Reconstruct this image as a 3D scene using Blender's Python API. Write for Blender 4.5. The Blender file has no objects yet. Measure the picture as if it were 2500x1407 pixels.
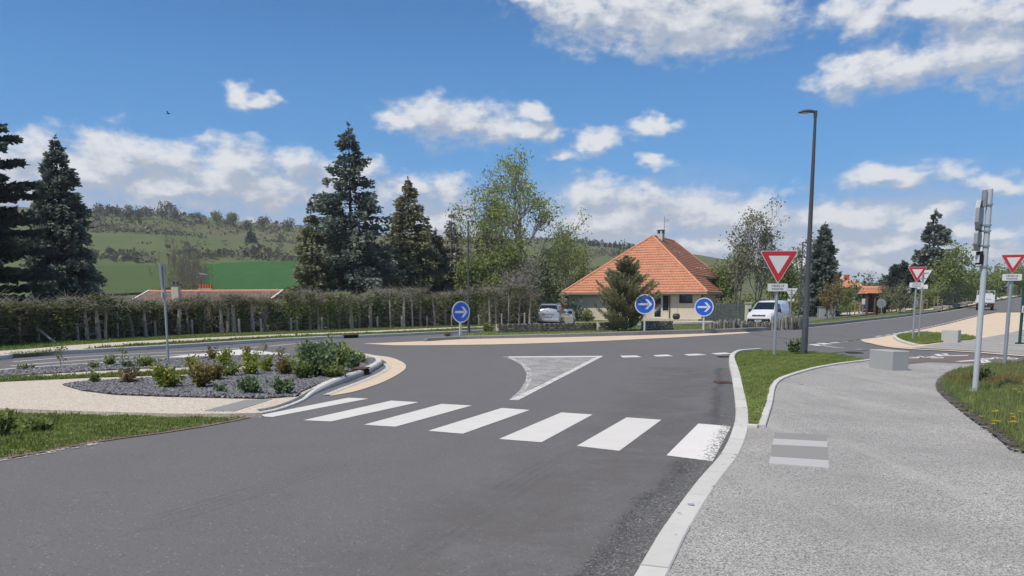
import bpy, bmesh, math, random
import numpy as np
from mathutils import Vector, Matrix, geometry

random.seed(7)
SC = bpy.context.scene
COL = SC.collection
PI = math.pi
R = math.radians

# ------------------------------------------------------------------ camera
F_PX, CX, HOR, PITCH, EYE = 1950.0, 1250.0, 742.0, R(7.5), 1.65
CY = HOR + F_PX * math.tan(PITCH)
cam_data = bpy.data.cameras.new('camera')
cam = bpy.data.objects.new('camera', cam_data)
COL.objects.link(cam)
cam.location = (0, 0, EYE)
cam.rotation_euler = (PI / 2 - PITCH, 0, 0)
cam_data.sensor_width = 36
cam_data.lens = F_PX / 2500 * 36
cam_data.shift_y = (CY - 703.5) / 2500
cam_data.clip_end = 20000
SC.camera = cam

# ------------------------------------------------------------------ light and exposure
SUN_EL, SUN_AZ = R(60), R(-128)           # azimuth measured from +Y towards +X
SC.view_settings.view_transform = 'Standard'
SC.view_settings.look = 'None'
SC.view_settings.gamma = 1
SC.view_settings.use_curve_mapping = False
SC.view_settings.exposure = 0.04
sun_dir = Vector((math.sin(SUN_AZ) * math.cos(SUN_EL), math.cos(SUN_AZ) * math.cos(SUN_EL), math.sin(SUN_EL)))
sun_data = bpy.data.lights.new('sun', 'SUN')
sun_data.energy = 4.2
sun_data.angle = R(0.53)
sun_data.color = (1.0, 0.93, 0.815)
sun = bpy.data.objects.new('sun', sun_data)
COL.objects.link(sun)
sun.rotation_euler = sun_dir.to_track_quat('Z', 'Y').to_euler()


def ray(u, v):
    X = (u - CX) / F_PX
    Y = (v - CY) / F_PX
    c, s = math.cos(PITCH), math.sin(PITCH)
    return Vector((X, c - Y * s, -s - Y * c))


def azel(u, v):
    d = ray(u, v).normalized()
    return math.atan2(d.x, d.y), math.asin(d.z)


# ------------------------------------------------------------------ sky
world = bpy.data.worlds.new('World')
SC.world = world
world.use_nodes = True
NT = world.node_tree
NT.nodes.clear()


def nd(t, typ, **kw):
    n = t.nodes.new(typ)
    for k, v in kw.items():
        setattr(n, k, v)
    return n


def lk(t, a, b):
    t.links.new(a, b)


def wmath(op, a, b=None, c=None, clamp=False):
    n = nd(NT, 'ShaderNodeMath', operation=op, use_clamp=clamp)
    for i, v in enumerate((a, b, c)):
        if v is None:
            continue
        if isinstance(v, (int, float)):
            n.inputs[i].default_value = v
        else:
            lk(NT, v, n.inputs[i])
    return n.outputs[0]


# cumulus groups: (u, v, half width, half height) of each lobe in the photograph, turned into directions
LOBES = [
    (1640, 30, 250, 78), (1420, 22, 130, 40), (1840, 40, 130, 62), (1720, 100, 190, 46), (1640, 60, 300, 60), (1530, 95, 70, 42), (1300, 0, 70, 22),
    (2100, 40, 90, 55), (2075, 185, 85, 45), (2200, 160, 130, 55), (2360, 140, 140, 75), (2470, 120, 110, 100), (2420, 30, 160, 55), (2260, 20, 120, 35),
    (600, 232, 52, 26), (655, 246, 42, 18), 
    (1045, 285, 78, 46), (1140, 295, 105, 45), (1250, 318, 105, 26), (985, 312, 62, 20), (1300, 275, 55, 25), (1330, 330, 42, 16),
    (1370, 374, 32, 16), (1450, 345, 58, 24), (1580, 312, 62, 22), (1610, 300, 30, 18), (1604, 394, 44, 17),
    (70, 365, 90, 52), (300, 385, 130, 60), (200, 430, 260, 55), (430, 405, 110, 45), (580, 395, 120, 45), (720, 400, 100, 36), (560, 450, 300, 55), (850, 430, 110, 40), (20, 450, 160, 60),
    (420, 462, 420, 40), (395, 500, 46, 22), (500, 508, 50, 14), (655, 545, 46, 20),
    (1000, 470, 95, 40), (1110, 470, 60, 42), (1060, 540, 150, 45),
    (1650, 640, 420, 34), (2050, 640, 380, 34), (2380, 620, 200, 30), (1440, 475, 100, 45), (1560, 490, 130, 36), (1700, 520, 190, 42), (1500, 545, 220, 50), (1850, 545, 190, 55), (2080, 540, 130, 45), (2230, 530, 90, 26), (1750, 600, 260, 40), (2120, 590, 200, 32),
    (2160, 436, 130, 27), (2250, 446, 100, 20), (2420, 446, 90, 22), (2330, 560, 60, 20), (2440, 570, 80, 26),
]
LO = []
for (u, v, a, b) in LOBES:
    az, el = azel(u, v)
    LO.append((az, el, a * (1.02 if v < 200 else 1.12) / F_PX * math.cos(az), b * (1.06 if v < 200 else 1.25) / F_PX * math.cos(az)))

tc = nd(NT, 'ShaderNodeTexCoord')
sep = nd(NT, 'ShaderNodeSeparateXYZ')
lk(NT, tc.outputs['Generated'], sep.inputs[0])
az_s = wmath('ARCTAN2', sep.outputs[0], sep.outputs[1])
el_s = wmath('ARCSINE', sep.outputs[2])
comb = nd(NT, 'ShaderNodeCombineXYZ')
lk(NT, az_s, comb.inputs[0])
lk(NT, el_s, comb.inputs[1])


def wnoise(vec, scale, detail, rough, stretch=(1, 1.7, 1)):
    m = nd(NT, 'ShaderNodeVectorMath', operation='MULTIPLY')
    m.inputs[1].default_value = stretch
    lk(NT, vec, m.inputs[0])
    n = nd(NT, 'ShaderNodeTexNoise', noise_dimensions='2D')
    n.inputs['Scale'].default_value = scale
    n.inputs['Detail'].default_value = detail
    n.inputs['Roughness'].default_value = rough
    lk(NT, m.outputs[0], n.inputs['Vector'])
    return n


warp = wnoise(comb.outputs[0], 14, 3, 0.6)
w1 = nd(NT, 'ShaderNodeVectorMath', operation='MULTIPLY_ADD')
lk(NT, warp.outputs['Color'], w1.inputs[0])
w1.inputs[1].default_value = (0.075, 0.04, 0)
w1.inputs[2].default_value = (-0.0375, -0.02, 0)


def cloud_density(P, detail):
    w2 = nd(NT, 'ShaderNodeVectorMath', operation='ADD')
    lk(NT, w1.outputs[0], w2.inputs[0])
    lk(NT, P, w2.inputs[1])
    acc = None
    src = w2.outputs[0]
    for k, (a, e, ra, re) in enumerate(LO):
        if k and k % 6 == 0:
            # chain the groups one after the other so that the shader stays small while it is evaluated
            ch = nd(NT, 'ShaderNodeVectorMath', operation='MULTIPLY_ADD')
            lk(NT, acc, ch.inputs[0])
            ch.inputs[1].default_value = (1e-7, 1e-7, 0)
            lk(NT, w2.outputs[0], ch.inputs[2])
            src = ch.outputs[0]
        m = nd(NT, 'ShaderNodeVectorMath', operation='MULTIPLY_ADD')
        lk(NT, src, m.inputs[0])
        m.inputs[1].default_value = (1 / ra, 1 / re, 0)
        m.inputs[2].default_value = (-a / ra, -e / re, 0)
        ln = nd(NT, 'ShaderNodeVectorMath', operation='LENGTH')
        lk(NT, m.outputs[0], ln.inputs[0])
        if acc is None:
            acc = ln.outputs['Value']
        else:
            acc = wmath('SMOOTH_MIN', acc, ln.outputs['Value'], 0.35)
    core = wmath('SUBTRACT', 1.0, acc)
    n1 = wnoise(P, 26, detail, 0.62).outputs[0]
    n1 = wmath('MULTIPLY_ADD', n1, 1.5, -0.75)
    return wmath('ADD', wmath('MAXIMUM', core, -1.2), n1)


off = nd(NT, 'ShaderNodeVectorMath', operation='ADD')
lk(NT, comb.outputs[0], off.inputs[0])
off.inputs[1].default_value = (-0.009, 0.018, 0)
d0 = cloud_density(comb.outputs[0], 6)
d1 = cloud_density(off.outputs[0], 4)
alpha = nd(NT, 'ShaderNodeMapRange', interpolation_type='SMOOTHSTEP')
alpha.inputs['From Min'].default_value = -0.16
alpha.inputs['From Max'].default_value = 0.72
lk(NT, d0, alpha.inputs['Value'])
lit = nd(NT, 'ShaderNodeMapRange', interpolation_type='SMOOTHSTEP')
lit.inputs['From Min'].default_value = -0.35
lit.inputs['From Max'].default_value = 0.75
lk(NT, wmath('SUBTRACT', d0, d1), lit.inputs['Value'])
# thick middles are a little greyer than the rims
thick = nd(NT, 'ShaderNodeMapRange', interpolation_type='SMOOTHSTEP')
thick.inputs['From Min'].default_value = 0.35
thick.inputs['From Max'].default_value = 1.5
lk(NT, d1, thick.inputs['Value'])
litf = wmath('SUBTRACT', lit.outputs[0], wmath('MULTIPLY', thick.outputs[0], 0.22), clamp=True)
ccol = nd(NT, 'ShaderNodeMix', data_type='RGBA')
ccol.inputs['A'].default_value = (0.44, 0.49, 0.58, 1)
ccol.inputs['B'].default_value = (0.80, 0.81, 0.83, 1)
lk(NT, litf, ccol.inputs['Factor'])
sky = nd(NT, 'ShaderNodeTexSky', sky_type='NISHITA')
sky.sun_disc = False
sky.sun_elevation = SUN_EL
sky.sun_rotation = SUN_AZ
sky.altitude = 600
sky.air_density = 1.0
sky.dust_density = 0.15
sky.ozone_density = 4.0
skm = nd(NT, 'ShaderNodeVectorMath', operation='SCALE')
lk(NT, sky.outputs[0], skm.inputs[0])
skm.inputs['Scale'].default_value = 0.106
# the camera's cool white balance, the same all over the sky
wb = nd(NT, 'ShaderNodeVectorMath', operation='MULTIPLY')
lk(NT, skm.outputs[0], wb.inputs[0])
wb.inputs[1].default_value = (0.36, 0.75, 1.06)
# pale band of far cloud over the whole horizon
band = nd(NT, 'ShaderNodeMapRange', interpolation_type='SMOOTHSTEP')
band.inputs['From Min'].default_value = 0.17
band.inputs['From Max'].default_value = 0.04
band.inputs['To Max'].default_value = 0.86
lk(NT, wmath('ADD', el_s, wmath('MULTIPLY_ADD', wnoise(comb.outputs[0], 7, 5, 0.6, (1, 3.5, 1)).outputs[0], 0.12, -0.06)), band.inputs['Value'])
bandc = nd(NT, 'ShaderNodeMix', data_type='RGBA')
lk(NT, band.outputs[0], bandc.inputs['Factor'])
glow = nd(NT, 'ShaderNodeMapRange', interpolation_type='SMOOTHSTEP')
glow.inputs['From Min'].default_value = 0.46
glow.inputs['From Max'].default_value = 0.06
glow.inputs['To Max'].default_value = 0.62
lk(NT, el_s, glow.inputs['Value'])
gmix = nd(NT, 'ShaderNodeMix', data_type='RGBA')
lk(NT, glow.outputs[0], gmix.inputs['Factor'])
lk(NT, wb.outputs[0], gmix.inputs['A'])
gmix.inputs['B'].default_value = (0.150, 0.400, 0.76, 1)
lk(NT, gmix.outputs['Result'], bandc.inputs['A'])
bandc.inputs['B'].default_value = (0.45, 0.515, 0.64, 1)


def bgs(col):
    b = nd(NT, 'ShaderNodeBackground')
    lk(NT, col, b.inputs['Color'])
    return b.outputs[0]


def mixs(fac, a, b):
    n = nd(NT, 'ShaderNodeMixShader')
    lk(NT, fac, n.inputs[0])
    lk(NT, a, n.inputs[1])
    lk(NT, b, n.inputs[2])
    return n.outputs[0]


# part of the sky that holds the measured clouds; beyond it the same kind of cumulus goes on from noise alone
aabs = wmath('ABSOLUTE', az_s)
inside = wmath('MULTIPLY', wmath('MULTIPLY', wmath('LESS_THAN', aabs, 0.80), wmath('LESS_THAN', el_s, 0.50)), wmath('GREATER_THAN', el_s, -0.03))
sky_in = bgs(bandc.outputs['Result'])
cloud_in = bgs(ccol.outputs['Result'])
view_sky = mixs(wmath('MULTIPLY', alpha.outputs[0], 0.94), sky_in, cloud_in)
fade_o = wmath('MAXIMUM', wmath('MULTIPLY_ADD', aabs, 6.0, -4.8, clamp=True), wmath('MULTIPLY_ADD', el_s, 8.0, -4.0, clamp=True))
no = wnoise(comb.outputs[0], 3.2, 5, 0.6, (1, 2.0, 1)).outputs[0]
al_o = nd(NT, 'ShaderNodeMapRange', interpolation_type='SMOOTHSTEP')
al_o.inputs['From Min'].default_value = 0.55
al_o.inputs['From Max'].default_value = 0.66
lk(NT, no, al_o.inputs['Value'])
cl_o = nd(NT, 'ShaderNodeMix', data_type='RGBA')
cl_o.inputs['A'].default_value = (0.76, 0.77, 0.80, 1)
cl_o.inputs['B'].default_value = (0.50, 0.54, 0.62, 1)
lk(NT, wmath('MULTIPLY_ADD', no, 5.0, -3.1, clamp=True), cl_o.inputs['Factor'])
rest_sky = mixs(wmath('MULTIPLY', wmath('MULTIPLY', al_o.outputs[0], fade_o), 0.94), bgs(bandc.outputs['Result']), bgs(cl_o.outputs['Result']))
wo = nd(NT, 'ShaderNodeOutputWorld')
lk(NT, mixs(inside, rest_sky, view_sky), wo.inputs['Surface'])
world.cycles.sampling_method = 'MANUAL'
world.cycles.sample_map_resolution = 512

# ------------------------------------------------------------------ terrain height
RIDGE = [(-1200, 520), (-400, 505), (0, 508), (240, 520), (400, 530), (550, 545), (700, 558), (850, 570), (1000, 582), (1200, 592),
         (1350, 590), (1450, 597), (1540, 604), (1700, 625), (1900, 668), (2100, 694), (2500, 698), (3300, 696)]
RA = np.array([azel(u, v)[0] for u, v in RIDGE])
RE = np.array([math.tan(azel(u, v)[1]) for u, v in RIDGE])


def sstep(a, b, x):
    t = np.clip((x - a) / (b - a), 0, 1)
    return t * t * (3 - 2 * t)


def hashnoise(x, y, s):
    x = x / s
    y = y / s
    return (np.sin(x * 1.7 + y * 0.6 + 1.3) * np.cos(y * 1.9 - x * 0.4 + 0.7) + 0.5 * np.sin(x * 3.9 - y * 2.7) * np.cos(y * 4.3 + x * 1.1)) / 1.5


def Tn(x, y):
    """ground height, numpy"""
    x = np.asarray(x, float)
    y = np.asarray(y, float)
    r = np.hypot(x, y)
    az = np.arctan2(x, y)
    z = np.full_like(r, -0.08)
    # the road on the right climbs
    s = x * 0.5 + y * 0.866
    t = s - 70
    up = 0.024 * (np.sqrt(t * t + 64) + t) / 2
    up = np.minimum(up, 9 * (1 - np.exp(-up / 9)) + 0)
    m = sstep(R(9), R(24), az)
    z += up * m
    # the plot behind the hedge falls away, then the hill rises
    e = y * 0.78 - x * 0.63 - 38
    ml = 1 - sstep(R(2), R(12), az)
    z -= 3.2 * sstep(6, 45, e) * ml
    ridge_r = 620.0
    zr = EYE + np.interp(az, RA, RE) * ridge_r
    tt = np.clip((r - 150) / (ridge_r - 150), 0, 1)
    prof = 0.35 * tt + 0.65 * (tt * tt * (3 - 2 * tt))
    base = z
    hill = np.maximum(zr - base, 0) * prof
    z = base + hill + hashnoise(x, y, 60) * 2.2 * sstep(200, 330, r) * (1 - 0.6 * sstep(480, 620, r))
    z -= (np.maximum(r - 660, 0) * 0.03)
    return z


RA_L, RE_L = [float(q) for q in RA], [float(q) for q in RE]


def ss1(a, b, x):
    t = (x - a) / (b - a)
    t = 0.0 if t < 0 else (1.0 if t > 1 else t)
    return t * t * (3 - 2 * t)


def T(x, y):
    """ground height of one point"""
    r = math.hypot(x, y)
    if r > 140:
        return float(Tn(x, y))
    az = math.atan2(x, y)
    t = x * 0.5 + y * 0.866 - 70
    up = 0.024 * (math.sqrt(t * t + 64) + t) / 2
    up = min(up, 9 * (1 - math.exp(-up / 9)))
    e = y * 0.78 - x * 0.63 - 38
    return -0.08 + up * ss1(R(9), R(24), az) - 3.2 * ss1(6, 45, e) * (1 - ss1(R(2), R(12), az))


def G(u, v, off=0.0):
    """the point of the ground (plus off) that a pixel of the photograph shows"""
    d = ray(u, v)
    lo, hi = 0.5, 3.0

    def g(t):
        return EYE + d.z * t - (T(d.x * t, d.y * t) + 0.08 + off)
    t = 1.0
    prev = 0.5
    while t < 2500:
        if g(t) <= 0:
            break
        prev = t
        t *= 1.06
    a, b = prev, t
    for _ in range(40):
        c = (a + b) / 2
        if g(c) > 0:
            a = c
        else:
            b = c
    return Vector((d.x * b, d.y * b, T(d.x * b, d.y * b) + 0.08 + off))


def at(u, v, depth):
    """a pixel at a given distance along +Y"""
    d = ray(u, v)
    return Vector((0, 0, EYE)) + d * (depth / d.y)


# ------------------------------------------------------------------ materials
MATS = {}


class MT:
    """small helper round a material node tree"""

    def __init__(s, name):
        s.m = bpy.data.materials.new(name)
        s.m.use_nodes = True
        s.t = s.m.node_tree
        s.b = s.t.nodes['Principled BSDF']
        s.tc = nd(s.t, 'ShaderNodeTexCoord')
        MATS[name] = s.m

    def vec(s, scale=(1, 1, 1), rot=(0, 0, 0), space='Object'):
        m = nd(s.t, 'ShaderNodeMapping')
        m.inputs['Scale'].default_value = scale
        m.inputs['Rotation'].default_value = rot
        if space == 'World':
            g = nd(s.t, 'ShaderNodeNewGeometry')
            lk(s.t, g.outputs['Position'], m.inputs[0])
        else:
            lk(s.t, s.tc.outputs[space], m.inputs[0])
        return m.outputs[0]

    def noise(s, scale, detail=4, rough=0.55, vec=None):
        n = nd(s.t, 'ShaderNodeTexNoise')
        n.inputs['Scale'].default_value = scale
        n.inputs['Detail'].default_value = detail
        n.inputs['Roughness'].default_value = rough
        lk(s.t, vec if vec is not None else s.vec(space='World'), n.inputs['Vector'])
        return n.outputs[0]

    def voro(s, scale, vec=None, out='Color', rnd=1):
        n = nd(s.t, 'ShaderNodeTexVoronoi')
        n.inputs['Scale'].default_value = scale
        n.inputs['Randomness'].default_value = rnd
        lk(s.t, vec if vec is not None else s.vec(space='World'), n.inputs['Vector'])
        return n.outputs[out]

    def ramp(s, fac, stops, interp='LINEAR'):
        n = nd(s.t, 'ShaderNodeValToRGB')
        n.color_ramp.interpolation = interp
        el = n.color_ramp.elements
        while len(el) < len(stops):
            el.new(0.5)
        for e, (p, c) in zip(el, stops):
            e.position = p
            e.color = (c, c, c, 1) if isinstance(c, (int, float)) else (*c, 1)
        lk(s.t, fac, n.inputs[0])
        return n.outputs[0]

    def mix(s, fac, a, b, mode='MIX'):
        n = nd(s.t, 'ShaderNodeMix', data_type='RGBA', blend_type=mode)
        for v, k in ((fac, 'Factor'), (a, 'A'), (b, 'B')):
            if isinstance(v, (int, float)) and k == 'Factor':
                n.inputs[0].default_value = v
            elif isinstance(v, tuple):
                n.inputs[k].default_value = (*v, 1)
            else:
                lk(s.t, v, n.inputs[0] if k == 'Factor' else n.inputs[k])
        return n.outputs['Result']

    def math(s, op, a, b=None, clamp=False):
        n = nd(s.t, 'ShaderNodeMath', operation=op, use_clamp=clamp)
        for i, v in enumerate((a, b)):
            if v is None:
                continue
            if isinstance(v, (int, float)):
                n.inputs[i].default_value = v
            else:
                lk(s.t, v, n.inputs[i])
        return n.outputs[0]

    def col(s, c):
        if isinstance(c, tuple):
            s.b.inputs['Base Color'].default_value = (*c, 1)
        else:
            lk(s.t, c, s.b.inputs['Base Color'])
        return s

    def set(s, rough=0.8, metal=0.0, spec=0.3, coat=None):
        s.b.inputs['Roughness'].default_value = rough
        s.b.inputs['Metallic'].default_value = metal
        s.b.inputs['Specular IOR Level'].default_value = spec
        if coat:
            s.b.inputs['Coat Weight'].default_value = coat
            s.b.inputs['Coat Roughness'].default_value = 0.08
        return s

    def bump(s, h, strength=0.3, dist=0.01):
        n = nd(s.t, 'ShaderNodeBump')
        n.inputs['Strength'].default_value = strength
        n.inputs['Distance'].default_value = dist
        lk(s.t, h, n.inputs['Height'])
        lk(s.t, n.outputs[0], s.b.inputs['Normal'])
        return s

    def attr(s, name='tint'):
        n = nd(s.t, 'ShaderNodeAttribute', attribute_name=name)
        return n.outputs['Color']

    def rnd(s):
        return nd(s.t, 'ShaderNodeObjectInfo').outputs['Random']

    def alpha(s, fac):
        lk(s.t, fac, s.b.inputs['Alpha'])
        return s


def plain(name, c, rough=0.6, metal=0.0, spec=0.3, var=0.12, scale=6, coat=None):
    m = MT(name)
    n = m.noise(scale, 5, 0.6, m.vec())
    lo = tuple(x * (1 - var) for x in c)
    hi = tuple(min(1, x * (1 + var)) for x in c)
    m.col(m.mix(n, lo, hi)).set(rough, metal, spec, coat)
    return m.m


# asphalt: fine aggregate, faint tyre lanes, blotches
m = MT('asphalt')
fine = m.noise(150, 3, 0.7)
mid = m.noise(42, 4, 0.75)
agg = m.voro(85)
lane = m.noise(0.55, 3, 0.5, m.vec((1, 0.16, 1), (0, 0, R(-38)), 'World'))
blot = m.noise(0.9, 5, 0.6)
c = m.mix(m.ramp(fine, [(0.3, 0), (0.7, 1)]), (0.118, 0.114, 0.112), (0.190, 0.184, 0.181))
c = m.mix(m.ramp(mid, [(0.40, 0), (0.62, 0.42)]), c, (0.105, 0.103, 0.103))
c = m.mix(m.math('MULTIPLY', m.ramp(agg, [(0.86, 0), (0.93, 1)]), 0.75), c, (0.36, 0.35, 0.335))
c = m.mix(m.math('MULTIPLY', m.ramp(agg, [(0.09, 1), (0.16, 0)]), 0.7), c, (0.05, 0.048, 0.048))
spk = m.voro(26)
c = m.mix(m.math('MULTIPLY', m.ramp(spk, [(0.965, 0), (0.975, 1)]), 0.6), c, (0.30, 0.29, 0.28))
c = m.mix(m.math('MULTIPLY', m.ramp(spk, [(0.012, 1), (0.02, 0)]), 0.6), c, (0.05, 0.048, 0.047))
c = m.mix(m.ramp(m.noise(9, 5, 0.8), [(0.45, 0), (0.7, 0.22)]), c, (0.185, 0.180, 0.176))
c = m.mix(m.ramp(lane, [(0.35, 0), (0.7, 0.38)]), c, (0.115, 0.113, 0.115))
c = m.mix(m.ramp(blot, [(0.4, 0), (0.75, 0.3)]), c, (0.172, 0.168, 0.166))
m.col(c).set(0.88, 0, 0.2).bump(fine, 0.35, 0.004)

m = MT('tyre_scuff')
n = m.noise(1.3, 5, 0.7)
f = m.noise(140, 2, 0.6)
m.col(m.mix(f, (0.07, 0.069, 0.07), (0.115, 0.113, 0.115))).set(0.85)
m.alpha(m.math('MULTIPLY', m.ramp(n, [(0.35, 0), (0.65, 1)]), m.math('MULTIPLY', m.attr('fade'), 0.42)))

# coarse asphalt along the kerb
m = MT('coarse_asphalt')
v = m.voro(70)
f = m.noise(60, 3, 0.7)
c = m.ramp(v, [(0.0, (0.06, 0.06, 0.06)), (0.5, (0.11, 0.108, 0.106)), (0.8, (0.17, 0.166, 0.16)), (1.0, (0.36, 0.34, 0.31))])
m.col(c).set(0.9).bump(m.voro(70, out='Distance'), 0.7, 0.008)
m.alpha(m.math('GREATER_THAN', m.math('MULTIPLY', m.attr('fade'), 1.15), m.math('ADD', m.math('MULTIPLY', m.noise(55, 3, 0.7), 1.1), m.math('MULTIPLY', m.noise(1.6, 3, 0.5), 0.5))))

# brown dust drifting out from the gutter
m = MT('road_dust')
n = m.noise(120, 3, 0.7)
m.col(m.mix(n, (0.155, 0.138, 0.126), (0.225, 0.205, 0.190))).set(0.95)
m.alpha(m.math('MULTIPLY', m.math('MULTIPLY', m.attr('fade'), 0.6), m.ramp(m.noise(1.1, 5, 0.7), [(0.38, 0), (0.68, 1)])))

# grey gravelly pavement
m = MT('pavement_grey')
v = m.voro(90)
ed = m.voro(90, out='Distance')
big = m.noise(0.55, 5, 0.6)
strk = m.noise(1.4, 4, 0.6, m.vec((1, 0.12, 1), (0, 0, R(-14)), 'World'))
c = m.ramp(v, [(0.0, (0.10, 0.096, 0.091)), (0.25, (0.265, 0.257, 0.240)), (0.55, (0.42, 0.405, 0.378)), (1.0, (0.62, 0.60, 0.56))])
c = m.mix(m.ramp(ed, [(0.55, 0), (0.95, 0.85)]), c, (0.06, 0.058, 0.056))
c = m.mix(m.ramp(big, [(0.40, 0), (0.62, 0.5)]), c, (0.23, 0.222, 0.208))
c = m.mix(m.ramp(strk, [(0.5, 0), (0.72, 0.5)]), c, (0.46, 0.44, 0.405))
c = m.mix(m.ramp(m.noise(0.9, 4, 0.7, m.vec((1, 0.25, 1), (0, 0, R(25)), 'World')), [(0.55, 0), (0.75, 0.45)]), c, (0.30, 0.275, 0.25))
dk = m.voro(9)
c = m.mix(m.math('MULTIPLY', m.ramp(dk, [(0.02, 1), (0.03, 0)]), 0.8), c, (0.06, 0.057, 0.054))
m.col(c).set(0.9, 0, 0.2).bump(ed, 0.5, 0.006)

# cream pebble concrete
m = MT('cream_pebble')
v = m.voro(48)
ed = m.voro(48, out='Distance')
c = m.ramp(v, [(0.0, (0.34, 0.27, 0.20)), (0.4, (0.52, 0.45, 0.36)), (0.75, (0.64, 0.58, 0.49)), (1.0, (0.72, 0.68, 0.60))])
c = m.mix(m.ramp(ed, [(0.6, 0), (0.95, 0.55)]), c, (0.27, 0.22, 0.17))
c = m.mix(m.ramp(m.noise(0.8, 4), [(0.4, 0), (0.7, 0.35)]), c, (0.50, 0.42, 0.33))
m.col(c).set(0.9).bump(ed, 0.4, 0.006)

# peach resin surface
m = MT('peach_resin')
c = m.mix(m.noise(90, 3, 0.7), (0.57, 0.455, 0.325), (0.70, 0.57, 0.42))
c = m.mix(m.ramp(m.noise(0.7, 5, 0.65), [(0.4, 0), (0.75, 0.4)]), c, (0.47, 0.34, 0.25))
m.col(c).set(0.9)

m = MT('brown_asphalt')
c = m.mix(m.noise(90, 3, 0.7), (0.13, 0.10, 0.09), (0.20, 0.15, 0.135))
m.col(c).set(0.9)

m = MT('white_pebble')
v = m.voro(38)
c = m.ramp(v, [(0.0, (0.28, 0.27, 0.25)), (0.45, (0.55, 0.53, 0.50)), (1.0, (0.74, 0.72, 0.68))])
c = m.mix(m.ramp(m.voro(38, out='Distance'), [(0.5, 0), (0.9, 0.8)]), c, (0.10, 0.09, 0.08))
m.col(c).set(0.9)

m = MT('loose_pebble')
v = m.voro(38)
m.col(m.ramp(v, [(0.0, (0.20, 0.19, 0.17)), (0.5, (0.42, 0.40, 0.36)), (1.0, (0.66, 0.63, 0.58))])).set(0.9)
m.alpha(m.math('GREATER_THAN', m.math('ADD', m.voro(30), m.math('MULTIPLY', m.noise(2.5, 3), 0.8)), 0.95))

m = MT('roadside_grit')
v = m.voro(55)
c = m.ramp(v, [(0.0, (0.10, 0.075, 0.06)), (0.5, (0.20, 0.15, 0.12)), (0.9, (0.30, 0.24, 0.20)), (1.0, (0.5, 0.46, 0.42))])
c = m.mix(m.ramp(m.noise(3, 4), [(0.4, 0), (0.6, 0.7)]), c, (0.16, 0.10, 0.075))
m.col(c).set(0.95)

# kerb stones
for nm, a, b in (('kerb_concrete', (0.50, 0.485, 0.445), (0.66, 0.645, 0.60)), ('kerb_granite', (0.22, 0.22, 0.225), (0.34, 0.34, 0.345)), ('kerb_dark', (0.17, 0.17, 0.17), (0.27, 0.27, 0.265))):
    m = MT(nm)
    n = m.noise(9, 6, 0.65)
    c = m.mix(n, a, b)
    c = m.mix(m.math('MULTIPLY', m.rnd(), 0.35), c, tuple(x * 0.8 for x in a))
    c = m.mix(m.ramp(m.voro(26), [(0.90, 0), (0.93, 0.8)]), c, tuple(x * 0.35 for x in a))
    m.col(c).set(0.85).bump(m.noise(70, 3), 0.25, 0.004)

# white paint with wear
for nm, wear in (('road_paint', 0.32), ('road_paint_worn', 0.50)):
    m = MT(nm)
    n = m.noise(75, 4, 0.75)
    n2 = m.noise(5, 4, 0.6, m.vec((0.25, 1.4, 1), (0, 0, R(40)), 'World'))
    c = m.mix(m.noise(3, 4, 0.6), (0.58, 0.555, 0.515), (0.69, 0.665, 0.62))
    c = m.mix(m.ramp(m.noise(30, 3, 0.7, m.vec((0.1, 1.5, 1), (0, 0, R(15)), 'World')), [(0.5, 0), (0.72, 0.25)]), c, (0.40, 0.39, 0.38))
    m.col(c).set(0.75, 0, 0.3)
    s = m.math('ADD', m.math('MULTIPLY', n, 0.6), m.math('MULTIPLY', n2, 0.4))
    if wear > 0.4:
        s = m.math('ADD', m.math('MULTIPLY', n, 0.55), m.math('MULTIPLY', m.noise(4, 6, 0.75), 0.45))
        s = m.math('ADD', s, m.math('SUBTRACT', m.math('MULTIPLY', m.attr('fade'), 0.35), 0.18))
    m.alpha(m.ramp(s, [(wear, 0), (wear + 0.04, 1)]))

m = MT('road_paint_faded')
n = m.noise(60, 4, 0.75)
st_ = m.noise(2.0, 7, 0.78, m.vec((1, 0.6, 1), (0, 0, R(30)), 'World'))
m.col(m.mix(n, (0.36, 0.35, 0.335), (0.52, 0.50, 0.475))).set(0.8)
m.alpha(m.ramp(m.math('ADD', m.math('MULTIPLY', st_, 0.75), m.math('MULTIPLY', n, 0.25)), [(0.34, 0.30), (0.60, 0.88)]))

m = MT('road_paint_speckled')
n = m.voro(52)
c = m.mix(m.noise(3, 4, 0.6), (0.63, 0.60, 0.56), (0.74, 0.71, 0.67))
m.col(c).set(0.75)
m.alpha(m.math('GREATER_THAN', m.math('ADD', n, m.math('MULTIPLY', m.noise(6, 4), 0.25)), m.math('ADD', m.math('MULTIPLY', m.attr('fade'), 0.6), 0.0)))

# ground grass
m = MT('ground_grass')
g = nd(m.t, 'ShaderNodeNewGeometry')
n1 = m.noise(0.010, 6, 0.62)
n2 = m.noise(0.035, 6, 0.65)
n3 = m.noise(0.6, 5, 0.7)
c = m.mix(m.ramp(n3, [(0.3, 0), (0.7, 1)]), (0.072, 0.100, 0.028), (0.120, 0.140, 0.048))
c = m.mix(m.ramp(n2, [(0.42, 0), (0.62, 0.8)]), c, (0.150, 0.140, 0.075))
c = m.mix(m.ramp(m.noise(0.022, 5, 0.6), [(0.44, 0), (0.60, 0.75)]), c, (0.135, 0.118, 0.070))
c = m.mix(m.ramp(n1, [(0.45, 0), (0.6, 0.7)]), c, (0.090, 0.135, 0.045))
c = m.mix(m.ramp(m.noise(0.12, 6, 0.75), [(0.52, 0), (0.66, 0.6)]), c, (0.085, 0.092, 0.048))
m.col(c).set(0.95, 0, 0.1)

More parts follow.
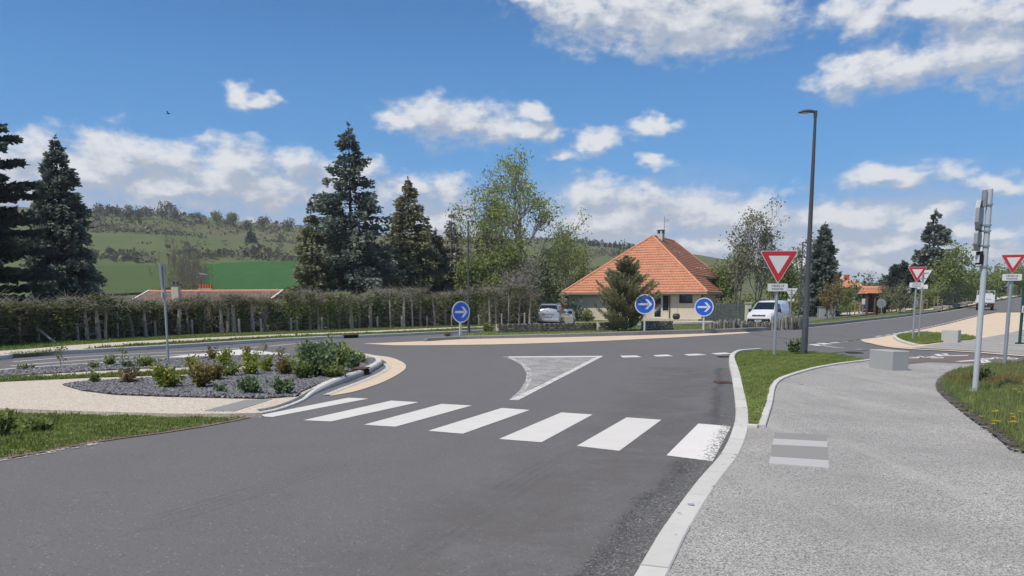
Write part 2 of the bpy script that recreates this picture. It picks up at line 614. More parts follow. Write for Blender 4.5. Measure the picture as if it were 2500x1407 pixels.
m = MT('turf_soil')
n3 = m.noise(5, 6, 0.7)
c = m.mix(m.ramp(n3, [(0.35, 0), (0.65, 1)]), (0.150, 0.175, 0.055), (0.215, 0.230, 0.085))
c = m.mix(m.ramp(m.noise(1.3, 5, 0.7), [(0.5, 0), (0.66, 0.7)]), c, (0.15, 0.115, 0.065))
m.col(c).set(0.95, 0, 0.1).bump(m.noise(30, 4), 0.5, 0.02)

m = MT('field_crop')
c = m.mix(m.noise(0.08, 5, 0.7), (0.026, 0.090, 0.018), (0.038, 0.118, 0.026))
c = m.mix(m.ramp(m.noise(0.5, 3, 0.6, m.vec((1, 0.05, 1), (0, 0, 0.5), 'World')), [(0.45, 0), (0.7, 0.4)]), c, (0.06, 0.15, 0.035))
m.col(c).set(0.95, 0, 0.1)
m = MT('field_pasture')
c = m.mix(m.noise(0.05, 6, 0.7), (0.050, 0.090, 0.022), (0.092, 0.125, 0.038))
m.col(c).set(0.95, 0, 0.1)

m = MT('dark_soil')
n = m.noise(25, 5, 0.7)
m.col(m.mix(n, (0.05, 0.045, 0.035), (0.13, 0.115, 0.085))).set(0.95)
m.alpha(m.math('GREATER_THAN', m.noise(9, 4, 0.7), 0.46))

m = MT('slate_bed')
c = m.mix(m.ramp(m.voro(30), [(0.0, 0), (1.0, 1)]), (0.045, 0.046, 0.052), (0.15, 0.15, 0.16))
m.col(c).set(0.85)


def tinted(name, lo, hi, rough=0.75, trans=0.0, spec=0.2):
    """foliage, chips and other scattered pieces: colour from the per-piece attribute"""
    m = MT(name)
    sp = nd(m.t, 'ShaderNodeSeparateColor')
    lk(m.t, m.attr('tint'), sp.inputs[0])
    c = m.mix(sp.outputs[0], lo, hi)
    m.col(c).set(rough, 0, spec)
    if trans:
        tr = nd(m.t, 'ShaderNodeBsdfTranslucent')
        lk(m.t, c, tr.inputs['Color'])
        mx = nd(m.t, 'ShaderNodeMixShader')
        mx.inputs[0].default_value = trans
        lk(m.t, m.b.outputs[0], mx.inputs[1])
        lk(m.t, tr.outputs[0], mx.inputs[2])
        lk(m.t, mx.outputs[0], m.t.nodes['Material Output'].inputs['Surface'])
    return m.m


tinted('grass_blade', (0.165, 0.225, 0.050), (0.320, 0.385, 0.115), 0.7, 0.35)
tinted('grass_rough', (0.15, 0.195, 0.060), (0.33, 0.380, 0.140), 0.7, 0.35)
tinted('grass_dry', (0.16, 0.13, 0.06), (0.34, 0.27, 0.14), 0.8, 0.2)
tinted('grass_rust', (0.22, 0.10, 0.055), (0.36, 0.19, 0.11), 0.8, 0.2)
tinted('weed_leaf', (0.09, 0.13, 0.035), (0.20, 0.26, 0.08), 0.7, 0.3)
tinted('slate_chip', (0.055, 0.056, 0.064), (0.30, 0.30, 0.315), 0.75)
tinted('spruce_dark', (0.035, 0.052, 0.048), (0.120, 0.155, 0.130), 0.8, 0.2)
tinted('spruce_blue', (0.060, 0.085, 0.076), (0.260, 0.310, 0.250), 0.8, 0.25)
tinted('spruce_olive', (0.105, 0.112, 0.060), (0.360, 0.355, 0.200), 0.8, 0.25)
tinted('pine_needle', (0.110, 0.122, 0.060), (0.340, 0.345, 0.190), 0.8, 0.25)
tinted('leaf_spring', (0.17, 0.22, 0.055), (0.43, 0.47, 0.16), 0.7, 0.4)
tinted('leaf_mid', (0.120, 0.165, 0.045), (0.310, 0.360, 0.115), 0.7, 0.4)
tinted('leaf_yellow', (0.15, 0.19, 0.025), (0.33, 0.37, 0.06), 0.7, 0.3)
tinted('leaf_pale', (0.12, 0.14, 0.07), (0.30, 0.31, 0.19), 0.7, 0.25)
tinted('leaf_red', (0.13, 0.105, 0.032), (0.31, 0.245, 0.080), 0.7, 0.3)
tinted('leaf_blue_green', (0.075, 0.125, 0.055), (0.19, 0.27, 0.13), 0.7, 0.3)
tinted('leaf_ivy', (0.040, 0.075, 0.014), (0.150, 0.210, 0.045), 0.6, 0.2)
tinted('leaf_dark', (0.055, 0.075, 0.034), (0.145, 0.180, 0.080), 0.7, 0.25)
tinted('twig_brown', (0.085, 0.070, 0.050), (0.25, 0.210, 0.155), 0.9)
tinted('twig_grey', (0.17, 0.155, 0.125), (0.36, 0.335, 0.28), 0.9)
tinted('scrub_bare', (0.120, 0.112, 0.070), (0.215, 0.195, 0.130), 0.9, 0.2)
tinted('scrub_green', (0.075, 0.095, 0.050), (0.150, 0.175, 0.090), 0.9, 0.2)
tinted('yellow_petal', (0.65, 0.42, 0.01), (0.80, 0.58, 0.03), 0.6, 0.2)
tinted('white_petal', (0.6, 0.6, 0.58), (0.8, 0.8, 0.78), 0.6, 0.2)

m = MT('bark_grey')
c = m.mix(m.noise(14, 6, 0.7, m.vec((1, 1, 0.15))), (0.15, 0.13, 0.11), (0.36, 0.32, 0.27))
m.col(c).set(0.95)
m = MT('bark_dark')
c = m.mix(m.noise(14, 6, 0.7, m.vec((1, 1, 0.15))), (0.045, 0.035, 0.028), (0.12, 0.10, 0.08))
m.col(c).set(0.95)
m = MT('bark_pale')
c = m.mix(m.noise(10, 6, 0.7, m.vec((1, 1, 0.12))), (0.27, 0.24, 0.20), (0.58, 0.53, 0.45))
m.col(c).set(0.95)

plain('galvanised', (0.42, 0.44, 0.47), 0.42, 0.55, 0.5, 0.15, 9)
plain('pole_paint', (0.50, 0.53, 0.57), 0.45, 0.1, 0.5, 0.1, 5)
plain('lamp_grey', (0.085, 0.085, 0.092), 0.45, 0.2, 0.5, 0.12, 4)
plain('sign_white', (0.70, 0.70, 0.685), 0.4, 0, 0.5, 0.05, 8)
plain('sign_red', (0.52, 0.028, 0.042), 0.4, 0, 0.5, 0.08, 8)
plain('sign_blue', (0.010, 0.115, 0.62), 0.4, 0, 0.5, 0.08, 8)
plain('sign_back', (0.36, 0.37, 0.38), 0.5, 0.3, 0.5, 0.12, 6)
plain('sign_black', (0.02, 0.02, 0.022), 0.5)
plain('cube_stone', (0.36, 0.365, 0.36), 0.85, 0, 0.2, 0.12, 25)
plain('cube_stone_pale', (0.46, 0.455, 0.42), 0.85, 0, 0.2, 0.12, 25)
plain('rust_iron', (0.13, 0.060, 0.045), 0.85, 0.2, 0.3, 0.3, 14)
plain('dark_iron', (0.045, 0.045, 0.045), 0.8, 0.3, 0.3, 0.2, 14)
plain('black_void', (0.008, 0.008, 0.008), 0.95)
plain('tactile_grey', (0.26, 0.252, 0.238), 0.85, 0, 0.2, 0.1, 30)
plain('tactile_white', (0.44, 0.435, 0.42), 0.85, 0, 0.2, 0.1, 30)
plain('blue_chalk', (0.10, 0.30, 0.62), 0.9)
m = MT('render_wall')
c = m.mix(m.noise(3, 6, 0.6), (0.55, 0.49, 0.395), (0.66, 0.60, 0.50))
m.col(c).set(0.95, 0, 0.15).bump(m.noise(60, 4), 0.2, 0.006)
m = MT('roof_tile')
vv = m.voro(2.2)
c = m.mix(m.noise(1.1, 5, 0.6), (0.57, 0.248, 0.145), (0.71, 0.335, 0.205))
sp = nd(m.t, 'ShaderNodeSeparateColor')
lk(m.t, m.attr('tint'), sp.inputs[0])
c = m.mix(m.math('MULTIPLY', sp.outputs[0], 0.6), c, (0.44, 0.185, 0.115))
c = m.mix(m.ramp(m.noise(0.5, 5, 0.65), [(0.52, 0), (0.72, 0.5)]), c, (0.42, 0.24, 0.17))
m.col(c).set(0.85, 0, 0.2)
m = MT('roof_tile_old')
sp = nd(m.t, 'ShaderNodeSeparateColor')
lk(m.t, m.attr('tint'), sp.inputs[0])
c = m.mix(sp.outputs[0], (0.18, 0.128, 0.105), (0.30, 0.215, 0.175))
c = m.mix(m.ramp(m.noise(0.9, 5, 0.65), [(0.45, 0), (0.7, 0.6)]), c, (0.16, 0.125, 0.10))
m.col(c).set(0.9, 0, 0.2)
plain('terracotta', (0.52, 0.14, 0.05), 0.8, 0, 0.2, 0.15, 5)
plain('house_white', (0.66, 0.65, 0.62), 0.7, 0, 0.2, 0.06, 3)
plain('wood_brown', (0.16, 0.085, 0.05), 0.8, 0, 0.2, 0.25, 9)
plain('wood_pale', (0.36, 0.28, 0.17), 0.85, 0, 0.2, 0.25, 9)
plain('gutter_grey', (0.20, 0.19, 0.18), 0.6, 0.2, 0.4)
plain('fence_slate', (0.085, 0.105, 0.115), 0.7, 0, 0.3, 0.25, 9)
plain('post_concrete', (0.36, 0.34, 0.31), 0.9, 0, 0.2, 0.2, 9)
plain('wire', (0.22, 0.23, 0.23), 0.5, 0.6, 0.5)
plain('green_paint', (0.008, 0.075, 0.055), 0.45, 0, 0.5)
plain('door_blue', (0.028, 0.09, 0.30), 0.6, 0, 0.4)
plain('orange_paint', (0.72, 0.20, 0.03), 0.6, 0, 0.4)
plain('clay_dark', (0.05, 0.05, 0.055), 0.6)
plain('basalt', (0.165, 0.155, 0.142), 0.95, 0, 0.15, 0.45, 5)
plain('basalt_brown', (0.165, 0.125, 0.10), 0.95, 0, 0.15, 0.45, 5)
plain('basalt_pale', (0.27, 0.25, 0.215), 0.95, 0, 0.15, 0.4, 5)
plain('mortar', (0.47, 0.43, 0.36), 0.95, 0, 0.1, 0.15, 9)
plain('van_white', (0.74, 0.75, 0.76), 0.3, 0, 0.5, 0.03, 3, coat=0.6)
plain('car_silver', (0.42, 0.44, 0.47), 0.3, 0.5, 0.5, 0.05, 3, coat=0.6)
plain('plastic_dark', (0.022, 0.022, 0.025), 0.6)
plain('rubber', (0.018, 0.018, 0.018), 0.85)
plain('chrome', (0.5, 0.5, 0.52), 0.2, 0.9)
plain('tail_red', (0.32, 0.012, 0.015), 0.25, 0, 0.5)
plain('amber', (0.55, 0.2, 0.02), 0.3, 0, 0.5)
m = MT('glass_dark')
m.col((0.012, 0.016, 0.02)).set(0.06, 0, 0.8)
m = MT('lamp_glass')
m.col((0.55, 0.58, 0.60)).set(0.15, 0, 0.6)

# ------------------------------------------------------------------ mesh helpers
class MB:
    """collects shapes for ONE mesh object"""

    def __init__(s):
        s.v, s.f, s.mi = [], [], []

    def add(s, verts, faces, mi=0):
        k = len(s.v)
        s.v += [tuple(p) for p in verts]
        s.f += [tuple(i + k for i in f) for f in faces]
        s.mi += [mi] * len(faces)
        return s

    def box(s, c, d, rot=None, mi=0, taper=1.0):
        hx, hy, hz = d[0] / 2, d[1] / 2, d[2] / 2
        vs = []
        for z in (-hz, hz):
            k = taper if z > 0 else 1
            vs += [Vector((-hx * k, -hy * k, z)), Vector((hx * k, -hy * k, z)), Vector((hx * k, hy * k, z)), Vector((-hx * k, hy * k, z))]
        if rot is not None:
            M = rot if isinstance(rot, Matrix) else Matrix.Rotation(rot, 3, 'Z')
            vs = [M @ p for p in vs]
        c = Vector(c)
        return s.add([p + c for p in vs], [(3, 2, 1, 0), (4, 5, 6, 7), (0, 1, 5, 4), (1, 2, 6, 5), (2, 3, 7, 6), (3, 0, 4, 7)], mi)

    def cbox(s, c, d, b=0.01, rot=None, mi=0):
        """box with chamfered edges"""
        bm = bmesh.new()
        bmesh.ops.create_cube(bm, size=1)
        for p in bm.verts:
            p.co = Vector((p.co.x * d[0], p.co.y * d[1], p.co.z * d[2]))
        bmesh.ops.bevel(bm, geom=list(bm.edges), offset=b, segments=1, affect='EDGES')
        M = Matrix.Identity(3) if rot is None else (rot if isinstance(rot, Matrix) else Matrix.Rotation(rot, 3, 'Z'))
        bm.verts.index_update()
        s.add([M @ p.co + Vector(c) for p in bm.verts], [[q.index for q in f.verts] for f in bm.faces], mi)
        bm.free()
        return s

    def tube(s, pts, radii, n=8, mi=0, cap=True):
        pts = [Vector(p) for p in pts]
        if isinstance(radii, (int, float)):
            radii = [radii] * len(pts)
        vs, fs = [], []
        prev = None
        for i, p in enumerate(pts):
            t = (pts[min(i + 1, len(pts) - 1)] - pts[max(i - 1, 0)]).normalized()
            if prev is None:
                a = t.orthogonal().normalized()
            else:
                a = prev - t * prev.dot(t)
                a = a.normalized() if a.length > 1e-6 else t.orthogonal().normalized()
            prev = a
            b = t.cross(a)
            for k in range(n):
                w = 2 * PI * k / n
                vs.append(p + (a * math.cos(w) + b * math.sin(w)) * radii[i])
        for i in range(len(pts) - 1):
            for k in range(n):
                fs.append((i * n + k, i * n + (k + 1) % n, (i + 1) * n + (k + 1) % n, (i + 1) * n + k))
        if cap:
            fs.append(tuple(reversed(range(n))))
            fs.append(tuple(range((len(pts) - 1) * n, len(pts) * n)))
        return s.add(vs, fs, mi)

    def prism(s, poly, axis_fn, t0, t1, mi=0):
        """poly of 2-D points, axis_fn(a, b, t) -> 3-D point"""
        n = len(poly)
        vs = [axis_fn(a, b, t0) for a, b in poly] + [axis_fn(a, b, t1) for a, b in poly]
        fs = [tuple(reversed(range(n))), tuple(range(n, 2 * n))] + [(i, (i + 1) % n, n + (i + 1) % n, n + i) for i in range(n)]
        return s.add(vs, fs, mi)

    def disc(s, c, nrm, r, n=24, mi=0):
        nrm = Vector(nrm).normalized()
        a = nrm.orthogonal().normalized()
        b = nrm.cross(a)
        c = Vector(c)
        return s.add([c + (a * math.cos(2 * PI * k / n) + b * math.sin(2 * PI * k / n)) * r for k in range(n)], [tuple(range(n))], mi)


def link(name, me, parent=None, loc=None):
    o = bpy.data.objects.new(name, me)
    COL.objects.link(o)
    if parent is not None:
        o.parent = parent
    if loc is not None:
        o.location = loc
    return o


def tag(o, label=None, cat=None, group=None, kind=None):
    if label:
        o['label'] = label
    if cat:
        o['category'] = cat
    if group:
        o['group'] = group
    if kind:
        o['kind'] = kind
    return o


def build(name, mb, mats, parent=None, loc=None, smooth=False, fix=True, **tags):
    me = bpy.data.meshes.new(name)
    me.from_pydata([tuple(p) for p in mb.v], [], mb.f)
    for mm in (mats if isinstance(mats, (list, tuple)) else [mats]):
        me.materials.append(MATS[mm])
    if any(mb.mi):
        me.polygons.foreach_set('material_index', mb.mi)
    if fix:
        bm = bmesh.new()
        bm.from_mesh(me)
        bmesh.ops.recalc_face_normals(bm, faces=bm.faces)
        bm.to_mesh(me)
        bm.free()
    if smooth:
        me.polygons.foreach_set('use_smooth', [True] * len(me.polygons))
        try:
            me.set_sharp_from_angle(angle=R(40))
        except Exception:
            pass
    me.update()
    o = link(name, me, parent, loc)
    return tag(o, **tags)


def thing(name, loc, label, cat, group=None, rz=0.0, kind=None):
    o = bpy.data.objects.new(name, None)
    o.empty_display_size = 0.2
    COL.objects.link(o)
    o.location = loc
    o.rotation_euler = (0, 0, rz)
    return tag(o, label, cat, group, kind)


def raw_mesh(name, verts, faces, mat, tint=None, parent=None, loc=None, attr='tint', **tags):
    """numpy vertices (n,3) and faces (m,k) with a per-vertex grey attribute"""
    verts = np.asarray(verts, np.float32)
    faces = np.asarray(faces, np.int32)
    m, k = faces.shape
    me = bpy.data.meshes.new(name)
    me.vertices.add(len(verts))
    me.vertices.foreach_set('co', verts.ravel())
    me.loops.add(m * k)
    me.loops.foreach_set('vertex_index', faces.ravel())
    me.polygons.add(m)
    me.polygons.foreach_set('loop_start', np.arange(0, m * k, k, dtype=np.int32))
    me.polygons.foreach_set('loop_total', np.full(m, k, np.int32))
    me.update(calc_edges=True)
    if tint is not None:
        a = me.color_attributes.new(attr, 'FLOAT_COLOR', 'POINT')
        c = np.ones((len(verts), 4), np.float32)
        c[:, :3] = np.asarray(tint, np.float32)[:, None]
        a.data.foreach_set('color', c.ravel())
    for mm in (mat if isinstance(mat, (list, tuple)) else [mat]):
        me.materials.append(MATS[mm])
    return tag(link(name, me, parent, loc), **tags)


def spline(pts, n=6):
    """Catmull-Rom through points"""
    pts = [Vector(p) for p in pts]
    P = [pts[0] * 2 - pts[1]] + pts + [pts[-1] * 2 - pts[-2]]
    out = []
    for i in range(1, len(P) - 2):
        for k in range(n):
            t = k / n
            a, b, c, d = P[i - 1], P[i], P[i + 1], P[i + 2]
            out.append(0.5 * ((2 * b) + (c - a) * t + (2 * a - 5 * b + 4 * c - d) * t * t + (3 * b - a - 3 * c + d) * t ** 3))
    out.append(pts[-1])
    return out


def GP(px, off=0.0):
    return [G(u, v, off) for u, v in px]


def tess(poly):
    return geometry.tessellate_polygon([[Vector((p[0], p[1], 0)) for p in poly]])


def sheet(name, poly, z, mat, parent=None, drape=False, fade=None, **tags):
    """a flat sheet at height z above the road (following the terrain when drape)"""
    poly = [Vector((p[0], p[1], 0)) for p in poly]
    bm = bmesh.new()
    vs = [bm.verts.new((p.x, p.y, 0)) for p in poly]
    for t in tess(poly):
        try:
            bm.faces.new([vs[i] for i in t])
        except ValueError:
            pass
    if drape:
        xs = [p.x for p in poly]
        ys = [p.y for p in poly]
        for lo, hi, nrm in ((min(xs), max(xs), (1, 0, 0)), (min(ys), max(ys), (0, 1, 0))):
            k = math.ceil(lo / 3) * 3
            while k < hi:
                bmesh.ops.bisect_plane(bm, geom=bm.verts[:] + bm.edges[:] + bm.faces[:], plane_co=Vector(nrm) * k, plane_no=nrm)
                k += 3
    for v in bm.verts:
        v.co.z = (T(v.co.x, v.co.y) + 0.08 if drape else 0) + z
    bmesh.ops.recalc_face_normals(bm, faces=bm.faces)
    for f in bm.faces:
        if f.normal.z < 0:
            f.normal_flip()
    me = bpy.data.meshes.new(name)
    bm.to_mesh(me)
    bm.free()
    if fade is not None:
        a = me.color_attributes.new('fade', 'FLOAT_COLOR', 'POINT')
        for i, v in enumerate(me.vertices):
            k = fade(v.co)
            a.data[i].color = (k, k, k, 1)
    me.materials.append(MATS[mat])
    return tag(link(name, me, parent), **tags)


def slab(name, poly, ztop, mat, zbot=-0.12, parent=None, **tags):
    poly = [Vector((p[0], p[1], 0)) for p in poly]
    n = len(poly)
    mb = MB()
    vs = [(p.x, p.y, ztop) for p in poly] + [(p.x, p.y, zbot) for p in poly]
    fs = [tuple(t) for t in tess(poly)] + [(i, (i + 1) % n, n + (i + 1) % n, n + i) for i in range(n)]
    mb.add(vs, fs)
    return build(name, mb, mat, parent, **tags)


def ribbon(name, line, w0, w1, z, mat, parent=None, drape=False, fadefn=None, **tags):
    """sheet along a line from offset w0 to w1 (left of travel is positive)"""
    n = len(line)
    vs, fd = [], []
    for i, p in enumerate(line):
        t = line[min(i + 1, n - 1)] - line[max(i - 1, 0)]
        t = Vector((t.x, t.y, 0)).normalized()
        nn = Vector((-t.y, t.x, 0))
        for w in (w0, w1):
            q = p + nn * w
            vs.append((q.x, q.y, (T(q.x, q.y) + 0.08 if drape else 0) + z))
        fd += [0.0, 1.0] if fadefn is None else [fadefn(i / (n - 1), 0), fadefn(i / (n - 1), 1)]
    fs = [(2 * i, 2 * i + 1, 2 * i + 3, 2 * i + 2) for i in range(n - 1)]
    o = raw_mesh(name, vs, fs, mat, fd, parent, attr='fade', **tags)
    return o


def arclen(line):
    L = [0]
    for a, b in zip(line, line[1:]):
        L.append(L[-1] + (b - a).length)
    return L


def along(line, L, s):
    s = min(max(s, 0), L[-1])
    for i in range(len(L) - 1):
        if L[i + 1] >= s:
            k = (s - L[i]) / max(1e-9, L[i + 1] - L[i])
            return line[i].lerp(line[i + 1], k), (line[i + 1] - line[i]).normalized()
    return line[-1], (line[-1] - line[-2]).normalized()


def kerb(name, line, width, height, mat, label, side=1, stone=1.0, gap=0.012, cham=0.02, drape=False, hfn=None, wfn=None, zb=-0.1):
    """kerb of single stones along the road edge line; body lies on the 'side' of the line (+1 left)"""
    root = thing(name, (0, 0, 0), label, None, kind='structure')
    L = arclen(line)
    n = max(1, round(L[-1] / stone))
    rs = random.Random(hash(name) % 1000 + n)
    for k in range(n):
        s0, s1 = L[-1] * k / n + gap / 2, L[-1] * (k + 1) / n - gap / 2
        mb = MB()
        rings = []
        dz = rs.uniform(-0.004, 0.004)
        for q in range(4):
            s = s0 + (s1 - s0) * q / 3
            p, t = along(line, L, s)
            t = Vector((t.x, t.y, 0)).normalized()
            nn = Vector((-t.y, t.x, 0)) * side
            h = (height if hfn is None else hfn(s / L[-1])) + dz
            w = width if wfn is None else wfn(s / L[-1])
            c = min(cham, h * 0.45)
            z0 = T(p.x, p.y) + 0.08 if drape else 0
            rings.append([p + nn * a + Vector((0, 0, z0 - p.z + b)) for a, b in ((0, zb), (0.004, h - c), (c, h), (w - 0.01, h), (w, h - 0.01), (w, zb))])
        vs = [p for r in rings for p in r]
        fs = [(0, 1, 2, 3, 4, 5), tuple(18 + i for i in (5, 4, 3, 2, 1, 0))]
        for q in range(3):
            for i in range(6):
                fs.append((q * 6 + i, q * 6 + (i + 1) % 6, q * 6 + 6 + (i + 1) % 6, q * 6 + 6 + i))
        mb.add(vs, fs)
        build('kerb_stone', mb, mat, root)
    return root


# ------------------------------------------------------------------ ground
def make_ground():
    rings = list(np.arange(2, 60, 2.0)) + list(np.arange(60, 200, 5.0)) + list(np.arange(200, 700, 12.0)) + [720, 800, 1000, 1400, 2200, 3500, 6000, 9000]
    na = 300
    # denser in the view, closed circle
    a_in = np.linspace(R(-50), R(50), 220)
    a_out = np.linspace(R(50), R(310), 80)[1:-1]
    az = np.concatenate([a_in, a_out])
    na = len(az)
    rr = np.array(rings)
    A, RR = np.meshgrid(az, rr)
    x = np.sin(A) * RR
    y = np.cos(A) * RR
    z = Tn(x, np.where(np.abs(A) < PI / 2, y, np.abs(y)))
    z = np.where(np.cos(A) > 0.25, z, -0.08)
    V = np.stack([x, y, z], -1).reshape(-1, 3)
    V = np.vstack([[0, 0, -0.08], V])
    F = []
    for i in range(len(rr) - 1):
        for k in range(na):
            F.append((1 + i * na + k, 1 + i * na + (k + 1) % na, 1 + (i + 1) * na + (k + 1) % na, 1 + (i + 1) * na + k))
    F = [f[::-1] for f in F]
    o = raw_mesh('ground', V, F, 'ground_grass', label='grassy ground and hillside beyond the roundabout', kind='structure')
    mb_f = [(0, 1 + (k + 1) % na, 1 + k) for k in range(na)]
    me = o.data
    bm = bmesh.new()
    bm.from_mesh(me)
    bm.verts.ensure_lookup_table()
    for f in mb_f:
        bm.faces.new([bm.verts[i] for i in f])
    bmesh.ops.recalc_face_normals(bm, faces=bm.faces)
    for f in bm.faces:
        f.smooth = True
        if f.normal.z < 0:
            f.normal_flip()
    bm.to_mesh(me)
    bm.free()


make_ground()

W = Vector
road = sheet('road', [W((-70, -14, 0)), W((20, -14, 0)), W((50, 10, 0)), W((50, 34, 0)), W((36, 54, 0)), W((26, 62, 0)), W((2, 62, 0)), W((-12, 56, 0)), W((-70, 40, 0))], 0.0, 'asphalt',
             label='grey asphalt road and roundabout ring', kind='structure')

# --- the road climbing on the right
far_edge_px = [(1800, 811), (1900, 806), (2000, 797), (2100, 786), (2200, 775), (2290, 763), (2360, 752), (2433, 737), (2500, 725)]
near_edge_px = [(2100, 829), (2170, 820), (2230, 809), (2290, 796), (2340, 784), (2390, 771), (2432, 763), (2500, 762)]
fe = spline(GP(far_edge_px), 4)
ne = spline([G(2000, 838), G(2060, 834)] + GP(near_edge_px), 4)
rdir = (fe[-1] - fe[-3]).normalized()
fe.append(fe[-1] + rdir * 60)
ne2 = ne + [ne[-1] + rdir * 75]
climb = sheet('road', fe + ne2[::-1], 0.004, 'asphalt', drape=True, label='asphalt road climbing away on the right', kind='structure')

# --- kerb and pavement in the right foreground
kerb_l_px = [(1550, 1407), (1620, 1290), (1700, 1180), (1760, 1110), (1788, 1050), (1795, 1000), (1787, 930), (1779, 893), (1783, 873), (1802, 863), (1850, 859)]
kl = GP(kerb_l_px)
kd = (kl[0] - kl[1]).normalized()
kl = [kl[0] + kd * 9, kl[0] + kd * 3] + kl
kline = spline(kl, 5)
# widths from the photograph: about 0.27 m of top showing
kerb('kerb', kline, 0.195, 0.03, 'kerb_concrete', 'pale concrete kerb curving up the right side of the road', side=-1, stone=1.0,
     hfn=lambda t: 0.036 + 0.09 * float(sstep(0.60, 0.78, t)), wfn=lambda t: 0.195 - 0.045 * float(sstep(0.72, 0.9, t)), gap=0.006)

edge_px = [(1848, 1047), (1868, 992), (1886, 938), (1932, 916), (2012, 896), (2120, 881)]
eline = spline(GP(edge_px), 6)
kerb('kerb', eline, 0.11, 0.06, 'kerb_concrete', 'narrow pale edging between grass triangle and grey footway', side=-1, stone=0.9, cham=0.01)
kerb('kerb', [G(1823, 1046), G(1849, 1048)], 0.08, 0.055, 'kerb_concrete', 'short edging stone closing the tip of the grass triangle', side=1, stone=0.6, cham=0.01)


def offset_line(line, w):
    out = []
    for i, p in enumerate(line):
        t = line[min(i + 1, len(line) - 1)] - line[max(i - 1, 0)]
        t = Vector((t.x, t.y, 0)).normalized()
        out.append(p + Vector((-t.y, t.x, 0)) * w)
    return out


i_tip = min(range(len(kline)), key=lambda i: (kline[i] - G(1795, 1045)).length)
kin = [p + (q - p).normalized() * (0.182 if i < len(kline) * 0.7 else 0.138) for i, (p, q) in enumerate(zip(kline, offset_line(kline, -0.2)))]
pav = kin[:i_tip + 1] + [G(1849, 1048)] + offset_line(eline, -0.06) + GP([(2203, 893), (2270, 886), (2350, 889), (2500, 893)])
pav += [W((16, 14, 0)), W((16, -12, 0)), W((kin[0].x, -12, 0))]
slab('pavement', pav, 0.022, 'pavement_grey', label='wide grey gravelly footway in the right foreground', kind='structure')

tri = kin[i_tip + 1:] + GP([(1960, 857), (2040, 863), (2120, 878)], 0.05) + [p for p in offset_line(eline, -0.02)[::-1]]
tri_poly = tri
slab('lawn', tri, 0.055, 'turf_soil', label='turf of the kerbed triangle under the lamp post', kind='structure')

verge_px = [(2500, 1112), (2460, 1076), (2380, 1020), (2312, 966), (2300, 945), (2310, 925), (2340, 908), (2400, 897), (2500, 890)]
vline = spline(GP(verge_px), 4)
verge_poly = vline + [W((15.5, vline[-1].y + 0.3, 0)), W((15.5, 1.0, 0)), W((7.8, 1.5, 0)), W((7.0, 3.6, 0))]
ribbon('verge_grit', vline, -0.10, 0.12, 0.056, 'dark_soil', label='dark soil edge of the right verge', kind='structure')
slab('verge', verge_poly, 0.05, 'turf_soil', label='rough flowering verge at the right edge', kind='structure')

# --- right background surfaces
nose = GP([(2100, 831), (2112, 836), (2160, 845), (2226, 851)], 0.02)
beige = GP([(2100, 830), (2150, 824), (2230, 810), (2290, 797), (2340, 785), (2390, 772), (2432, 764), (2520, 763), (2640, 775), (2640, 808), (2500, 806), (2440, 819), (2390, 828), (2300, 838), (2226, 851), (2160, 845), (2112, 837)])
sheet('footpath', beige, 0.016, 'peach_resin', drape=True, label='peach resin footpath beside the climbing road', kind='structure')
greyp = GP([(2226, 851), (2300, 838), (2390, 828), (2440, 819), (2500, 806), (2640, 808), (2640, 876), (2500, 868), (2390, 859), (2300, 854)])
sheet('footway', greyp, 0.020, 'pavement_grey', drape=True, label='grey footway behind the small grass islet', kind='structure')
sline = GP([(2100, 833), (2160, 847), (2226, 853.5), (2300, 857), (2390, 862.5), (2500, 871), (2640, 880)])
ribbon('footpath', spline(sline, 3), 0, 0.45, 0.024, 'peach_resin', label='peach strip edging the side road', kind='structure')
islet_px = [(2185, 824), (2205, 819), (2285, 815), (2385, 827), (2290, 838), (2258, 842), (2225, 840), (2200, 833)]
islet = spline(GP(islet_px) + [G(*islet_px[0])], 3)[:-1]
slab('lawn', islet, 0.08, 'turf_soil', label='small grass islet with two give way posts', kind='structure')
kerb('kerb', spline(GP([(2260, 812), (2205, 816), (2180, 823), (2188, 833), (2212, 842), (2230, 847)]), 4), 0.16, 0.12, 'kerb_concrete', 'rounded pale kerb at the nose of the grass islet', side=1, stone=1.2)

# --- island with the blue arrow signs and the kerb that goes on up the road
isl_px = [(1042, 834), (1100, 830.5), (1150, 828.5), (1300, 825.5), (1400, 823.5), (1560, 819.5), (1700, 815.5), (1800, 811.5), (1900, 806), (2000, 797), (2100, 786), (2200, 775), (2290, 763)]
iline = spline(GP(isl_px), 6)
kerb('kerb', iline, 0.18, 0.26, 'kerb_granite', 'raised grey granite kerb round the stone-decorated island', side=1, stone=1.15, drape=True, cham=0.03,
     hfn=lambda t: 0.16 + 0.07 * float(sstep(0.04, 0.2, t)))
iback = [G(u, v, 0.2) for u, v in ((2290, 754), (2150, 767), (2060, 775), (2000, 781), (1900, 787), (1730, 793), (1640, 795), (1300, 799), (1180, 808), (1120, 817))]
isl_poly = offset_line(iline, 0.1)[5:] + iback
sheet('lawn', isl_poly, 0.15, 'turf_soil', drape=True, label='grass of the island behind the granite kerb', kind='structure')
# peach apron in front of the island
ap = GP([(885, 840), (960, 837), (1030, 834), (1042, 835)]) + [p for p in iline[:46]] + GP([(1850, 812), (1760, 818), (1660, 824), (1500, 832), (1350, 838), (1200, 842), (1050, 844), (960, 844)])
sheet('footpath', ap, 0.012, 'peach_resin', label='peach apron in front of the granite kerb', kind='structure')

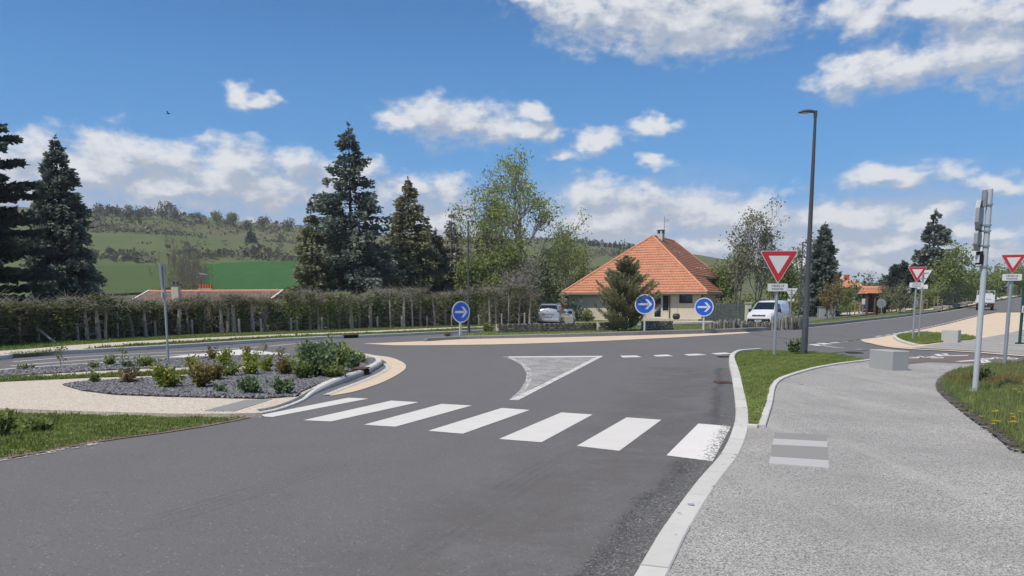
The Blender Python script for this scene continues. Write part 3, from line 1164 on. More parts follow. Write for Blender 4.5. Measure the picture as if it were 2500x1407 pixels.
# --- left splitter island
outer_px = [(-300, 1170), (0, 1122), (240, 1079), (420, 1054), (560, 1030), (622, 1016), (680, 1001), (735, 981)]
nose_kerb_px = [(640, 1012), (690, 1001), (742, 980), (770, 962), (815, 944), (860, 927), (902, 911), (928, 896), (934, 889), (925, 880), (900, 873), (860, 869)]
nline = spline(GP(nose_kerb_px), 5)
kerb('kerb', nline, 0.185, 0.13, 'kerb_concrete', 'pale rounded kerb at the nose of the planted island', side=1, stone=1.0, cham=0.035,
     hfn=lambda t: 0.03 + 0.085 * float(sstep(0.12, 0.34, t)))
isle_far_px = [(860, 869), (760, 866.5), (686, 868), (560, 872), (448, 876), (224, 890), (0, 906), (-300, 930)]
walk_near_px = [(-300, 990), (0, 997), (200, 1004), (430, 1010), (560, 1010), (640, 1008)]
def ext(a, b, d):
    """carry the line b -> a on by d metres"""
    return a + (a - b).normalized() * d


walk_poly = [ext(G(-300, 990, 0.07), G(0, 997, 0.07), 14)] + GP(walk_near_px, 0.07) + [p for p in offset_line(nline, 0.1)] + GP(isle_far_px[1:], 0.07) + [ext(G(-300, 930, 0.07), G(0, 906, 0.07), 14)]
slab('footpath', walk_poly, 0.07, 'cream_pebble', label='cream pebble path across the planted island', kind='structure')
lg = [ext(G(-300, 1170), G(0, 1122), 12)] + GP(outer_px[:6]) + GP([(610, 1012), (430, 1009), (200, 1002), (0, 995), (-300, 985)], 0.02) + [ext(G(-300, 985, 0.02), G(0, 995, 0.02), 14)]
lawn_left_poly = lg
slab('lawn', lg, 0.007, 'turf_soil', label='grass wedge at the left roadside', kind='structure')
ribbon('verge_grit', [ext(G(-300, 1170), G(0, 1122), 12)] + spline(GP(outer_px[:6]), 5), -0.05, 0.20, 0.010, 'roadside_grit', label='strip of brown grit along the left grass edge', kind='structure')
ribbon('verge_grit', spline(GP([(-100, 1138), (0, 1121), (120, 1101), (230, 1081)]), 5), -0.16, 0.05, 0.007, 'loose_pebble', label='white pebbles spilled along the left road edge', kind='structure')
bed2_px = [(155, 942), (190, 936), (280, 930), (380, 925), (480, 919), (560, 908), (640, 899), (700, 893)]
bed2 = spline(GP(bed2_px, 0.07), 3) + GP([(700, 893), (860, 872), (895, 877)], 0.07)[1:] + [p for p in offset_line(nline, 0.175)[::-1] if G(741, 979).y - 0.2 < p.y < G(915, 879).y][1:-1] + GP([(735, 968), (640, 975), (420, 970), (280, 965), (200, 955)], 0.07)
bed1 = [ext(G(-300, 921, 0.07), G(0, 907, 0.07), 10)] + GP([(-300, 921), (0, 907), (224, 891), (448, 876), (560, 872.5), (686, 869), (850, 870.5), (700, 891), (644, 893), (392, 899), (224, 907), (0, 921), (-300, 938)], 0.07) + [ext(G(-300, 938, 0.07), G(0, 921, 0.07), 10)]
sheet('gravel_bed', bed2, 0.078, 'slate_bed', label='slate bed inside the planted island nose', kind='structure')
sheet('gravel_bed', bed1, 0.076, 'slate_bed', label='long slate bed beside the exit lane', kind='structure')
gstrip = GP([(-200, 936), (0, 929), (224, 918), (420, 911), (520, 906), (560, 904), (520, 911), (420, 917), (224, 923), (0, 933), (-200, 941)], 0.07)
sheet('lawn', gstrip, 0.082, 'turf_soil', label='thin grass strip between the slate beds', kind='structure')
tact = GP([(497, 1004), (600, 977), (665, 975.5), (572, 1005)], 0.07)
slab('tactile_strip', tact, 0.076, 'tactile_grey', zbot=0.05, label='grey tactile strip at the left end of the crossing', kind='structure')
# peach band and pebble gutter round the nose
pb_out = spline(GP([(806, 968), (870, 956), (935, 934), (978, 911), (991, 898), (984, 886), (955, 874), (915, 868.5), (870, 866)]), 5)
pb_in = spline(GP([(806, 966), (850, 943), (905, 922), (940, 903), (948, 894), (938, 882), (912, 873), (880, 869), (866, 867.5)]), 5)
sheet('footpath', pb_out + pb_in[::-1], 0.010, 'peach_resin', label='peach band round the planted island nose', kind='structure')
pg = spline(GP([(806, 966), (850, 948), (905, 927), (944, 908), (954, 897), (946, 889)]), 5)
ribbon('pebble_strip', pg, 0.0, 0.13, 0.016, 'white_pebble', label='white pebble line along the nose gutter', kind='structure')

# --- far kerb, verge and path in front of the hedge
fk_px = [(-300, 897), (0, 879.5), (42, 872), (150, 866), (280, 859), (500, 846), (700, 833), (900, 824), (1130, 813.5), (1300, 805), (1500, 798.5), (1640, 795), (1760, 791)]
fline = spline(GP(fk_px), 5)
kerb('kerb', fline, 0.18, 0.14, 'kerb_concrete', 'long pale kerb of the exit lane before the hedge', side=1, stone=1.3)
fv = offset_line(fline, 0.1) + [W((26, 70, 0)), W((8, 78, 0)), W((-16, 62, 0)), W((-45, 44, 0)), W((-60, 36, 0)), W((-60, fline[0].y, 0))]
farverge_poly = fv
slab('verge', fv, 0.11, 'turf_soil', zbot=-0.5, label='grass verge between exit lane and hedge', kind='structure')
cp_px = [(-300, 880), (0, 863), (140, 853), (280, 841), (480, 829.5), (700, 819), (900, 811), (1100, 802), (1215, 798), (1400, 792)]
cline = spline(GP(cp_px, 0.11), 4)
ribbon('footpath', cline, -0.95, 0.95, 0.125, 'cream_pebble', label='cream path between exit lane and hedge', kind='structure')

# --- yard and drive round the house
yard = GP([(1560, 793), (1760, 791), (1990, 783), (2060, 775), (2120, 768), (2060, 764), (1960, 772), (1830, 777), (1700, 783), (1560, 785)])
sheet('driveway', yard, 0.006, 'asphalt', drape=True, label='asphalt drive by the parked van', kind='structure')
yard2 = GP([(2040, 772), (2230, 757), (2235, 752), (2090, 762), (2000, 769)])
sheet('footpath', yard2, 0.02, 'cream_pebble', drape=True, label='cream path in front of the tiled kiosk', kind='structure')
ys = GP([(1640, 792), (1740, 789.5), (1740, 787), (1640, 789)])
sheet('footpath', ys, 0.125, 'cream_pebble', drape=True, label='cream path seen between stone wall and basalt columns', kind='structure')
up = spline(GP([(2296, 760), (2340, 752), (2375, 746), (2433, 734), (2500, 722)]), 4)
ribbon('footpath', up, 0.1, 2.2, 0.09, 'cream_pebble', drape=True, label='cream path climbing beyond the truck', kind='structure')

# --- road markings (parts of the road)
ZEB = [[(1627, 1113), (1740, 1127), (1785, 1041), (1705, 1035)], [(1408, 1090), (1512, 1102), (1615, 1026), (1530, 1020)], [(1218, 1073), (1322, 1081), (1447, 1013), (1370, 1008)],
       [(1045, 1053), (1130, 1060), (1293, 1002), (1225, 997)], [(888, 1038), (965, 1043), (1152, 991), (1078, 987)], [(740, 1027), (808, 1030), (1022, 983), (955, 979)], [(622, 1017), (665, 1019), (900, 974), (850, 972)]]
for i, q in enumerate(ZEB):
    P = GP(q)
    if i == 0:
        d = (P[1] - P[0]).normalized()
        # worn through to the coarse chippings on the kerb side
        vs_, fd_ = [], []
        for k in range(9):
            for a_, b_ in ((P[0], P[1]), (P[3], P[2])):
                q_ = a_.lerp(b_, k / 8)
                vs_.append((q_.x, q_.y, 0.005))
                fd_.append(float(sstep(0.30, 1.05, k / 8)))
        raw_mesh('crossing_stripe', vs_, [(2 * k, 2 * k + 2, 2 * k + 3, 2 * k + 1) for k in range(8)], 'road_paint_speckled', fd_, road, attr='fade')
    else:
        sheet('crossing_stripe', P, 0.005, 'road_paint', road)


def paint(px, name='road_marking', mat='road_paint', drape=False, z=0.005, par=None):
    return sheet(name, GP(px), z + 0.004 * drape, mat, par or road, drape=drape)


for q in ([(1514, 869), (1553, 868.5), (1567, 872.5), (1520, 873.5)], [(1594, 868), (1628, 866), (1644, 870), (1602, 871)], [(1669, 865.5), (1704, 864), (1726, 867), (1682, 869)], [(1736, 863), (1770, 861), (1790, 864), (1750, 866)]):
    paint(q, 'yield_dash')
TR_O = [(1225, 871), (1473, 870), (1265, 978), (1243, 977), (1268, 955), (1283, 932), (1286, 912), (1274, 893), (1253, 880)]
trp = GP(TR_O)
ctr = sum(trp, W((0, 0, 0))) / len(trp)
paint([(1225, 871), (1473, 869.5), (1468, 872.5), (1237, 873.5)], 'splitter_line')
sheet('splitter_line', GP([(1473, 870), (1452, 874), (1300, 950), (1243, 977), (1265, 978)]), 0.0054, 'road_paint_worn', road, fade=lambda c: 0.74)
sheet('splitter_line', GP([(1225, 871), (1240, 871.5), (1272, 882), (1296, 902), (1299, 925), (1288, 945), (1262, 975), (1243, 977), (1268, 955), (1283, 932), (1286, 912), (1274, 893), (1253, 880)]), 0.005, 'road_paint_worn', road, fade=lambda c: 0.60)
sheet('splitter_infill', GP([(1238, 873), (1455, 873), (1300, 948), (1262, 974), (1288, 945), (1299, 925), (1296, 902), (1272, 882)]), 0.0046, 'road_paint_faded', road)
# exit lane markings, far left
wl = lambda px, w, nm='edge_line', z=0.005: ribbon(nm, spline(GP(px), 4), -w / 2, w / 2, z, 'road_paint', road)
wl([(31, 884), (168, 873), (340, 864), (532, 854), (640, 847), (720, 840), (800, 836)], 0.14)
wl([(-200, 925), (0, 903), (130, 893), (260, 885), (420, 875), (520, 869.5)], 0.16)
wl([(26, 894), (150, 884), (280, 875), (400, 868.5), (500, 863)], 0.16)
paint([(400, 873.5), (470, 865), (540, 858), (585, 853.5), (640, 858), (700, 864), (715, 867), (640, 866.5), (560, 868), (480, 872.5)], 'splitter_patch')
# ladder dashes and lines on the right
for q in ([(1972, 841), (1990, 840), (2015, 843), (1998, 844.5)], [(1990, 838), (2012, 837), (2034, 840), (2010, 841)], [(2012, 835), (2034, 834), (2054, 836.5), (2033, 837.8)], [(2036, 832.5), (2054, 831.6), (2073, 833.6), (2054, 834.8)], [(2058, 830), (2074, 829), (2090, 830.6), (2076, 832)]):
    paint(q, 'yield_dash')
wl([(2000, 842), (2040, 848), (2060, 849.5)], 0.10)
wl([(2090, 852), (2120, 855), (2140, 856)], 0.08)
ribbon('edge_line', fe[2:-6], -0.32, -0.20, 0.010, 'road_paint', climb, drape=True)
Ln = arclen(ne)
for k in range(26):
    s0 = Ln[-1] * 0.12 + k * 2.0
    if s0 + 1.0 > Ln[-1] * 0.95:
        break
    seg = [along(ne, Ln, s0 + q * 0.4)[0] for q in range(4)]
    ribbon('edge_dash', seg, 0.12, 0.30, 0.010, 'road_paint', climb, drape=True)
# side road: brown patch, white border, cycle and chevron symbols
sheet('brown_patch', GP([(2204, 872), (2300, 868), (2420, 872), (2500, 880), (2620, 890), (2500, 889.5), (2350, 886), (2270, 881.5), (2204, 887)]), 0.004, 'brown_asphalt', road)
wl([(2203, 893.5), (2236, 889), (2270, 886), (2300, 886), (2350, 889)], 0.10)
wl([(2350, 889), (2395, 892.5), (2460, 894)], 0.16)
wl([(2226, 846), (2260, 847.5), (2290, 850.5), (2320, 848), (2348, 844)], 0.07, z=0.027)


def bike(u0, v0, su, sv, flip=1):
    """bicycle symbol laid on the road"""
    P = lambda a, b: G(u0 + a * su * flip, v0 + b * sv)
    mb = MB()
    for cx in (-0.62, 0.62):
        n = 14
        o = [P(cx + 0.36 * math.cos(2 * PI * k / n), 0.30 + 0.5 * math.sin(2 * PI * k / n)) for k in range(n)]
        i_ = [P(cx + 0.22 * math.cos(2 * PI * k / n), 0.30 + 0.26 * math.sin(2 * PI * k / n)) for k in range(n)]
        mb.add([(p.x, p.y, 0.009) for p in o + i_], [(k, (k + 1) % n, n + (k + 1) % n, n + k) for k in range(n)])
    for a, b in (((-0.62, 0.3), (-0.2, -0.5)), ((-0.2, -0.5), (0.42, -0.5)), ((0.42, -0.5), (0.62, 0.3)), ((-0.2, -0.5), (0.0, 0.3)), ((0.0, 0.3), (0.42, -0.5)), ((0.3, -0.9), (0.5, -0.9)), ((0.4, -0.9), (0.42, -0.5)), ((-0.36, -0.8), (-0.12, -0.8)), ((-0.24, -0.8), (-0.2, -0.5))):
        p, q = P(*a), P(*b)
        t = (q - p)
        t = Vector((-t.y, t.x, 0)).normalized() * 0.045
        mb.add([(r.x, r.y, 0.0098) for r in (p - t, p + t, q + t, q - t)], [(0, 1, 2, 3)])
    build('cycle_symbol', mb, 'road_paint', road)


bike(2258, 872.5, 48, 3.6)
bike(2440, 875, 48, 3.6)
paint([(2279, 864.5), (2292, 864), (2303, 868), (2366, 866.6), (2362, 868.4), (2290, 869.6)], 'arrow_marking')
paint([(2297, 863.2), (2311, 863), (2318, 866), (2308, 867)], 'arrow_marking')
paint([(2330, 882.5), (2380, 878.5), (2408, 878), (2423, 884.6), (2410, 885), (2395, 880.5), (2345, 883.5)], 'arrow_marking', z=0.009)
paint([(2394, 881), (2404, 881), (2410, 886.5), (2396, 886.8)], 'arrow_marking', z=0.009)
# coarse gutter asphalt and tyre scuffs
i_c = min(range(len(kline)), key=lambda i: (kline[i] - G(1779, 893)).length)
ribbon('road_dust', kline[:i_c], 2.4, 0.9, 0.0030, 'road_dust', road, fadefn=lambda s, w: w)
ribbon('road_dust', kline[:i_c], 0.0, 0.9, 0.0030, 'road_dust', road, fadefn=lambda s, w: w)
ribbon('gutter_asphalt', kline[:i_c], 0.95, 0.0, 0.0035, 'coarse_asphalt', road)
for px, k in (([(900, 1400), (1080, 1300), (1240, 1195), (1340, 1135), (1400, 1100)], 1.0), ([(100, 1345), (420, 1260), (650, 1190), (900, 1110)], 0.7)):
    ln_ = spline(GP(px), 6)
    for off_, w_ in ((-0.16, 0.05), (-0.06, 0.035), (0.03, 0.05), (0.13, 0.04)):
        for sg in (-1, 1):
            ribbon('tyre_mark', offset_line(ln_, off_), 0, sg * w_, 0.0026, 'tyre_scuff', road, fadefn=lambda s, w, k=k: (1 - w) * 4 * s * (1 - s) * k * 0.5)
# hill field
fld = [G(u, v, 0.3) for u, v in ((497, 648), (560, 642), (640, 640), (720, 639), (760, 640), (780, 700), (640, 712), (500, 712))]
sheet('field', fld, 0.5, 'field_crop', drape=True, label='bright green crop field on the hillside', kind='structure')
fld = [G(u, v, 0.3) for u, v in ((225, 652), (330, 648), (430, 650), (452, 660), (440, 700), (350, 716), (230, 722))]
sheet('field', fld, 0.5, 'field_pasture', drape=True, label='pasture below the hill on the left', kind='structure')

# ------------------------------------------------------------------ vegetation helpers
def ORD(k):
    """1st, 2nd ... for rows of look-alikes"""
    n = k + 1
    return str(n) + ('th' if 10 < n % 100 < 14 else {1: 'st', 2: 'nd', 3: 'rd'}.get(n % 10, 'th'))


def cards(P, D, L, Wd, rs, roll=None, fold=0.0):
    """diamond-shaped leaves: base P, direction D, length L, width Wd -> verts (4n,3), faces"""
    n = len(P)
    D = D / np.maximum(np.linalg.norm(D, axis=1, keepdims=True), 1e-6)
    r = rs.normal(size=(n, 3))
    S = np.cross(D, r)
    S /= np.maximum(np.linalg.norm(S, axis=1, keepdims=True), 1e-6)
    L = np.asarray(L).reshape(-1, 1)
    Wd = np.asarray(Wd).reshape(-1, 1)
    mid = P + D * L * 0.45
    V = np.stack([P, mid + S * Wd, P + D * L, mid - S * Wd], 1).reshape(-1, 3)
    Fc = (np.arange(n)[:, None] * 4 + np.array([[0, 1, 2, 3]]))
    return V, Fc


def sticks(P, Q, r0, r1):
    """3-sided sticks from P to Q"""
    n = len(P)
    D = Q - P
    D = D / np.maximum(np.linalg.norm(D, axis=1, keepdims=True), 1e-6)
    a = np.where(np.abs(D[:, 2:3]) < 0.9, np.array([[0, 0, 1.0]]), np.array([[1.0, 0, 0]]))
    A = np.cross(D, a)
    A /= np.linalg.norm(A, axis=1, keepdims=True)
    B = np.cross(D, A)
    r0 = np.asarray(r0).reshape(-1, 1) * np.ones((n, 1))
    r1 = np.asarray(r1).reshape(-1, 1) * np.ones((n, 1))
    V = []
    for base, rr in ((P, r0), (Q, r1)):
        for k in range(3):
            w = 2 * PI * k / 3
            V.append(base + (A * math.cos(w) + B * math.sin(w)) * rr)
    V = np.stack(V, 1).reshape(-1, 3)
    o = np.arange(n)[:, None] * 6
    Fc = np.concatenate([o + np.array([[0, 1, 4, 3]]), o + np.array([[1, 2, 5, 4]]), o + np.array([[2, 0, 3, 5]])])
    return V, Fc


def merge(parts):
    V, Fc, C = [], [], []
    k = 0
    for v, f, c in parts:
        V.append(v)
        Fc.append(f + k)
        C.append(c)
        k += len(v)
    return np.concatenate(V), np.concatenate(Fc), np.concatenate(C)


def conifer(name, base, H, Rad, seed, mat, label, group=None, cat='tree', whorls=26, per=8, bare=0.05, droop=0.35, dense=46, spray=0.34, power=0.85, ragged=0.25, lean=0.0, bark='bark_dark', topflat=0.0, gap=0.0, jit=1.5, rise0=None, slim=0.27, upn=0.0):
    rs = np.random.RandomState(seed)
    root = thing(name, base, label, cat, group)
    P, D, L, C = [], [], [], []
    SP, SQ, SR0, SR1 = [], [], [], []
    for wv in range(whorls):
        t_w = (wv + rs.uniform(-0.3, 0.3)) / whorls
        for b in range(per):
            if rs.rand() < gap:
                continue
            t = min(max(t_w + rs.uniform(-1, 1) * jit / whorls, 0), 0.985)
            z = H * (bare + (1 - bare) * t)
            prof = (1 - t) ** power * (1 - topflat) + topflat * math.sqrt(max(0, 1 - t * t))
            prof = max(prof, 0.035)
            if t < 0.12:
                prof *= 0.75 + 2 * t
            az = 2 * PI * (b + rs.uniform(-0.45, 0.45)) / per + wv * 1.3
            ln = Rad * prof * (1 - ragged + ragged * 2 * rs.rand() ** 1.2)
            o = np.array([math.cos(az), math.sin(az), 0])
            side = np.array([-o[1], o[0], 0])
            rise = 0.30 * (t - 0.35) if rise0 is None else rise0 * (0.6 + 0.9 * t)
            nn = 5
            pts = []
            for q in range(nn + 1):
                s = q / nn
                zz = ln * (rise * s - droop * s * s * (1 - 0.75 * t) + 0.22 * droop * s ** 4)
                pts.append(np.array([0, 0, z]) + o * ln * s + np.array([0, 0, zz]) + side * rs.uniform(-0.03, 0.03) * ln * s)
            pts = np.array(pts)
            SP.append(pts[:-1])
            SQ.append(pts[1:])
            rad = 0.012 * ln + 0.008
            SR0.append(np.linspace(rad, 0.006, nn))
            SR1.append(np.linspace(rad, 0.006, nn + 1)[1:])
            k = max(9, int(2.6 * dense * (0.25 + 0.75 * ln / Rad)))
            s = rs.uniform(0.10, 1.0, k) ** 0.8
            idx = np.minimum((s * nn).astype(int), nn - 1)
            fr = s * nn - idx
            bp = pts[idx] * (1 - fr[:, None]) + pts[idx + 1] * fr[:, None]
            tang = pts[idx + 1] - pts[idx]
            tang /= np.linalg.norm(tang, axis=1, keepdims=True)
            sgn = np.where(rs.rand(k) < 0.5, 1, -1)[:, None]
            wid = (0.10 + 0.30 * (1 - s)[:, None]) * ln * rs.rand(k, 1) ** 0.7
            pos = bp + side * sgn * wid * 0.75 + tang * wid * 0.5
            pos[:, 2] -= rs.rand(k) ** 1.5 * (0.16 * wid[:, 0] + 0.8 * spray + 0.09 * ln) * (0.4 if upn else 1.0) + 0.02
            d = tang * 0.9 + side * sgn * 0.75 + rs.normal(size=(k, 3)) * 0.35
            d[:, 2] += upn - 0.25 * abs(droop) - 0.12
            P.append(pos)
            D.append(d)
            L.append(spray * 0.84 * rs.uniform(0.55, 1.25, k) * (0.55 + 0.45 * min(1, ln / (Rad * 0.5))))
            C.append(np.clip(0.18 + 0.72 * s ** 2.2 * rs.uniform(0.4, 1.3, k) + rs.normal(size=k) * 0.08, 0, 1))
    # leader
    k = 14
    P.append(np.stack([rs.normal(size=k) * 0.03, rs.normal(size=k) * 0.03, H * (0.96 + 0.05 * rs.rand(k))], 1))
    D.append(rs.normal(size=(k, 3)) * 0.5 + np.array([[0, 0, 0.8]]))
    L.append(np.full(k, spray * 0.6))
    C.append(np.full(k, 0.5))
    P, D, L, C = map(np.concatenate, (P, D, L, C))
    V, Fc = cards(P, D, L, L * slim, rs)
    if lean:
        V[:, 0] += V[:, 2] * lean
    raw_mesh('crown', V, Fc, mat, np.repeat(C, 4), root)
    SP, SQ = np.concatenate(SP), np.concatenate(SQ)
    SV, SF = sticks(SP, SQ, np.concatenate(SR0), np.concatenate(SR1))
    TV, TF = sticks(np.array([[0, 0, -0.3], [0, 0, H * 0.5]]), np.array([[0, 0, H * 0.5], [0, 0, H * 1.0]]), [0.014 * H + 0.05, 0.008 * H + 0.03], [0.008 * H + 0.03, 0.01])
    V2, F2, C2 = merge([(SV, SF, np.zeros(len(SV))), (TV, TF, np.zeros(len(TV)))])
    if lean:
        V2[:, 0] += V2[:, 2] * lean
    raw_mesh('trunk', V2, F2, bark, None, root)
    return root


def grow(rs, H, Rad, fork, levels, first, up=0.45, wob=0.12, trunks=1, ratio=0.72, dropz=0.0, angle=1.0, leader=True):
    """branch skeleton: list of (p, q, r0, r1, level)"""
    segs, tips = [], []

    def rec(p, d, ln, r, lv):
        n = 3
        pts = [p]
        for q in range(n):
            d2 = d + rs.normal(size=3) * wob
            d2[2] += (up * 0.12 if lv < levels else -dropz)
            d2 /= np.linalg.norm(d2)
            p2 = pts[-1] + d2 * ln / n
            r1 = r * (1 - 0.3 * (q + 1) / n)
            segs.append((pts[-1], p2, r * (1 - 0.3 * q / n), r1, lv))
            pts.append(p2)
            d = d2
        if lv >= levels:
            tips.append((pts[-1], d, lv))
            tips.append((pts[-2], d, lv))
            return
        k = fork if lv > 0 else fork + 1
        for b in range(k):
            ang = angle * (rs.uniform(0.35, 0.95) if (b or not leader) else rs.uniform(0.08, 0.35) * (1.6 if angle > 1 else 1))
            ax = np.cross(d, rs.normal(size=3))
            ax /= np.linalg.norm(ax)
            nd_ = d * math.cos(ang) + ax * math.sin(ang)
            start = pts[-1] if b < 2 else pts[rs.randint(1, 3)]
            rec(start, nd_, ln * ratio * rs.uniform(0.75, 1.2), r * 0.62, lv + 1)

    for tk in range(trunks):
        a = 2 * PI * tk / max(1, trunks) + rs.rand()
        d = np.array([0.28 * math.cos(a), 0.28 * math.sin(a), 1.0]) if trunks > 1 else np.array([rs.normal() * 0.03, rs.normal() * 0.03, 1.0])
        d /= np.linalg.norm(d)
        rec(np.array([0.12 * math.cos(a), 0.12 * math.sin(a), 0.0]) if trunks > 1 else np.zeros(3), d, first, 1.0, 0)
    return segs, tips


def broadleaf(name, base, H, Rad, seed, mat, label, group=None, cat='tree', fork=3, levels=4, first=0.3, trunk_r=0.16, leaves=9, leaf=0.13, spread=0.35, bark='bark_grey', trunks=1, wob=0.12, leaf_from=0.0, dropz=0.0, hang=0.2, ratio=0.72, up=0.45, angle=1.0, slim=0.36, leader=True):
    rs = np.random.RandomState(seed)
    root = thing(name, base, label, cat, group)
    segs, tips = grow(rs, H, Rad, fork, levels, first, up=up, wob=wob, trunks=trunks, dropz=dropz, ratio=ratio, angle=angle, leader=leader)
    P = np.array([s[0] for s in segs])
    Q = np.array([s[1] for s in segs])
    r0 = np.array([s[2] for s in segs])
    r1 = np.array([s[3] for s in segs])
    TP = np.array([t[0] for t in tips])
    # scale the skeleton to the measured height and spread
    zt = np.percentile(TP[:, 2], 98)
    rt = np.percentile(np.hypot(TP[:, 0], TP[:, 1]), 92)
    sc = np.array([Rad / rt, Rad / rt, H / zt])
    P, Q, TP = P * sc, Q * sc, TP * sc
    mx = TP[:, :2].mean(0)
    for q in (P, Q, TP):
        q[:, :2] -= mx * np.clip(q[:, 2:3] / (H * 0.75), 0, 1)
    V, Fc = sticks(P, Q, r0 * trunk_r + 0.004, r1 * trunk_r + 0.003)
    raw_mesh('trunk', V, Fc, bark, None, root)
    n = len(TP) * leaves
    if n:
        c = np.repeat(TP, leaves, 0)
        off_ = rs.normal(size=(n, 3)) * spread * np.array([1, 1, 0.8])
        pos = c + off_
        d = rs.normal(size=(n, 3))
        d[:, 2] -= hang
        ln = leaf * rs.uniform(0.6, 1.3, n)
        V, Fc = cards(pos, d, ln, ln * slim, rs)
        tipc = np.repeat(rs.uniform(0.2, 0.8, len(TP)), leaves)
        col = np.clip(tipc + rs.normal(size=n) * 0.15, 0, 1)
        keep = pos[:, 2] > leaf_from
        kk = np.repeat(keep, 4)
        Fc = (np.arange(keep.sum())[:, None] * 4 + np.array([[0, 1, 2, 3]]))
        raw_mesh('crown', V[kk], Fc, mat, np.repeat(col[keep], 4), root)
    return root


def shrub(name, base, w, h, seed, mat, label, group=None, n=700, leaf=0.06, stems=9, cat='shrub', upright=0.5, bark='bark_dark', lift=0.12, dome=1.0):
    rs = np.random.RandomState(seed)
    root = thing(name, base, label, cat, group)
    # stems
    a = rs.uniform(0, 2 * PI, stems)
    rr = np.sqrt(rs.rand(stems)) * w * 0.46
    top = np.stack([np.cos(a) * rr, np.sin(a) * rr, h * rs.uniform(0.35, 1.02, stems)], 1)
    V, Fc = sticks(np.stack([np.cos(a) * rr * 0.15, np.sin(a) * rr * 0.15, np.full(stems, -0.02)], 1), top, 0.008, 0.004)
    raw_mesh('stem', V, Fc, bark, None, root)
    # leaf clusters on the stems
    which = rs.randint(0, stems, n)
    s = lift + (1 - lift) * rs.rand(n) ** 0.7
    pos = top[which] * s[:, None]
    pos += rs.normal(size=(n, 3)) * np.array([w * 0.10, w * 0.10, h * 0.09]) * (0.55 + 0.6 * s[:, None]) * dome
    stray = rs.rand(n) < 0.12
    pos[stray] *= rs.uniform(1.05, 1.45, (stray.sum(), 1))
    pos[:, 2] = np.maximum(pos[:, 2], 0.02)
    d = rs.normal(size=(n, 3)) + np.array([[0, 0, upright]])
    ln = leaf * rs.uniform(0.6, 1.4, n)
    V, Fc = cards(pos, d, ln, ln * 0.32, rs)
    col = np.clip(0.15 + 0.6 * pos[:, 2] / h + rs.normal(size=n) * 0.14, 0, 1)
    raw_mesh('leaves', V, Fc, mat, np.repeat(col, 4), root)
    return root


def in_poly(x, y, poly):
    px = np.array([p[0] for p in poly])
    py = np.array([p[1] for p in poly])
    inside = np.zeros(len(x), bool)
    j = len(px) - 1
    for i in range(len(px)):
        c = ((py[i] > y) != (py[j] > y)) & (x < (px[j] - px[i]) * (y - py[i]) / (py[j] - py[i] + 1e-12) + px[i])
        inside ^= c
        j = i
    return inside


def scatter(poly, n, rs, maxy=None, view=True):
    px = np.array([p[0] for p in poly])
    py = np.array([p[1] for p in poly])
    X, Y = [], []
    tot = 0
    it = 0
    while tot < n and it < 60:
        x = rs.uniform(px.min(), px.max(), n)
        y = rs.uniform(py.min(), min(py.max(), maxy or 1e9), n)
        k = in_poly(x, y, poly)
        if view:
            k &= np.abs(x) < y * 0.86 + 1.2
        X.append(x[k])
        Y.append(y[k])
        tot += k.sum()
        it += 1
    return np.concatenate(X)[:n], np.concatenate(Y)[:n]


def blades(name, poly, n, h, wd, mat, z, seed, label, drape=False, patch=None, hvar=0.6, lean=0.35, bump_=True, parent=None):
    """grass: single bent blades spread over a polygon"""
    rs = np.random.RandomState(seed)
    x, y = scatter(poly, n, rs)
    if patch is not None:
        k = patch(x, y) > rs.rand(len(x))
        x, y = x[k], y[k]
    n = len(x)
    zz = (Tn(x, y) + 0.08 if drape else 0) + z
    clump = 0.65 + 0.5 * hashnoise(x * 9, y * 9, 1.3) + 0.25 * hashnoise(x, y, 0.9)
    hh = h * (1 - hvar / 2 + hvar * rs.rand(n)) * np.clip(clump, 0.3, 1.5)
    a = rs.uniform(0, 2 * PI, n)
    ln = lean * hh * rs.rand(n) * 1.6
    b = a + rs.normal(size=n) * 0.8
    P0 = np.stack([x + np.cos(a) * wd, y + np.sin(a) * wd, np.full(n, 0.0) + zz], 1)
    P1 = np.stack([x - np.cos(a) * wd, y - np.sin(a) * wd, np.full(n, 0.0) + zz], 1)
    M = np.stack([x + np.cos(b) * ln * 0.35, y + np.sin(b) * ln * 0.35, zz + hh * 0.6], 1)
    P2 = M - np.stack([np.cos(a), np.sin(a), 0 * a], 1) * wd * 0.7
    P3 = M + np.stack([np.cos(a), np.sin(a), 0 * a], 1) * wd * 0.7
    Tq = np.stack([x + np.cos(b) * ln, y + np.sin(b) * ln, zz + hh], 1)
    V = np.stack([P0, P1, P2, P3, Tq], 1).reshape(-1, 3)
    o = np.arange(n)[:, None] * 5
    F1 = np.concatenate([o + np.array([[0, 1, 2]]), o + np.array([[0, 2, 3]]), o + np.array([[3, 2, 4]])])
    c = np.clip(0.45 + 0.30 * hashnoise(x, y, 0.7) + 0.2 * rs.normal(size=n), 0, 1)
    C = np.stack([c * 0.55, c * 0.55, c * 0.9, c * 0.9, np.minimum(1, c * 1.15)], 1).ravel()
    return raw_mesh(name, V, F1, mat, C, parent, kind='stuff', label=label)


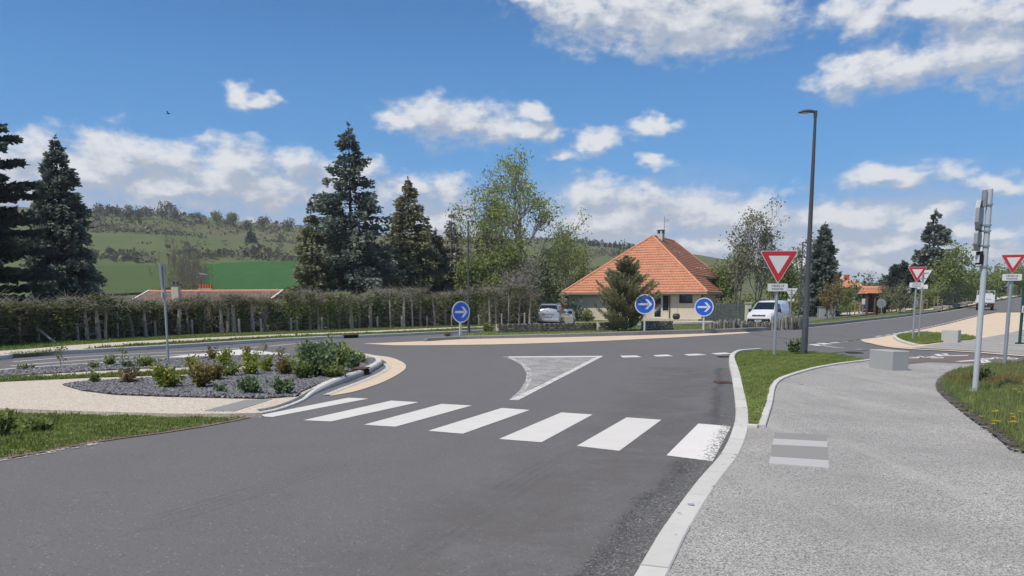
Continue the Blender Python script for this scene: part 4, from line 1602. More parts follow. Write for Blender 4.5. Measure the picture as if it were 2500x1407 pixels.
def chips(name, poly, n, size, z, seed, label, hmax=0.03):
    """slate chips: flat irregular wedges"""
    rs = np.random.RandomState(seed)
    x, y = scatter(poly, n, rs)
    n = len(x)
    s = size * rs.uniform(0.5, 1.25, n)
    a = rs.uniform(0, 2 * PI, n)
    V = []
    tilt = rs.normal(size=(n, 2)) * 0.35
    for k in range(4):
        w = a + k * PI / 2 + rs.uniform(-0.35, 0.35, n)
        dx, dy = np.cos(w) * s, np.sin(w) * s * 0.8
        V.append(np.stack([x + dx, y + dy, z + hmax * rs.rand(n) + dx * tilt[:, 0] + dy * tilt[:, 1]], 1))
    V.append(np.stack([x + rs.normal(size=n) * s * 0.2, y + rs.normal(size=n) * s * 0.2, z + hmax * 0.8 + s * rs.uniform(0.25, 0.55, n)], 1))
    V = np.stack(V, 1).reshape(-1, 3)
    o = np.arange(n)[:, None] * 5
    Fc = np.concatenate([o + np.array([[k, (k + 1) % 4, 4]]) for k in range(4)])
    c = np.clip(rs.beta(1.6, 2.2, n), 0, 1)
    return raw_mesh(name, V, Fc, 'slate_chip', np.repeat(c, 5), kind='stuff', label=label)


# ------------------------------------------------------------------ grass and gravel
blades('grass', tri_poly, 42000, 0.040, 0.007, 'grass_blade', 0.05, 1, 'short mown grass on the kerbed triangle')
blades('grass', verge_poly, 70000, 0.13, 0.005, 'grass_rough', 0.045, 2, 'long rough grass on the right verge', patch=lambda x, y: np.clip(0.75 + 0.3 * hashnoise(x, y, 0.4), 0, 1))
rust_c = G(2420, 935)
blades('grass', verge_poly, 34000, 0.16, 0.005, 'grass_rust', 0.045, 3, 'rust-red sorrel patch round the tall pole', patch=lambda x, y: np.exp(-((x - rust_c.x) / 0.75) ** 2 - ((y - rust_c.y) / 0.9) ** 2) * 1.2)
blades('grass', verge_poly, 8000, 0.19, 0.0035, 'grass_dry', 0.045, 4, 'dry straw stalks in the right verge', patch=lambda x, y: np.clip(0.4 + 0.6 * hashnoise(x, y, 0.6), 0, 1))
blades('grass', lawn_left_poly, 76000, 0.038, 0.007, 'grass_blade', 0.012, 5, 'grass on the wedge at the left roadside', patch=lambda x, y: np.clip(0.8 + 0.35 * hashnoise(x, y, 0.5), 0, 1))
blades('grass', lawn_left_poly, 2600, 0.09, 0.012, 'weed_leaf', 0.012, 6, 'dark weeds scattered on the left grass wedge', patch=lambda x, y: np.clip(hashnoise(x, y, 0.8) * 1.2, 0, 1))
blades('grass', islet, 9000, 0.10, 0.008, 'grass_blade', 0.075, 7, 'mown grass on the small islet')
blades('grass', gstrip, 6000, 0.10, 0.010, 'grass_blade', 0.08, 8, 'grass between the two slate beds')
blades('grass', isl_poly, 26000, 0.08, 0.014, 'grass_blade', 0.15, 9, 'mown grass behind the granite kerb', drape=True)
fl_strip = offset_line(fline, 0.2)[:52] + [p for p in offset_line(cline, -1.0)[::-1]][:]
blades('grass', offset_line(fline, 0.2)[:46] + offset_line(cline, -1.0)[:34][::-1], 30000, 0.075, 0.014, 'grass_blade', 0.11, 10, 'weedy grass between exit lane kerb and cream path')
blades('grass', offset_line(fline, 0.2)[:46] + offset_line(cline, -1.0)[:34][::-1], 9000, 0.13, 0.016, 'weed_leaf', 0.11, 11, 'leafy weeds along the exit lane kerb', patch=lambda x, y: np.clip(0.3 + hashnoise(x, y, 0.9), 0, 1))
hs_poly = offset_line(cline, 1.0)[:36] + offset_line(cline, 3.6)[:36][::-1]
blades('grass', hs_poly, 26000, 0.10, 0.014, 'grass_blade', 0.11, 12, 'grass strip at the foot of the hedge fence')
chips('slate_gravel', bed2, 34000, 0.030, 0.080, 21, 'dark slate chippings in the island nose bed')
chips('slate_gravel', bed1, 20000, 0.036, 0.078, 22, 'dark slate chippings in the long bed')

# yellow flowers on the verge
rsf = random.Random(5)
for k, (u, v) in enumerate([(2396, 1016), (2428, 1004), (2434, 1002), (2438, 1028), (2425, 1034), (2430, 1027), (2470, 1010), (2474, 1017), (2468, 1030), (2480, 1030), (2474, 1028), (2490, 1004), (2480, 950), (2488, 957), (2476, 949), (2492, 942)]):
    p = G(u, v, 0.20)
    root = thing('yellow_flower', (p.x, p.y, 0.05), 'yellow flower in the verge grass, ' + ORD(k) + ' of sixteen from the road end', 'flower', 'yellow flowers on the right verge')
    mb = MB().tube([(0, 0, -0.02), (0.01, 0, 0.08), (0, 0, 0.148)], 0.003, 5)
    build('stem', mb, 'weed_leaf', root)
    mb = MB()
    for j in range(9):
        a = 2 * PI * j / 9
        d = Vector((math.cos(a), math.sin(a), 0.25)) * 1.35
        s = Vector((-math.sin(a), math.cos(a), 0))
        c0 = Vector((0, 0, 0.15))
        mb.add([c0 + d * 0.004, c0 + d * 0.016 + s * 0.007, c0 + d * 0.026, c0 + d * 0.016 - s * 0.007], [(0, 1, 2, 3)])
    mb.tube([(0, 0, 0.149), (0, 0, 0.157)], [0.007, 0.005], 6)
    build('petals', mb, 'yellow_petal', root)

# ------------------------------------------------------------------ shrubs in the slate beds
SHR = [  # u, v base, width px, height px, material, leaf, n, label
    (403, 948, 62, 52, 'leaf_yellow', 0.06, 900, 'bushy yellow-green shrub with reddish tips, largest in the front slate bed'),
    (492, 948, 54, 50, 'leaf_red', 0.06, 850, 'rounded reddish-bronze shrub right of the large yellow-green one'),
    (530, 930, 50, 38, 'leaf_red', 0.055, 600, 'bronze shrub tucked behind the rounded reddish one'),
    (612, 962, 54, 36, 'leaf_blue_green', 0.07, 420, 'low blue-green tuft in the middle of the front slate bed'),
    (693, 964, 50, 36, 'leaf_blue_green', 0.07, 480, 'low blue-green tuft nearest the kerb'),
    (536, 960, 26, 18, 'leaf_blue_green', 0.05, 130, 'very small pale tuft in the front slate bed'),
    (768, 920, 96, 72, 'leaf_blue_green', 0.09, 1300, 'tall blue-green shrub, largest on the island nose'),
    (826, 912, 56, 56, 'leaf_mid', 0.09, 600, 'green shrub just right of the tallest blue-green one'),
    (850, 896, 36, 44, 'leaf_yellow', 0.07, 380, 'light green shrub near the end of the island nose'),
    (882, 888, 24, 22, 'leaf_yellow', 0.06, 200, 'small light green shrub at the tip of the island nose'),
    (700, 916, 52, 42, 'leaf_red', 0.06, 620, 'reddish shrub at the left foot of the tallest shrub'),
    (652, 910, 34, 34, 'leaf_yellow', 0.06, 360, 'small round yellow-green shrub beside the cream strip'),
    (612, 916, 50, 30, 'leaf_yellow', 0.06, 460, 'bright yellow-green shrub on the edge of the cream strip'),
    (562, 920, 44, 28, 'leaf_mid', 0.06, 340, 'mid green shrub between the bronze and bright ones'),
    (612, 894, 36, 30, 'leaf_yellow', 0.06, 340, 'yellow-green shrub in the far bed, between two reddish ones'),
    (556, 893, 40, 36, 'leaf_yellow', 0.06, 420, 'bright lime shrub in the far bed'),
    (517, 880, 30, 36, 'leaf_red', 0.055, 240, 'thin reddish shrub in the far bed, left of the lime one'),
    (602, 876, 26, 26, 'leaf_red', 0.055, 200, 'small reddish shrub by the painted splitter'),
    (468, 896, 28, 24, 'leaf_yellow', 0.06, 240, 'small lime shrub alone in the far bed'),
    (355, 897, 50, 24, 'leaf_mid', 0.06, 320, 'spreading green plant right of the edge-on sign post'),
    (312, 898, 30, 14, 'leaf_blue_green', 0.05, 150, 'flat green plant left of the edge-on sign post'),
    (270, 893, 30, 20, 'leaf_mid', 0.06, 260, 'low green clump in the far bed'),
    (233, 900, 26, 14, 'leaf_mid', 0.05, 150, 'smallest green clump in the far bed'),
    (232, 936, 26, 28, 'leaf_mid', 0.06, 150, 'upright weed at the left tip of the front slate bed'),
    (318, 936, 52, 34, 'grass_dry', 0.08, 160, 'wispy dry tuft at the edge of the front slate bed'),
    (60, 903, 40, 12, 'leaf_mid', 0.05, 120, 'sprawling weed at the far left of the long bed'),
    (792, 914, 74, 60, 'leaf_blue_green', 0.09, 800, 'blue-green shrub leaning against the right side of the tallest one'),
    (738, 926, 54, 40, 'leaf_mid', 0.07, 500, 'mid green shrub at the front foot of the tallest one'),
    (812, 924, 60, 34, 'leaf_mid', 0.07, 460, 'low spreading green shrub before the nose kerb'),
    (862, 902, 42, 32, 'leaf_blue_green', 0.07, 320, 'small blue-green shrub by the rusty kerb inlet'),
    (740, 900, 30, 40, 'leaf_mid', 0.07, 300, 'green shrub behind the tallest blue-green one'),
    (735, 878, 22, 34, 'leaf_mid', 0.07, 130, 'tall thin shoot sticking up at the end of the exit lane'),
]
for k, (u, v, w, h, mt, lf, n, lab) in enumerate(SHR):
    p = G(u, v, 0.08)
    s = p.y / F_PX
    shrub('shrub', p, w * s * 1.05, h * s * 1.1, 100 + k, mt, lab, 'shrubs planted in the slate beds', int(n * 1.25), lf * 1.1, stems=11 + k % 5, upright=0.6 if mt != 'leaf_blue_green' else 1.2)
for k, (u, v, h, lab) in enumerate([(150, 893, 42, 'leafless sapling standing at the left of the long slate bed'), (300, 888, 34, 'sapling with one green tuft left of the edge-on sign post'), (640, 878, 34, 'sapling with few leaves by the painted splitter'), (686, 876, 22, 'slender sapling close to the tallest shrub')]):
    p = G(u, v, 0.08)
    s = p.y / F_PX
    broadleaf('sapling', p, h * s * 1.05, 0.16, 300 + k, 'leaf_mid', lab, 'saplings in the slate beds', 'sapling', fork=2, levels=2, first=0.5, trunk_r=0.010, leaves=7, leaf=0.06, spread=0.06, wob=0.08)
# plants by the lamp post and on the left grass
p = G(1938, 860, 0.05)
shrub('shrub', p, 0.62, 0.34, 140, 'leaf_dark', 'dark leafy weed at the foot of the tall lamp post', n=420, leaf=0.10)
p = G(4, 1062, 0.02)
shrub('weed_clump', p, 0.26, 0.24, 141, 'leaf_mid', 'leafy weed clump at the left edge of the grass wedge', n=420, leaf=0.09, cat='weed', upright=1.0)
p = G(95, 1048, 0.02)
shrub('weed_clump', p, 0.4, 0.10, 142, 'leaf_mid', 'low weed clump on the left grass wedge', n=240, leaf=0.08, cat='weed')
p = G(2395, 932, 0.05)
shrub('weed_clump', p, 0.35, 0.26, 143, 'leaf_dark', 'dark weed clump behind the tall galvanised pole', n=520, leaf=0.07, cat='weed', upright=1.2)
p = G(1192, 812, 0.1)
shrub('shrub', p, 0.75, 0.45, 144, 'leaf_mid', 'green bush at the left end of the low stone wall', n=700, leaf=0.09)
p = G(1094, 822, 0.1)
shrub('shrub', p, 0.4, 0.2, 145, 'leaf_red', 'small bronze plant beside the first blue arrow sign', n=260, leaf=0.06)
p = G(1432, 790, 0.1)
shrub('shrub', at(1434, 786, 66), 0.9, 0.95, 146, 'leaf_mid', 'upright green bush against the house wall', n=700, leaf=0.12, upright=1.5)

# ------------------------------------------------------------------ trees
def base_at(u, depth):
    x = (u - CX) / F_PX * depth
    return Vector((x, depth, T(x, depth) - 0.1))


def top_h(b, v):
    return at(0, v, b.y).z - b.z


def con(name, u, depth, vtop, wpx, seed, mat, label, ub=None, **kw):
    b = base_at(u, depth)
    return conifer(name, b, top_h(b, vtop), wpx / 2 * depth / F_PX, seed, mat, label, **kw)


def brd(name, u, depth, vtop, wpx, seed, mat, label, **kw):
    b = base_at(u, depth)
    return broadleaf(name, b, top_h(b, vtop), wpx / 2 * depth / F_PX, seed, mat, label, **kw)


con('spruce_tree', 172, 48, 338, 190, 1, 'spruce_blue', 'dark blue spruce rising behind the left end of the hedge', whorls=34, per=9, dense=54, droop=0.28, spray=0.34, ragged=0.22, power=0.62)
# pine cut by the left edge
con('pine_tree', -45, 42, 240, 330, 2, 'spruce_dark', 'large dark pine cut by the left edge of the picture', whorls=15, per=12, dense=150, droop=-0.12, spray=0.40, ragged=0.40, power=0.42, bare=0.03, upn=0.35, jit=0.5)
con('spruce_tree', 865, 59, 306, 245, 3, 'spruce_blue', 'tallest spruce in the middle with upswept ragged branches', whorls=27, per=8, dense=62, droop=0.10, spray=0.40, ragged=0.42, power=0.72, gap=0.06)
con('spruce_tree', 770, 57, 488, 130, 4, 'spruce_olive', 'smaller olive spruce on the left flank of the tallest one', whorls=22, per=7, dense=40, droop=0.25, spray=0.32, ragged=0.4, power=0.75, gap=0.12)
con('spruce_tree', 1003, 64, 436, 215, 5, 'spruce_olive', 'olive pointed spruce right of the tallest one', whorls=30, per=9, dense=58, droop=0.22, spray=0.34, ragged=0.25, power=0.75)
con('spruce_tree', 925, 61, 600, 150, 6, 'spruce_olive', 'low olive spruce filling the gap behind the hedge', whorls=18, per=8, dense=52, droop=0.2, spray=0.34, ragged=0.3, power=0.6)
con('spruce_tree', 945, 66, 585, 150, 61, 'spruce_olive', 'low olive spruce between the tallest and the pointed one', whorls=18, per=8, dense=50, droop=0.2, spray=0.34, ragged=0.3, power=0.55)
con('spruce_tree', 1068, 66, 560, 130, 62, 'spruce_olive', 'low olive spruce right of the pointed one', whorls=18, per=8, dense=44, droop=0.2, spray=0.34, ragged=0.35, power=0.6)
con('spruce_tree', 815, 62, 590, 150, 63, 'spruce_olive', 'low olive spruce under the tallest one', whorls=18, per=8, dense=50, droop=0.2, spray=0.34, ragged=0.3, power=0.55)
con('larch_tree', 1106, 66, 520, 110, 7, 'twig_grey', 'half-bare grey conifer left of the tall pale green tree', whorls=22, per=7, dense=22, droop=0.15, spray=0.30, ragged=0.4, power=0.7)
con('larch_tree', 1190, 68, 500, 130, 8, 'spruce_olive', 'thin see-through conifer behind the second lamp post', whorls=22, per=6, dense=18, droop=0.15, spray=0.30, ragged=0.4, power=0.6)
brd('locust_tree', 1258, 70, 390, 325, 9, 'leaf_spring', 'tall airy pale green tree with forked trunk left of the house', fork=3, levels=5, first=0.66, trunk_r=0.20, leaves=15, leaf=0.19, spread=0.36, bark='bark_grey', wob=0.15, ratio=0.74, hang=0.8, leaf_from=3.6, angle=0.82, up=0.3, leader=False)
brd('locust_tree', 1165, 67, 470, 150, 91, 'leaf_spring', 'slender pale green tree leaning left beside the second lamp post', fork=2, levels=5, first=0.6, leader=False, trunk_r=0.12, leaves=12, leaf=0.19, spread=0.36, hang=0.8, leaf_from=3.0, angle=1.1, wob=0.2)
brd('thicket_tree', 1195, 64, 610, 130, 10, 'leaf_mid', 'ivy-hung tangle of branches behind the second lamp post', fork=3, levels=4, first=0.25, trunk_r=0.09, leaves=12, leaf=0.24, spread=0.42, trunks=2)
brd('thicket_tree', 1268, 64, 640, 90, 11, 'twig_grey', 'grey leafless tangle below the tall pale green tree', fork=3, levels=4, first=0.25, trunk_r=0.05, leaves=9, leaf=0.34, spread=0.40, trunks=3, slim=0.045)
brd('thicket_tree', 1240, 62, 670, 130, 111, 'twig_grey', 'low grey leafless bush behind the left end of the stone wall', fork=3, levels=4, first=0.2, trunk_r=0.04, leaves=12, leaf=0.32, spread=0.40, trunks=3, slim=0.045)
brd('thicket_tree', 1225, 63, 680, 90, 112, 'leaf_mid', 'ivy-covered stump mass behind the left end of the stone wall', fork=3, levels=3, first=0.2, trunk_r=0.10, leaves=26, leaf=0.22, spread=0.40, trunks=2)
brd('field_maple', 1380, 92, 574, 130, 12, 'leaf_mid', 'green rounded tree behind the left corner of the house', fork=3, levels=4, first=0.22, trunk_r=0.13, leaves=20, leaf=0.22, spread=0.48, trunks=1)
brd('field_maple', 1425, 96, 606, 80, 13, 'leaf_spring', 'lighter green tree top just left of the house roof', fork=3, levels=4, first=0.3, trunk_r=0.12, leaves=9, leaf=0.22, spread=0.40)
brd('field_maple', 1325, 80, 640, 120, 131, 'leaf_dark', 'dark leafy tree behind the silver car', fork=3, levels=4, first=0.15, trunk_r=0.12, leaves=16, leaf=0.26, spread=0.55)
# young pine on the island in front of the house
b = G(1525, 806, 0.2)
conifer('pine_tree', b, (at(0, 626, b.y).z - b.z), 1.66, 14, 'pine_needle', 'young pine on the island in front of the house', whorls=16, per=10, dense=100, droop=-0.55, spray=0.24, ragged=0.42, power=0.74, bare=0.01, bark='bark_grey', rise0=0.5, slim=0.10, upn=0.75, gap=0.08)
brd('ash_tree', 1828, 76, 528, 150, 15, 'leaf_pale', 'bare-looking budding tree behind the white van', fork=3, levels=5, first=0.28, trunk_r=0.12, leaves=4, leaf=0.20, spread=0.30, trunks=2, up=1.4)
brd('field_maple', 1760, 84, 640, 90, 151, 'leaf_mid', 'green tree between house and budding tree', fork=3, levels=4, first=0.2, trunk_r=0.12, leaves=12, leaf=0.26, spread=0.5)
con('spruce_tree', 1998, 82, 546, 96, 16, 'spruce_blue', 'spruce standing just right of the tall lamp post', whorls=26, per=8, dense=46, droop=0.25, spray=0.40, ragged=0.3, power=0.6)
brd('field_maple', 1905, 90, 640, 110, 17, 'leaf_mid', 'green tree behind the give way sign', fork=3, levels=4, first=0.2, trunk_r=0.12, leaves=14, leaf=0.30, spread=0.55)
brd('birch_tree', 1950, 98, 590, 90, 18, 'leaf_pale', 'pale sparse tree behind the tall lamp post', fork=3, levels=4, first=0.3, trunk_r=0.10, leaves=7, leaf=0.26, spread=0.45)
brd('magnolia', 2022, 74, 688, 52, 19, 'leaf_red', 'small tan-leaved tree left of the kiosk', fork=3, levels=3, first=0.25, trunk_r=0.05, leaves=10, leaf=0.14, spread=0.20, trunks=3)
brd('small_tree', 2062, 78, 705, 34, 20, 'leaf_mid', 'small round green tree beside the kiosk', fork=3, levels=3, first=0.35, trunk_r=0.05, leaves=14, leaf=0.14, spread=0.2)
brd('blossom_shrub', 2180, 84, 700, 66, 21, 'leaf_pale', 'pale blossoming shrub right of the kiosk', fork=3, levels=4, first=0.2, trunk_r=0.05, leaves=12, leaf=0.15, spread=0.25, trunks=3)
con('cedar_tree', 2262, 120, 513, 120, 22, 'spruce_blue', 'dark layered cedar above the second give way sign', whorls=13, per=8, dense=80, droop=0.10, spray=0.62, ragged=0.28, power=0.62)
con('cedar_tree', 2190, 112, 640, 120, 23, 'spruce_dark', 'low dark conifer left of the layered cedar', whorls=14, per=8, dense=60, droop=0.08, spray=0.6, ragged=0.3, power=0.5)
brd('field_maple', 2305, 104, 612, 130, 24, 'leaf_mid', 'leafy green tree in front of the layered cedar', fork=3, levels=5, first=0.2, trunk_r=0.13, leaves=7, leaf=0.32, spread=0.5)
brd('field_maple', 2365, 150, 676, 90, 25, 'leaf_mid', 'green tree up the road beyond the truck', fork=3, levels=4, first=0.2, trunk_r=0.12, leaves=14, leaf=0.42, spread=0.8)
brd('field_maple', 2470, 170, 656, 130, 26, 'leaf_mid', 'green tree at the right edge behind the small give way sign', fork=3, levels=4, first=0.2, trunk_r=0.13, leaves=16, leaf=0.5, spread=0.9)
brd('field_maple', 2425, 200, 678, 80, 27, 'leaf_dark', 'far dark green tree between truck and right edge', fork=3, levels=4, first=0.2, trunk_r=0.13, leaves=12, leaf=0.5, spread=0.9)
brd('field_maple', 2250, 140, 660, 140, 28, 'leaf_dark', 'dark tree mass behind the second give way sign', fork=3, levels=4, first=0.15, trunk_r=0.13, leaves=16, leaf=0.5, spread=0.9)
brd('bare_tree', 2108, 110, 664, 40, 29, 'leaf_pale', 'thin bare tree above the kiosk', fork=2, levels=4, first=0.4, trunk_r=0.06, leaves=2, leaf=0.2, spread=0.3)
for k, (u, d, vt, lab) in enumerate([(2281, 92, 690, 'staked young tree left of the truck'), (2318, 104, 690, 'staked young tree nearest the truck'), (2245, 88, 700, 'staked young tree beside the second give way sign')]):
    b = base_at(u, d)
    b.z += 0.1
    broadleaf('young_tree', b, top_h(b, vt), 0.8, 330 + k, 'leaf_spring', lab, 'staked young trees along the climbing road', 'tree', fork=2, levels=3, first=0.6, trunk_r=0.045, leaves=9, leaf=0.16, spread=0.25)
    st = thing('tree_stake', b, ['wooden tripod stake frame left of the truck', 'wooden tripod stake frame nearest the truck', 'wooden tripod stake frame by the second give way sign'][k], 'stake', 'wooden stake frames')
    for j in range(3):
        a = 2 * PI * j / 3
        build('post', MB().tube([(0.45 * math.cos(a), 0.45 * math.sin(a), -0.1), (0.45 * math.cos(a), 0.45 * math.sin(a), 1.5)], 0.045, 6), 'wood_pale', st)
        c = 2 * PI * (j + 1) / 3
        build('rail', MB().tube([(0.45 * math.cos(a), 0.45 * math.sin(a), 1.4), (0.45 * math.cos(c), 0.45 * math.sin(c), 1.4)], 0.03, 6), 'wood_pale', st)

# hedge mass at the back of the house and along the climbing road
def bush_row(name, pts, w, h, seed, mat, label, n=3000, leaf=0.3):
    rs = np.random.RandomState(seed)
    L = arclen(pts)
    s = rs.rand(n) * L[-1]
    c = np.array([along(pts, L, q)[0] for q in s])
    hh = h * (0.75 + 0.25 * np.sin(s * 0.9 + seed) + 0.12 * np.sin(s * 2.3))
    a = rs.uniform(0, 2 * PI, n)
    rr = np.sqrt(rs.rand(n)) * w * 0.5
    zz = hh * np.sqrt(np.clip(1 - (rr / (w * 0.52)) ** 2, 0, 1)) * rs.uniform(0.15, 1.0, n) ** 0.5
    P = c + np.stack([np.cos(a) * rr, np.sin(a) * rr, zz], 1)
    ln = leaf * rs.uniform(0.6, 1.3, n)
    V, Fc = cards(P, rs.normal(size=(n, 3)), ln, ln * 0.36, rs)
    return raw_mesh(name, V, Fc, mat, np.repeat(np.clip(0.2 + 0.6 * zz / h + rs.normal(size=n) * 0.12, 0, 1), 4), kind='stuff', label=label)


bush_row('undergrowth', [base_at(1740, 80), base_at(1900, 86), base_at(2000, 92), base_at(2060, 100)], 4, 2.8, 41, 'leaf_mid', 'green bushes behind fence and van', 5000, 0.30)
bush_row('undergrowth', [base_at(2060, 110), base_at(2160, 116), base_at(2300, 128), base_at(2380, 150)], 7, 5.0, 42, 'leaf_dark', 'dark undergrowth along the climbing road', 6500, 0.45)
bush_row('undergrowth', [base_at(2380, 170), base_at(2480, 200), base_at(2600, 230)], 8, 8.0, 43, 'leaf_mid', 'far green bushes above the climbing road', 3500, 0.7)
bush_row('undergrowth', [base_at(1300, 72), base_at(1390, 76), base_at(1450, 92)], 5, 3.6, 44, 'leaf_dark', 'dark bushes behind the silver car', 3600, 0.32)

# ------------------------------------------------------------------ hillside
def hill_things():
    rs = np.random.RandomState(77)
    ridge = [(242, 545, 40, 'bare'), (262, 522, 16, 'bare'), (285, 523, 14, 'bare'), (310, 530, 18, 'bare'), (317, 529, 22, 'bare'), (340, 530, 14, 'bare'), (359, 528, 18, 'bare'), (397, 530, 22, 'bare'), (414, 534, 38, 'bare'), (430, 533, 20, 'bare'),
             (485, 540, 16, 'bare'), (530, 546, 24, 'green'), (566, 549, 24, 'green'), (604, 555, 14, 'bare'), (643, 557, 24, 'bare'), (703, 560, 22, 'bare')]
    words = ['wide bare tree leaning beside the blue spruce on the ridge', 'first tiny bare tree on the ridge skyline', 'second tiny bare tree on the ridge skyline', 'third small bare tree on the ridge skyline', 'fourth bare tree on the ridge, beside its twin', 'fifth tiny bare tree on the ridge skyline', 'sixth bare tree on the ridge, standing alone', 'seventh bare tree on the ridge, thin crown', 'largest bare tree on the ridge skyline', 'bare tree just right of the largest ridge tree',
             'small bare tree in the middle of the ridge', 'first greenish tree on the ridge', 'second greenish tree on the ridge', 'thin bare tree between greenish and rounded ridge trees', 'rounded bare tree near the right of the ridge', 'last bare tree on the ridge before the conifers']
    for k, (u, v, h, kind) in enumerate(ridge):
        p = G(u, v + 5)
        s = p.y / F_PX
        broadleaf('ridge_tree', p - Vector((0, 0, 0.5)), (h + 6) * s, h * 0.55 * s, 500 + k, 'scrub_bare' if kind == 'bare' else 'leaf_mid', words[k], 'trees along the hill skyline', fork=3, levels=3, first=0.4, trunk_r=0.35, leaves=5 if kind == 'bare' else 12, leaf=1.0, spread=1.0, bark='bark_grey')
    p = G(613, 592)
    conifer('hill_conifer', p, 26 * p.y / F_PX, 11 * p.y / F_PX, 60, 'spruce_dark', 'single dark conifer on the slope of the hill', whorls=10, per=7, dense=26, spray=1.6, power=0.6)
    for k, (u, h) in enumerate([(1424, 10), (1440, 9), (1448, 11), (1460, 9), (1478, 6), (1489, 8), (1502, 12), (1513, 8), (1524, 7), (1536, 9)]):
        v = float(np.interp(u, [a for a, b in RIDGE], [b for a, b in RIDGE]))
        p = G(u, v + 4)
        conifer('far_conifer', p - Vector((0, 0, 0.5)), (h + 4) * p.y / F_PX, h * 0.42 * p.y / F_PX, 70 + k, 'spruce_dark', 'tiny dark conifer on the far ridge, ' + ORD(k) + ' of ten from the left', 'far conifers on the right-hand ridge', whorls=7, per=6, dense=18, spray=1.3, power=0.6)
    # scrub and bushes spread over the slope as one mass
    n = 42000
    r = rs.uniform(250, 640, n)
    az = rs.uniform(azel(180, 600)[0], azel(1560, 600)[0], n)
    x, y = np.sin(az) * r, np.cos(az) * r
    nn = hashnoise(x, y, 38) + 0.5 * hashnoise(x + 50, y, 13)
    u = CX + F_PX * np.tan(az)
    # terraced bands of bushes, thin on the meadows
    band = np.exp(-((r - 334) / 7) ** 2) * 1.1 * (u > 470) + np.exp(-((r - 322) / 7) ** 2) * 0.9 * (u < 380) + np.exp(-((r - 415) / 14) ** 2) * 0.5 + sstep(430, 520, r) * 0.15 * (1 - 0.8 * sstep(545, 600, r)) + 0.02
    keep = rs.rand(n) < np.clip(band * (0.55 + 0.9 * nn), 0, 1)
    keep &= ~((r < 327) & (u > 440)) & ~((r < 310) & (u < 470))
    x, y, r = x[keep], y[keep], r[keep]
    z = Tn(x, y)
    m = len(x)
    per = 9
    hb = rs.uniform(0.7, 2.4, m) * (0.8 + 0.9 * (rs.rand(m) > 0.93))
    P = np.repeat(np.stack([x, y, z], 1), per, 0) + rs.normal(size=(m * per, 3)) * np.repeat(hb, per)[:, None] * np.array([[0.75, 0.75, 0.0]])
    P[:, 2] += np.repeat(hb, per) * rs.rand(m * per)
    ln = np.repeat(hb, per) * rs.uniform(0.5, 0.9, m * per)
    V, Fc = cards(P, rs.normal(size=(m * per, 3)), ln, ln * 0.42, rs)
    sel = np.repeat(rs.rand(m) < 0.62, per)
    for nm, s_, mt, lab in (('hillside_scrub', sel, 'scrub_bare', 'brownish bare scrub spread over the hillside'), ('hillside_scrub', ~sel, 'scrub_green', 'dark green bushes spread over the hillside')):
        k4 = np.repeat(s_, 4)
        c = np.repeat(np.repeat(rs.uniform(0.1, 0.95, m), per)[s_], 4)
        raw_mesh(nm, V[k4], np.arange(s_.sum())[:, None] * 4 + np.array([[0, 1, 2, 3]]), mt, c, kind='stuff', label=lab)
    # brown leafless copse below the ridge, left of the green field
    n = 240
    rr = rs.normal(size=n) * 42 + 265
    rr = np.clip(rr, 175, 345)
    uu = rs.normal(size=n) * 24 + 455 + (330 - rr) * 0.22
    az = np.arctan((uu - CX) / F_PX)
    x, y = np.sin(az) * rr, np.cos(az) * rr
    z = Tn(x, y)
    P = np.stack([x, y, z], 1)
    Q = P + np.stack([rs.normal(size=n) * 0.6, rs.normal(size=n) * 0.6, rs.uniform(3, 6.5, n)], 1)
    V, Fc = sticks(P, Q, 0.10, 0.03)
    per = 14
    t = rs.uniform(0.3, 1.0, (n * per, 1))
    B = np.repeat(P, per, 0) * (1 - t) + np.repeat(Q, per, 0) * t
    B2 = B + rs.normal(size=(n * per, 3)) * np.array([[0.9, 0.9, 0.5]]) + np.array([[0, 0, 0.5]])
    V2, F2 = sticks(B, B2, 0.05, 0.02)
    V, Fc, C = merge([(V, Fc, np.full(len(V), 0.4)), (V2, F2, np.repeat(rs.uniform(0.2, 0.9, n * per), 6))])
    raw_mesh('bare_copse', V, Fc, 'scrub_bare', C, kind='stuff', label='brown leafless copse left of the bright green field')


hill_things()

# ------------------------------------------------------------------ signs
def text_mesh(s, size, spacing=1.0):
    cu = bpy.data.curves.new('lettering', 'FONT')
    cu.body = s
    cu.size = size
    cu.align_x = 'CENTER'
    cu.align_y = 'CENTER'
    cu.space_character = spacing
    cu.offset = size * 0.012
    o = bpy.data.objects.new('lettering', cu)
    COL.objects.link(o)
    bpy.context.view_layer.update()
    me = bpy.data.meshes.new_from_object(o.evaluated_get(bpy.context.evaluated_depsgraph_get()))
    bpy.data.objects.remove(o)
    return me


def lettering(lines, size, parent, z, y, mat='sign_black', dz=None, name='lettering', xs=1.0, x0=0.0):
    """writing on a panel that faces -Y"""
    for i, s in enumerate(lines):
        me = text_mesh(s, size)
        me.materials.clear()
        me.materials.append(MATS[mat])
        o = link(name, me, parent, (x0, y, z - (dz or size * 1.25) * i))
        o.rotation_euler = (PI / 2, 0, 0)
        o.scale = (xs, 1, 1)


def rounded(poly, r, n=4):
    """round the corners of a 2-D polygon"""
    out = []
    m = len(poly)
    for i in range(m):
        p, a, b = Vector(poly[i]), Vector(poly[i - 1]), Vector(poly[(i + 1) % m])
        d1, d2 = (a - p).normalized(), (b - p).normalized()
        ang = d1.angle(d2)
        t = r / math.tan(ang / 2)
        p1, p2 = p + d1 * t, p + d2 * t
        for k in range(n + 1):
            s = k / n
            out.append(tuple((1 - s) ** 2 * p1 + 2 * s * (1 - s) * p + s * s * p2))
    return out


XZ = lambda y0: (lambda a, b, t: Vector((a, t, b)))


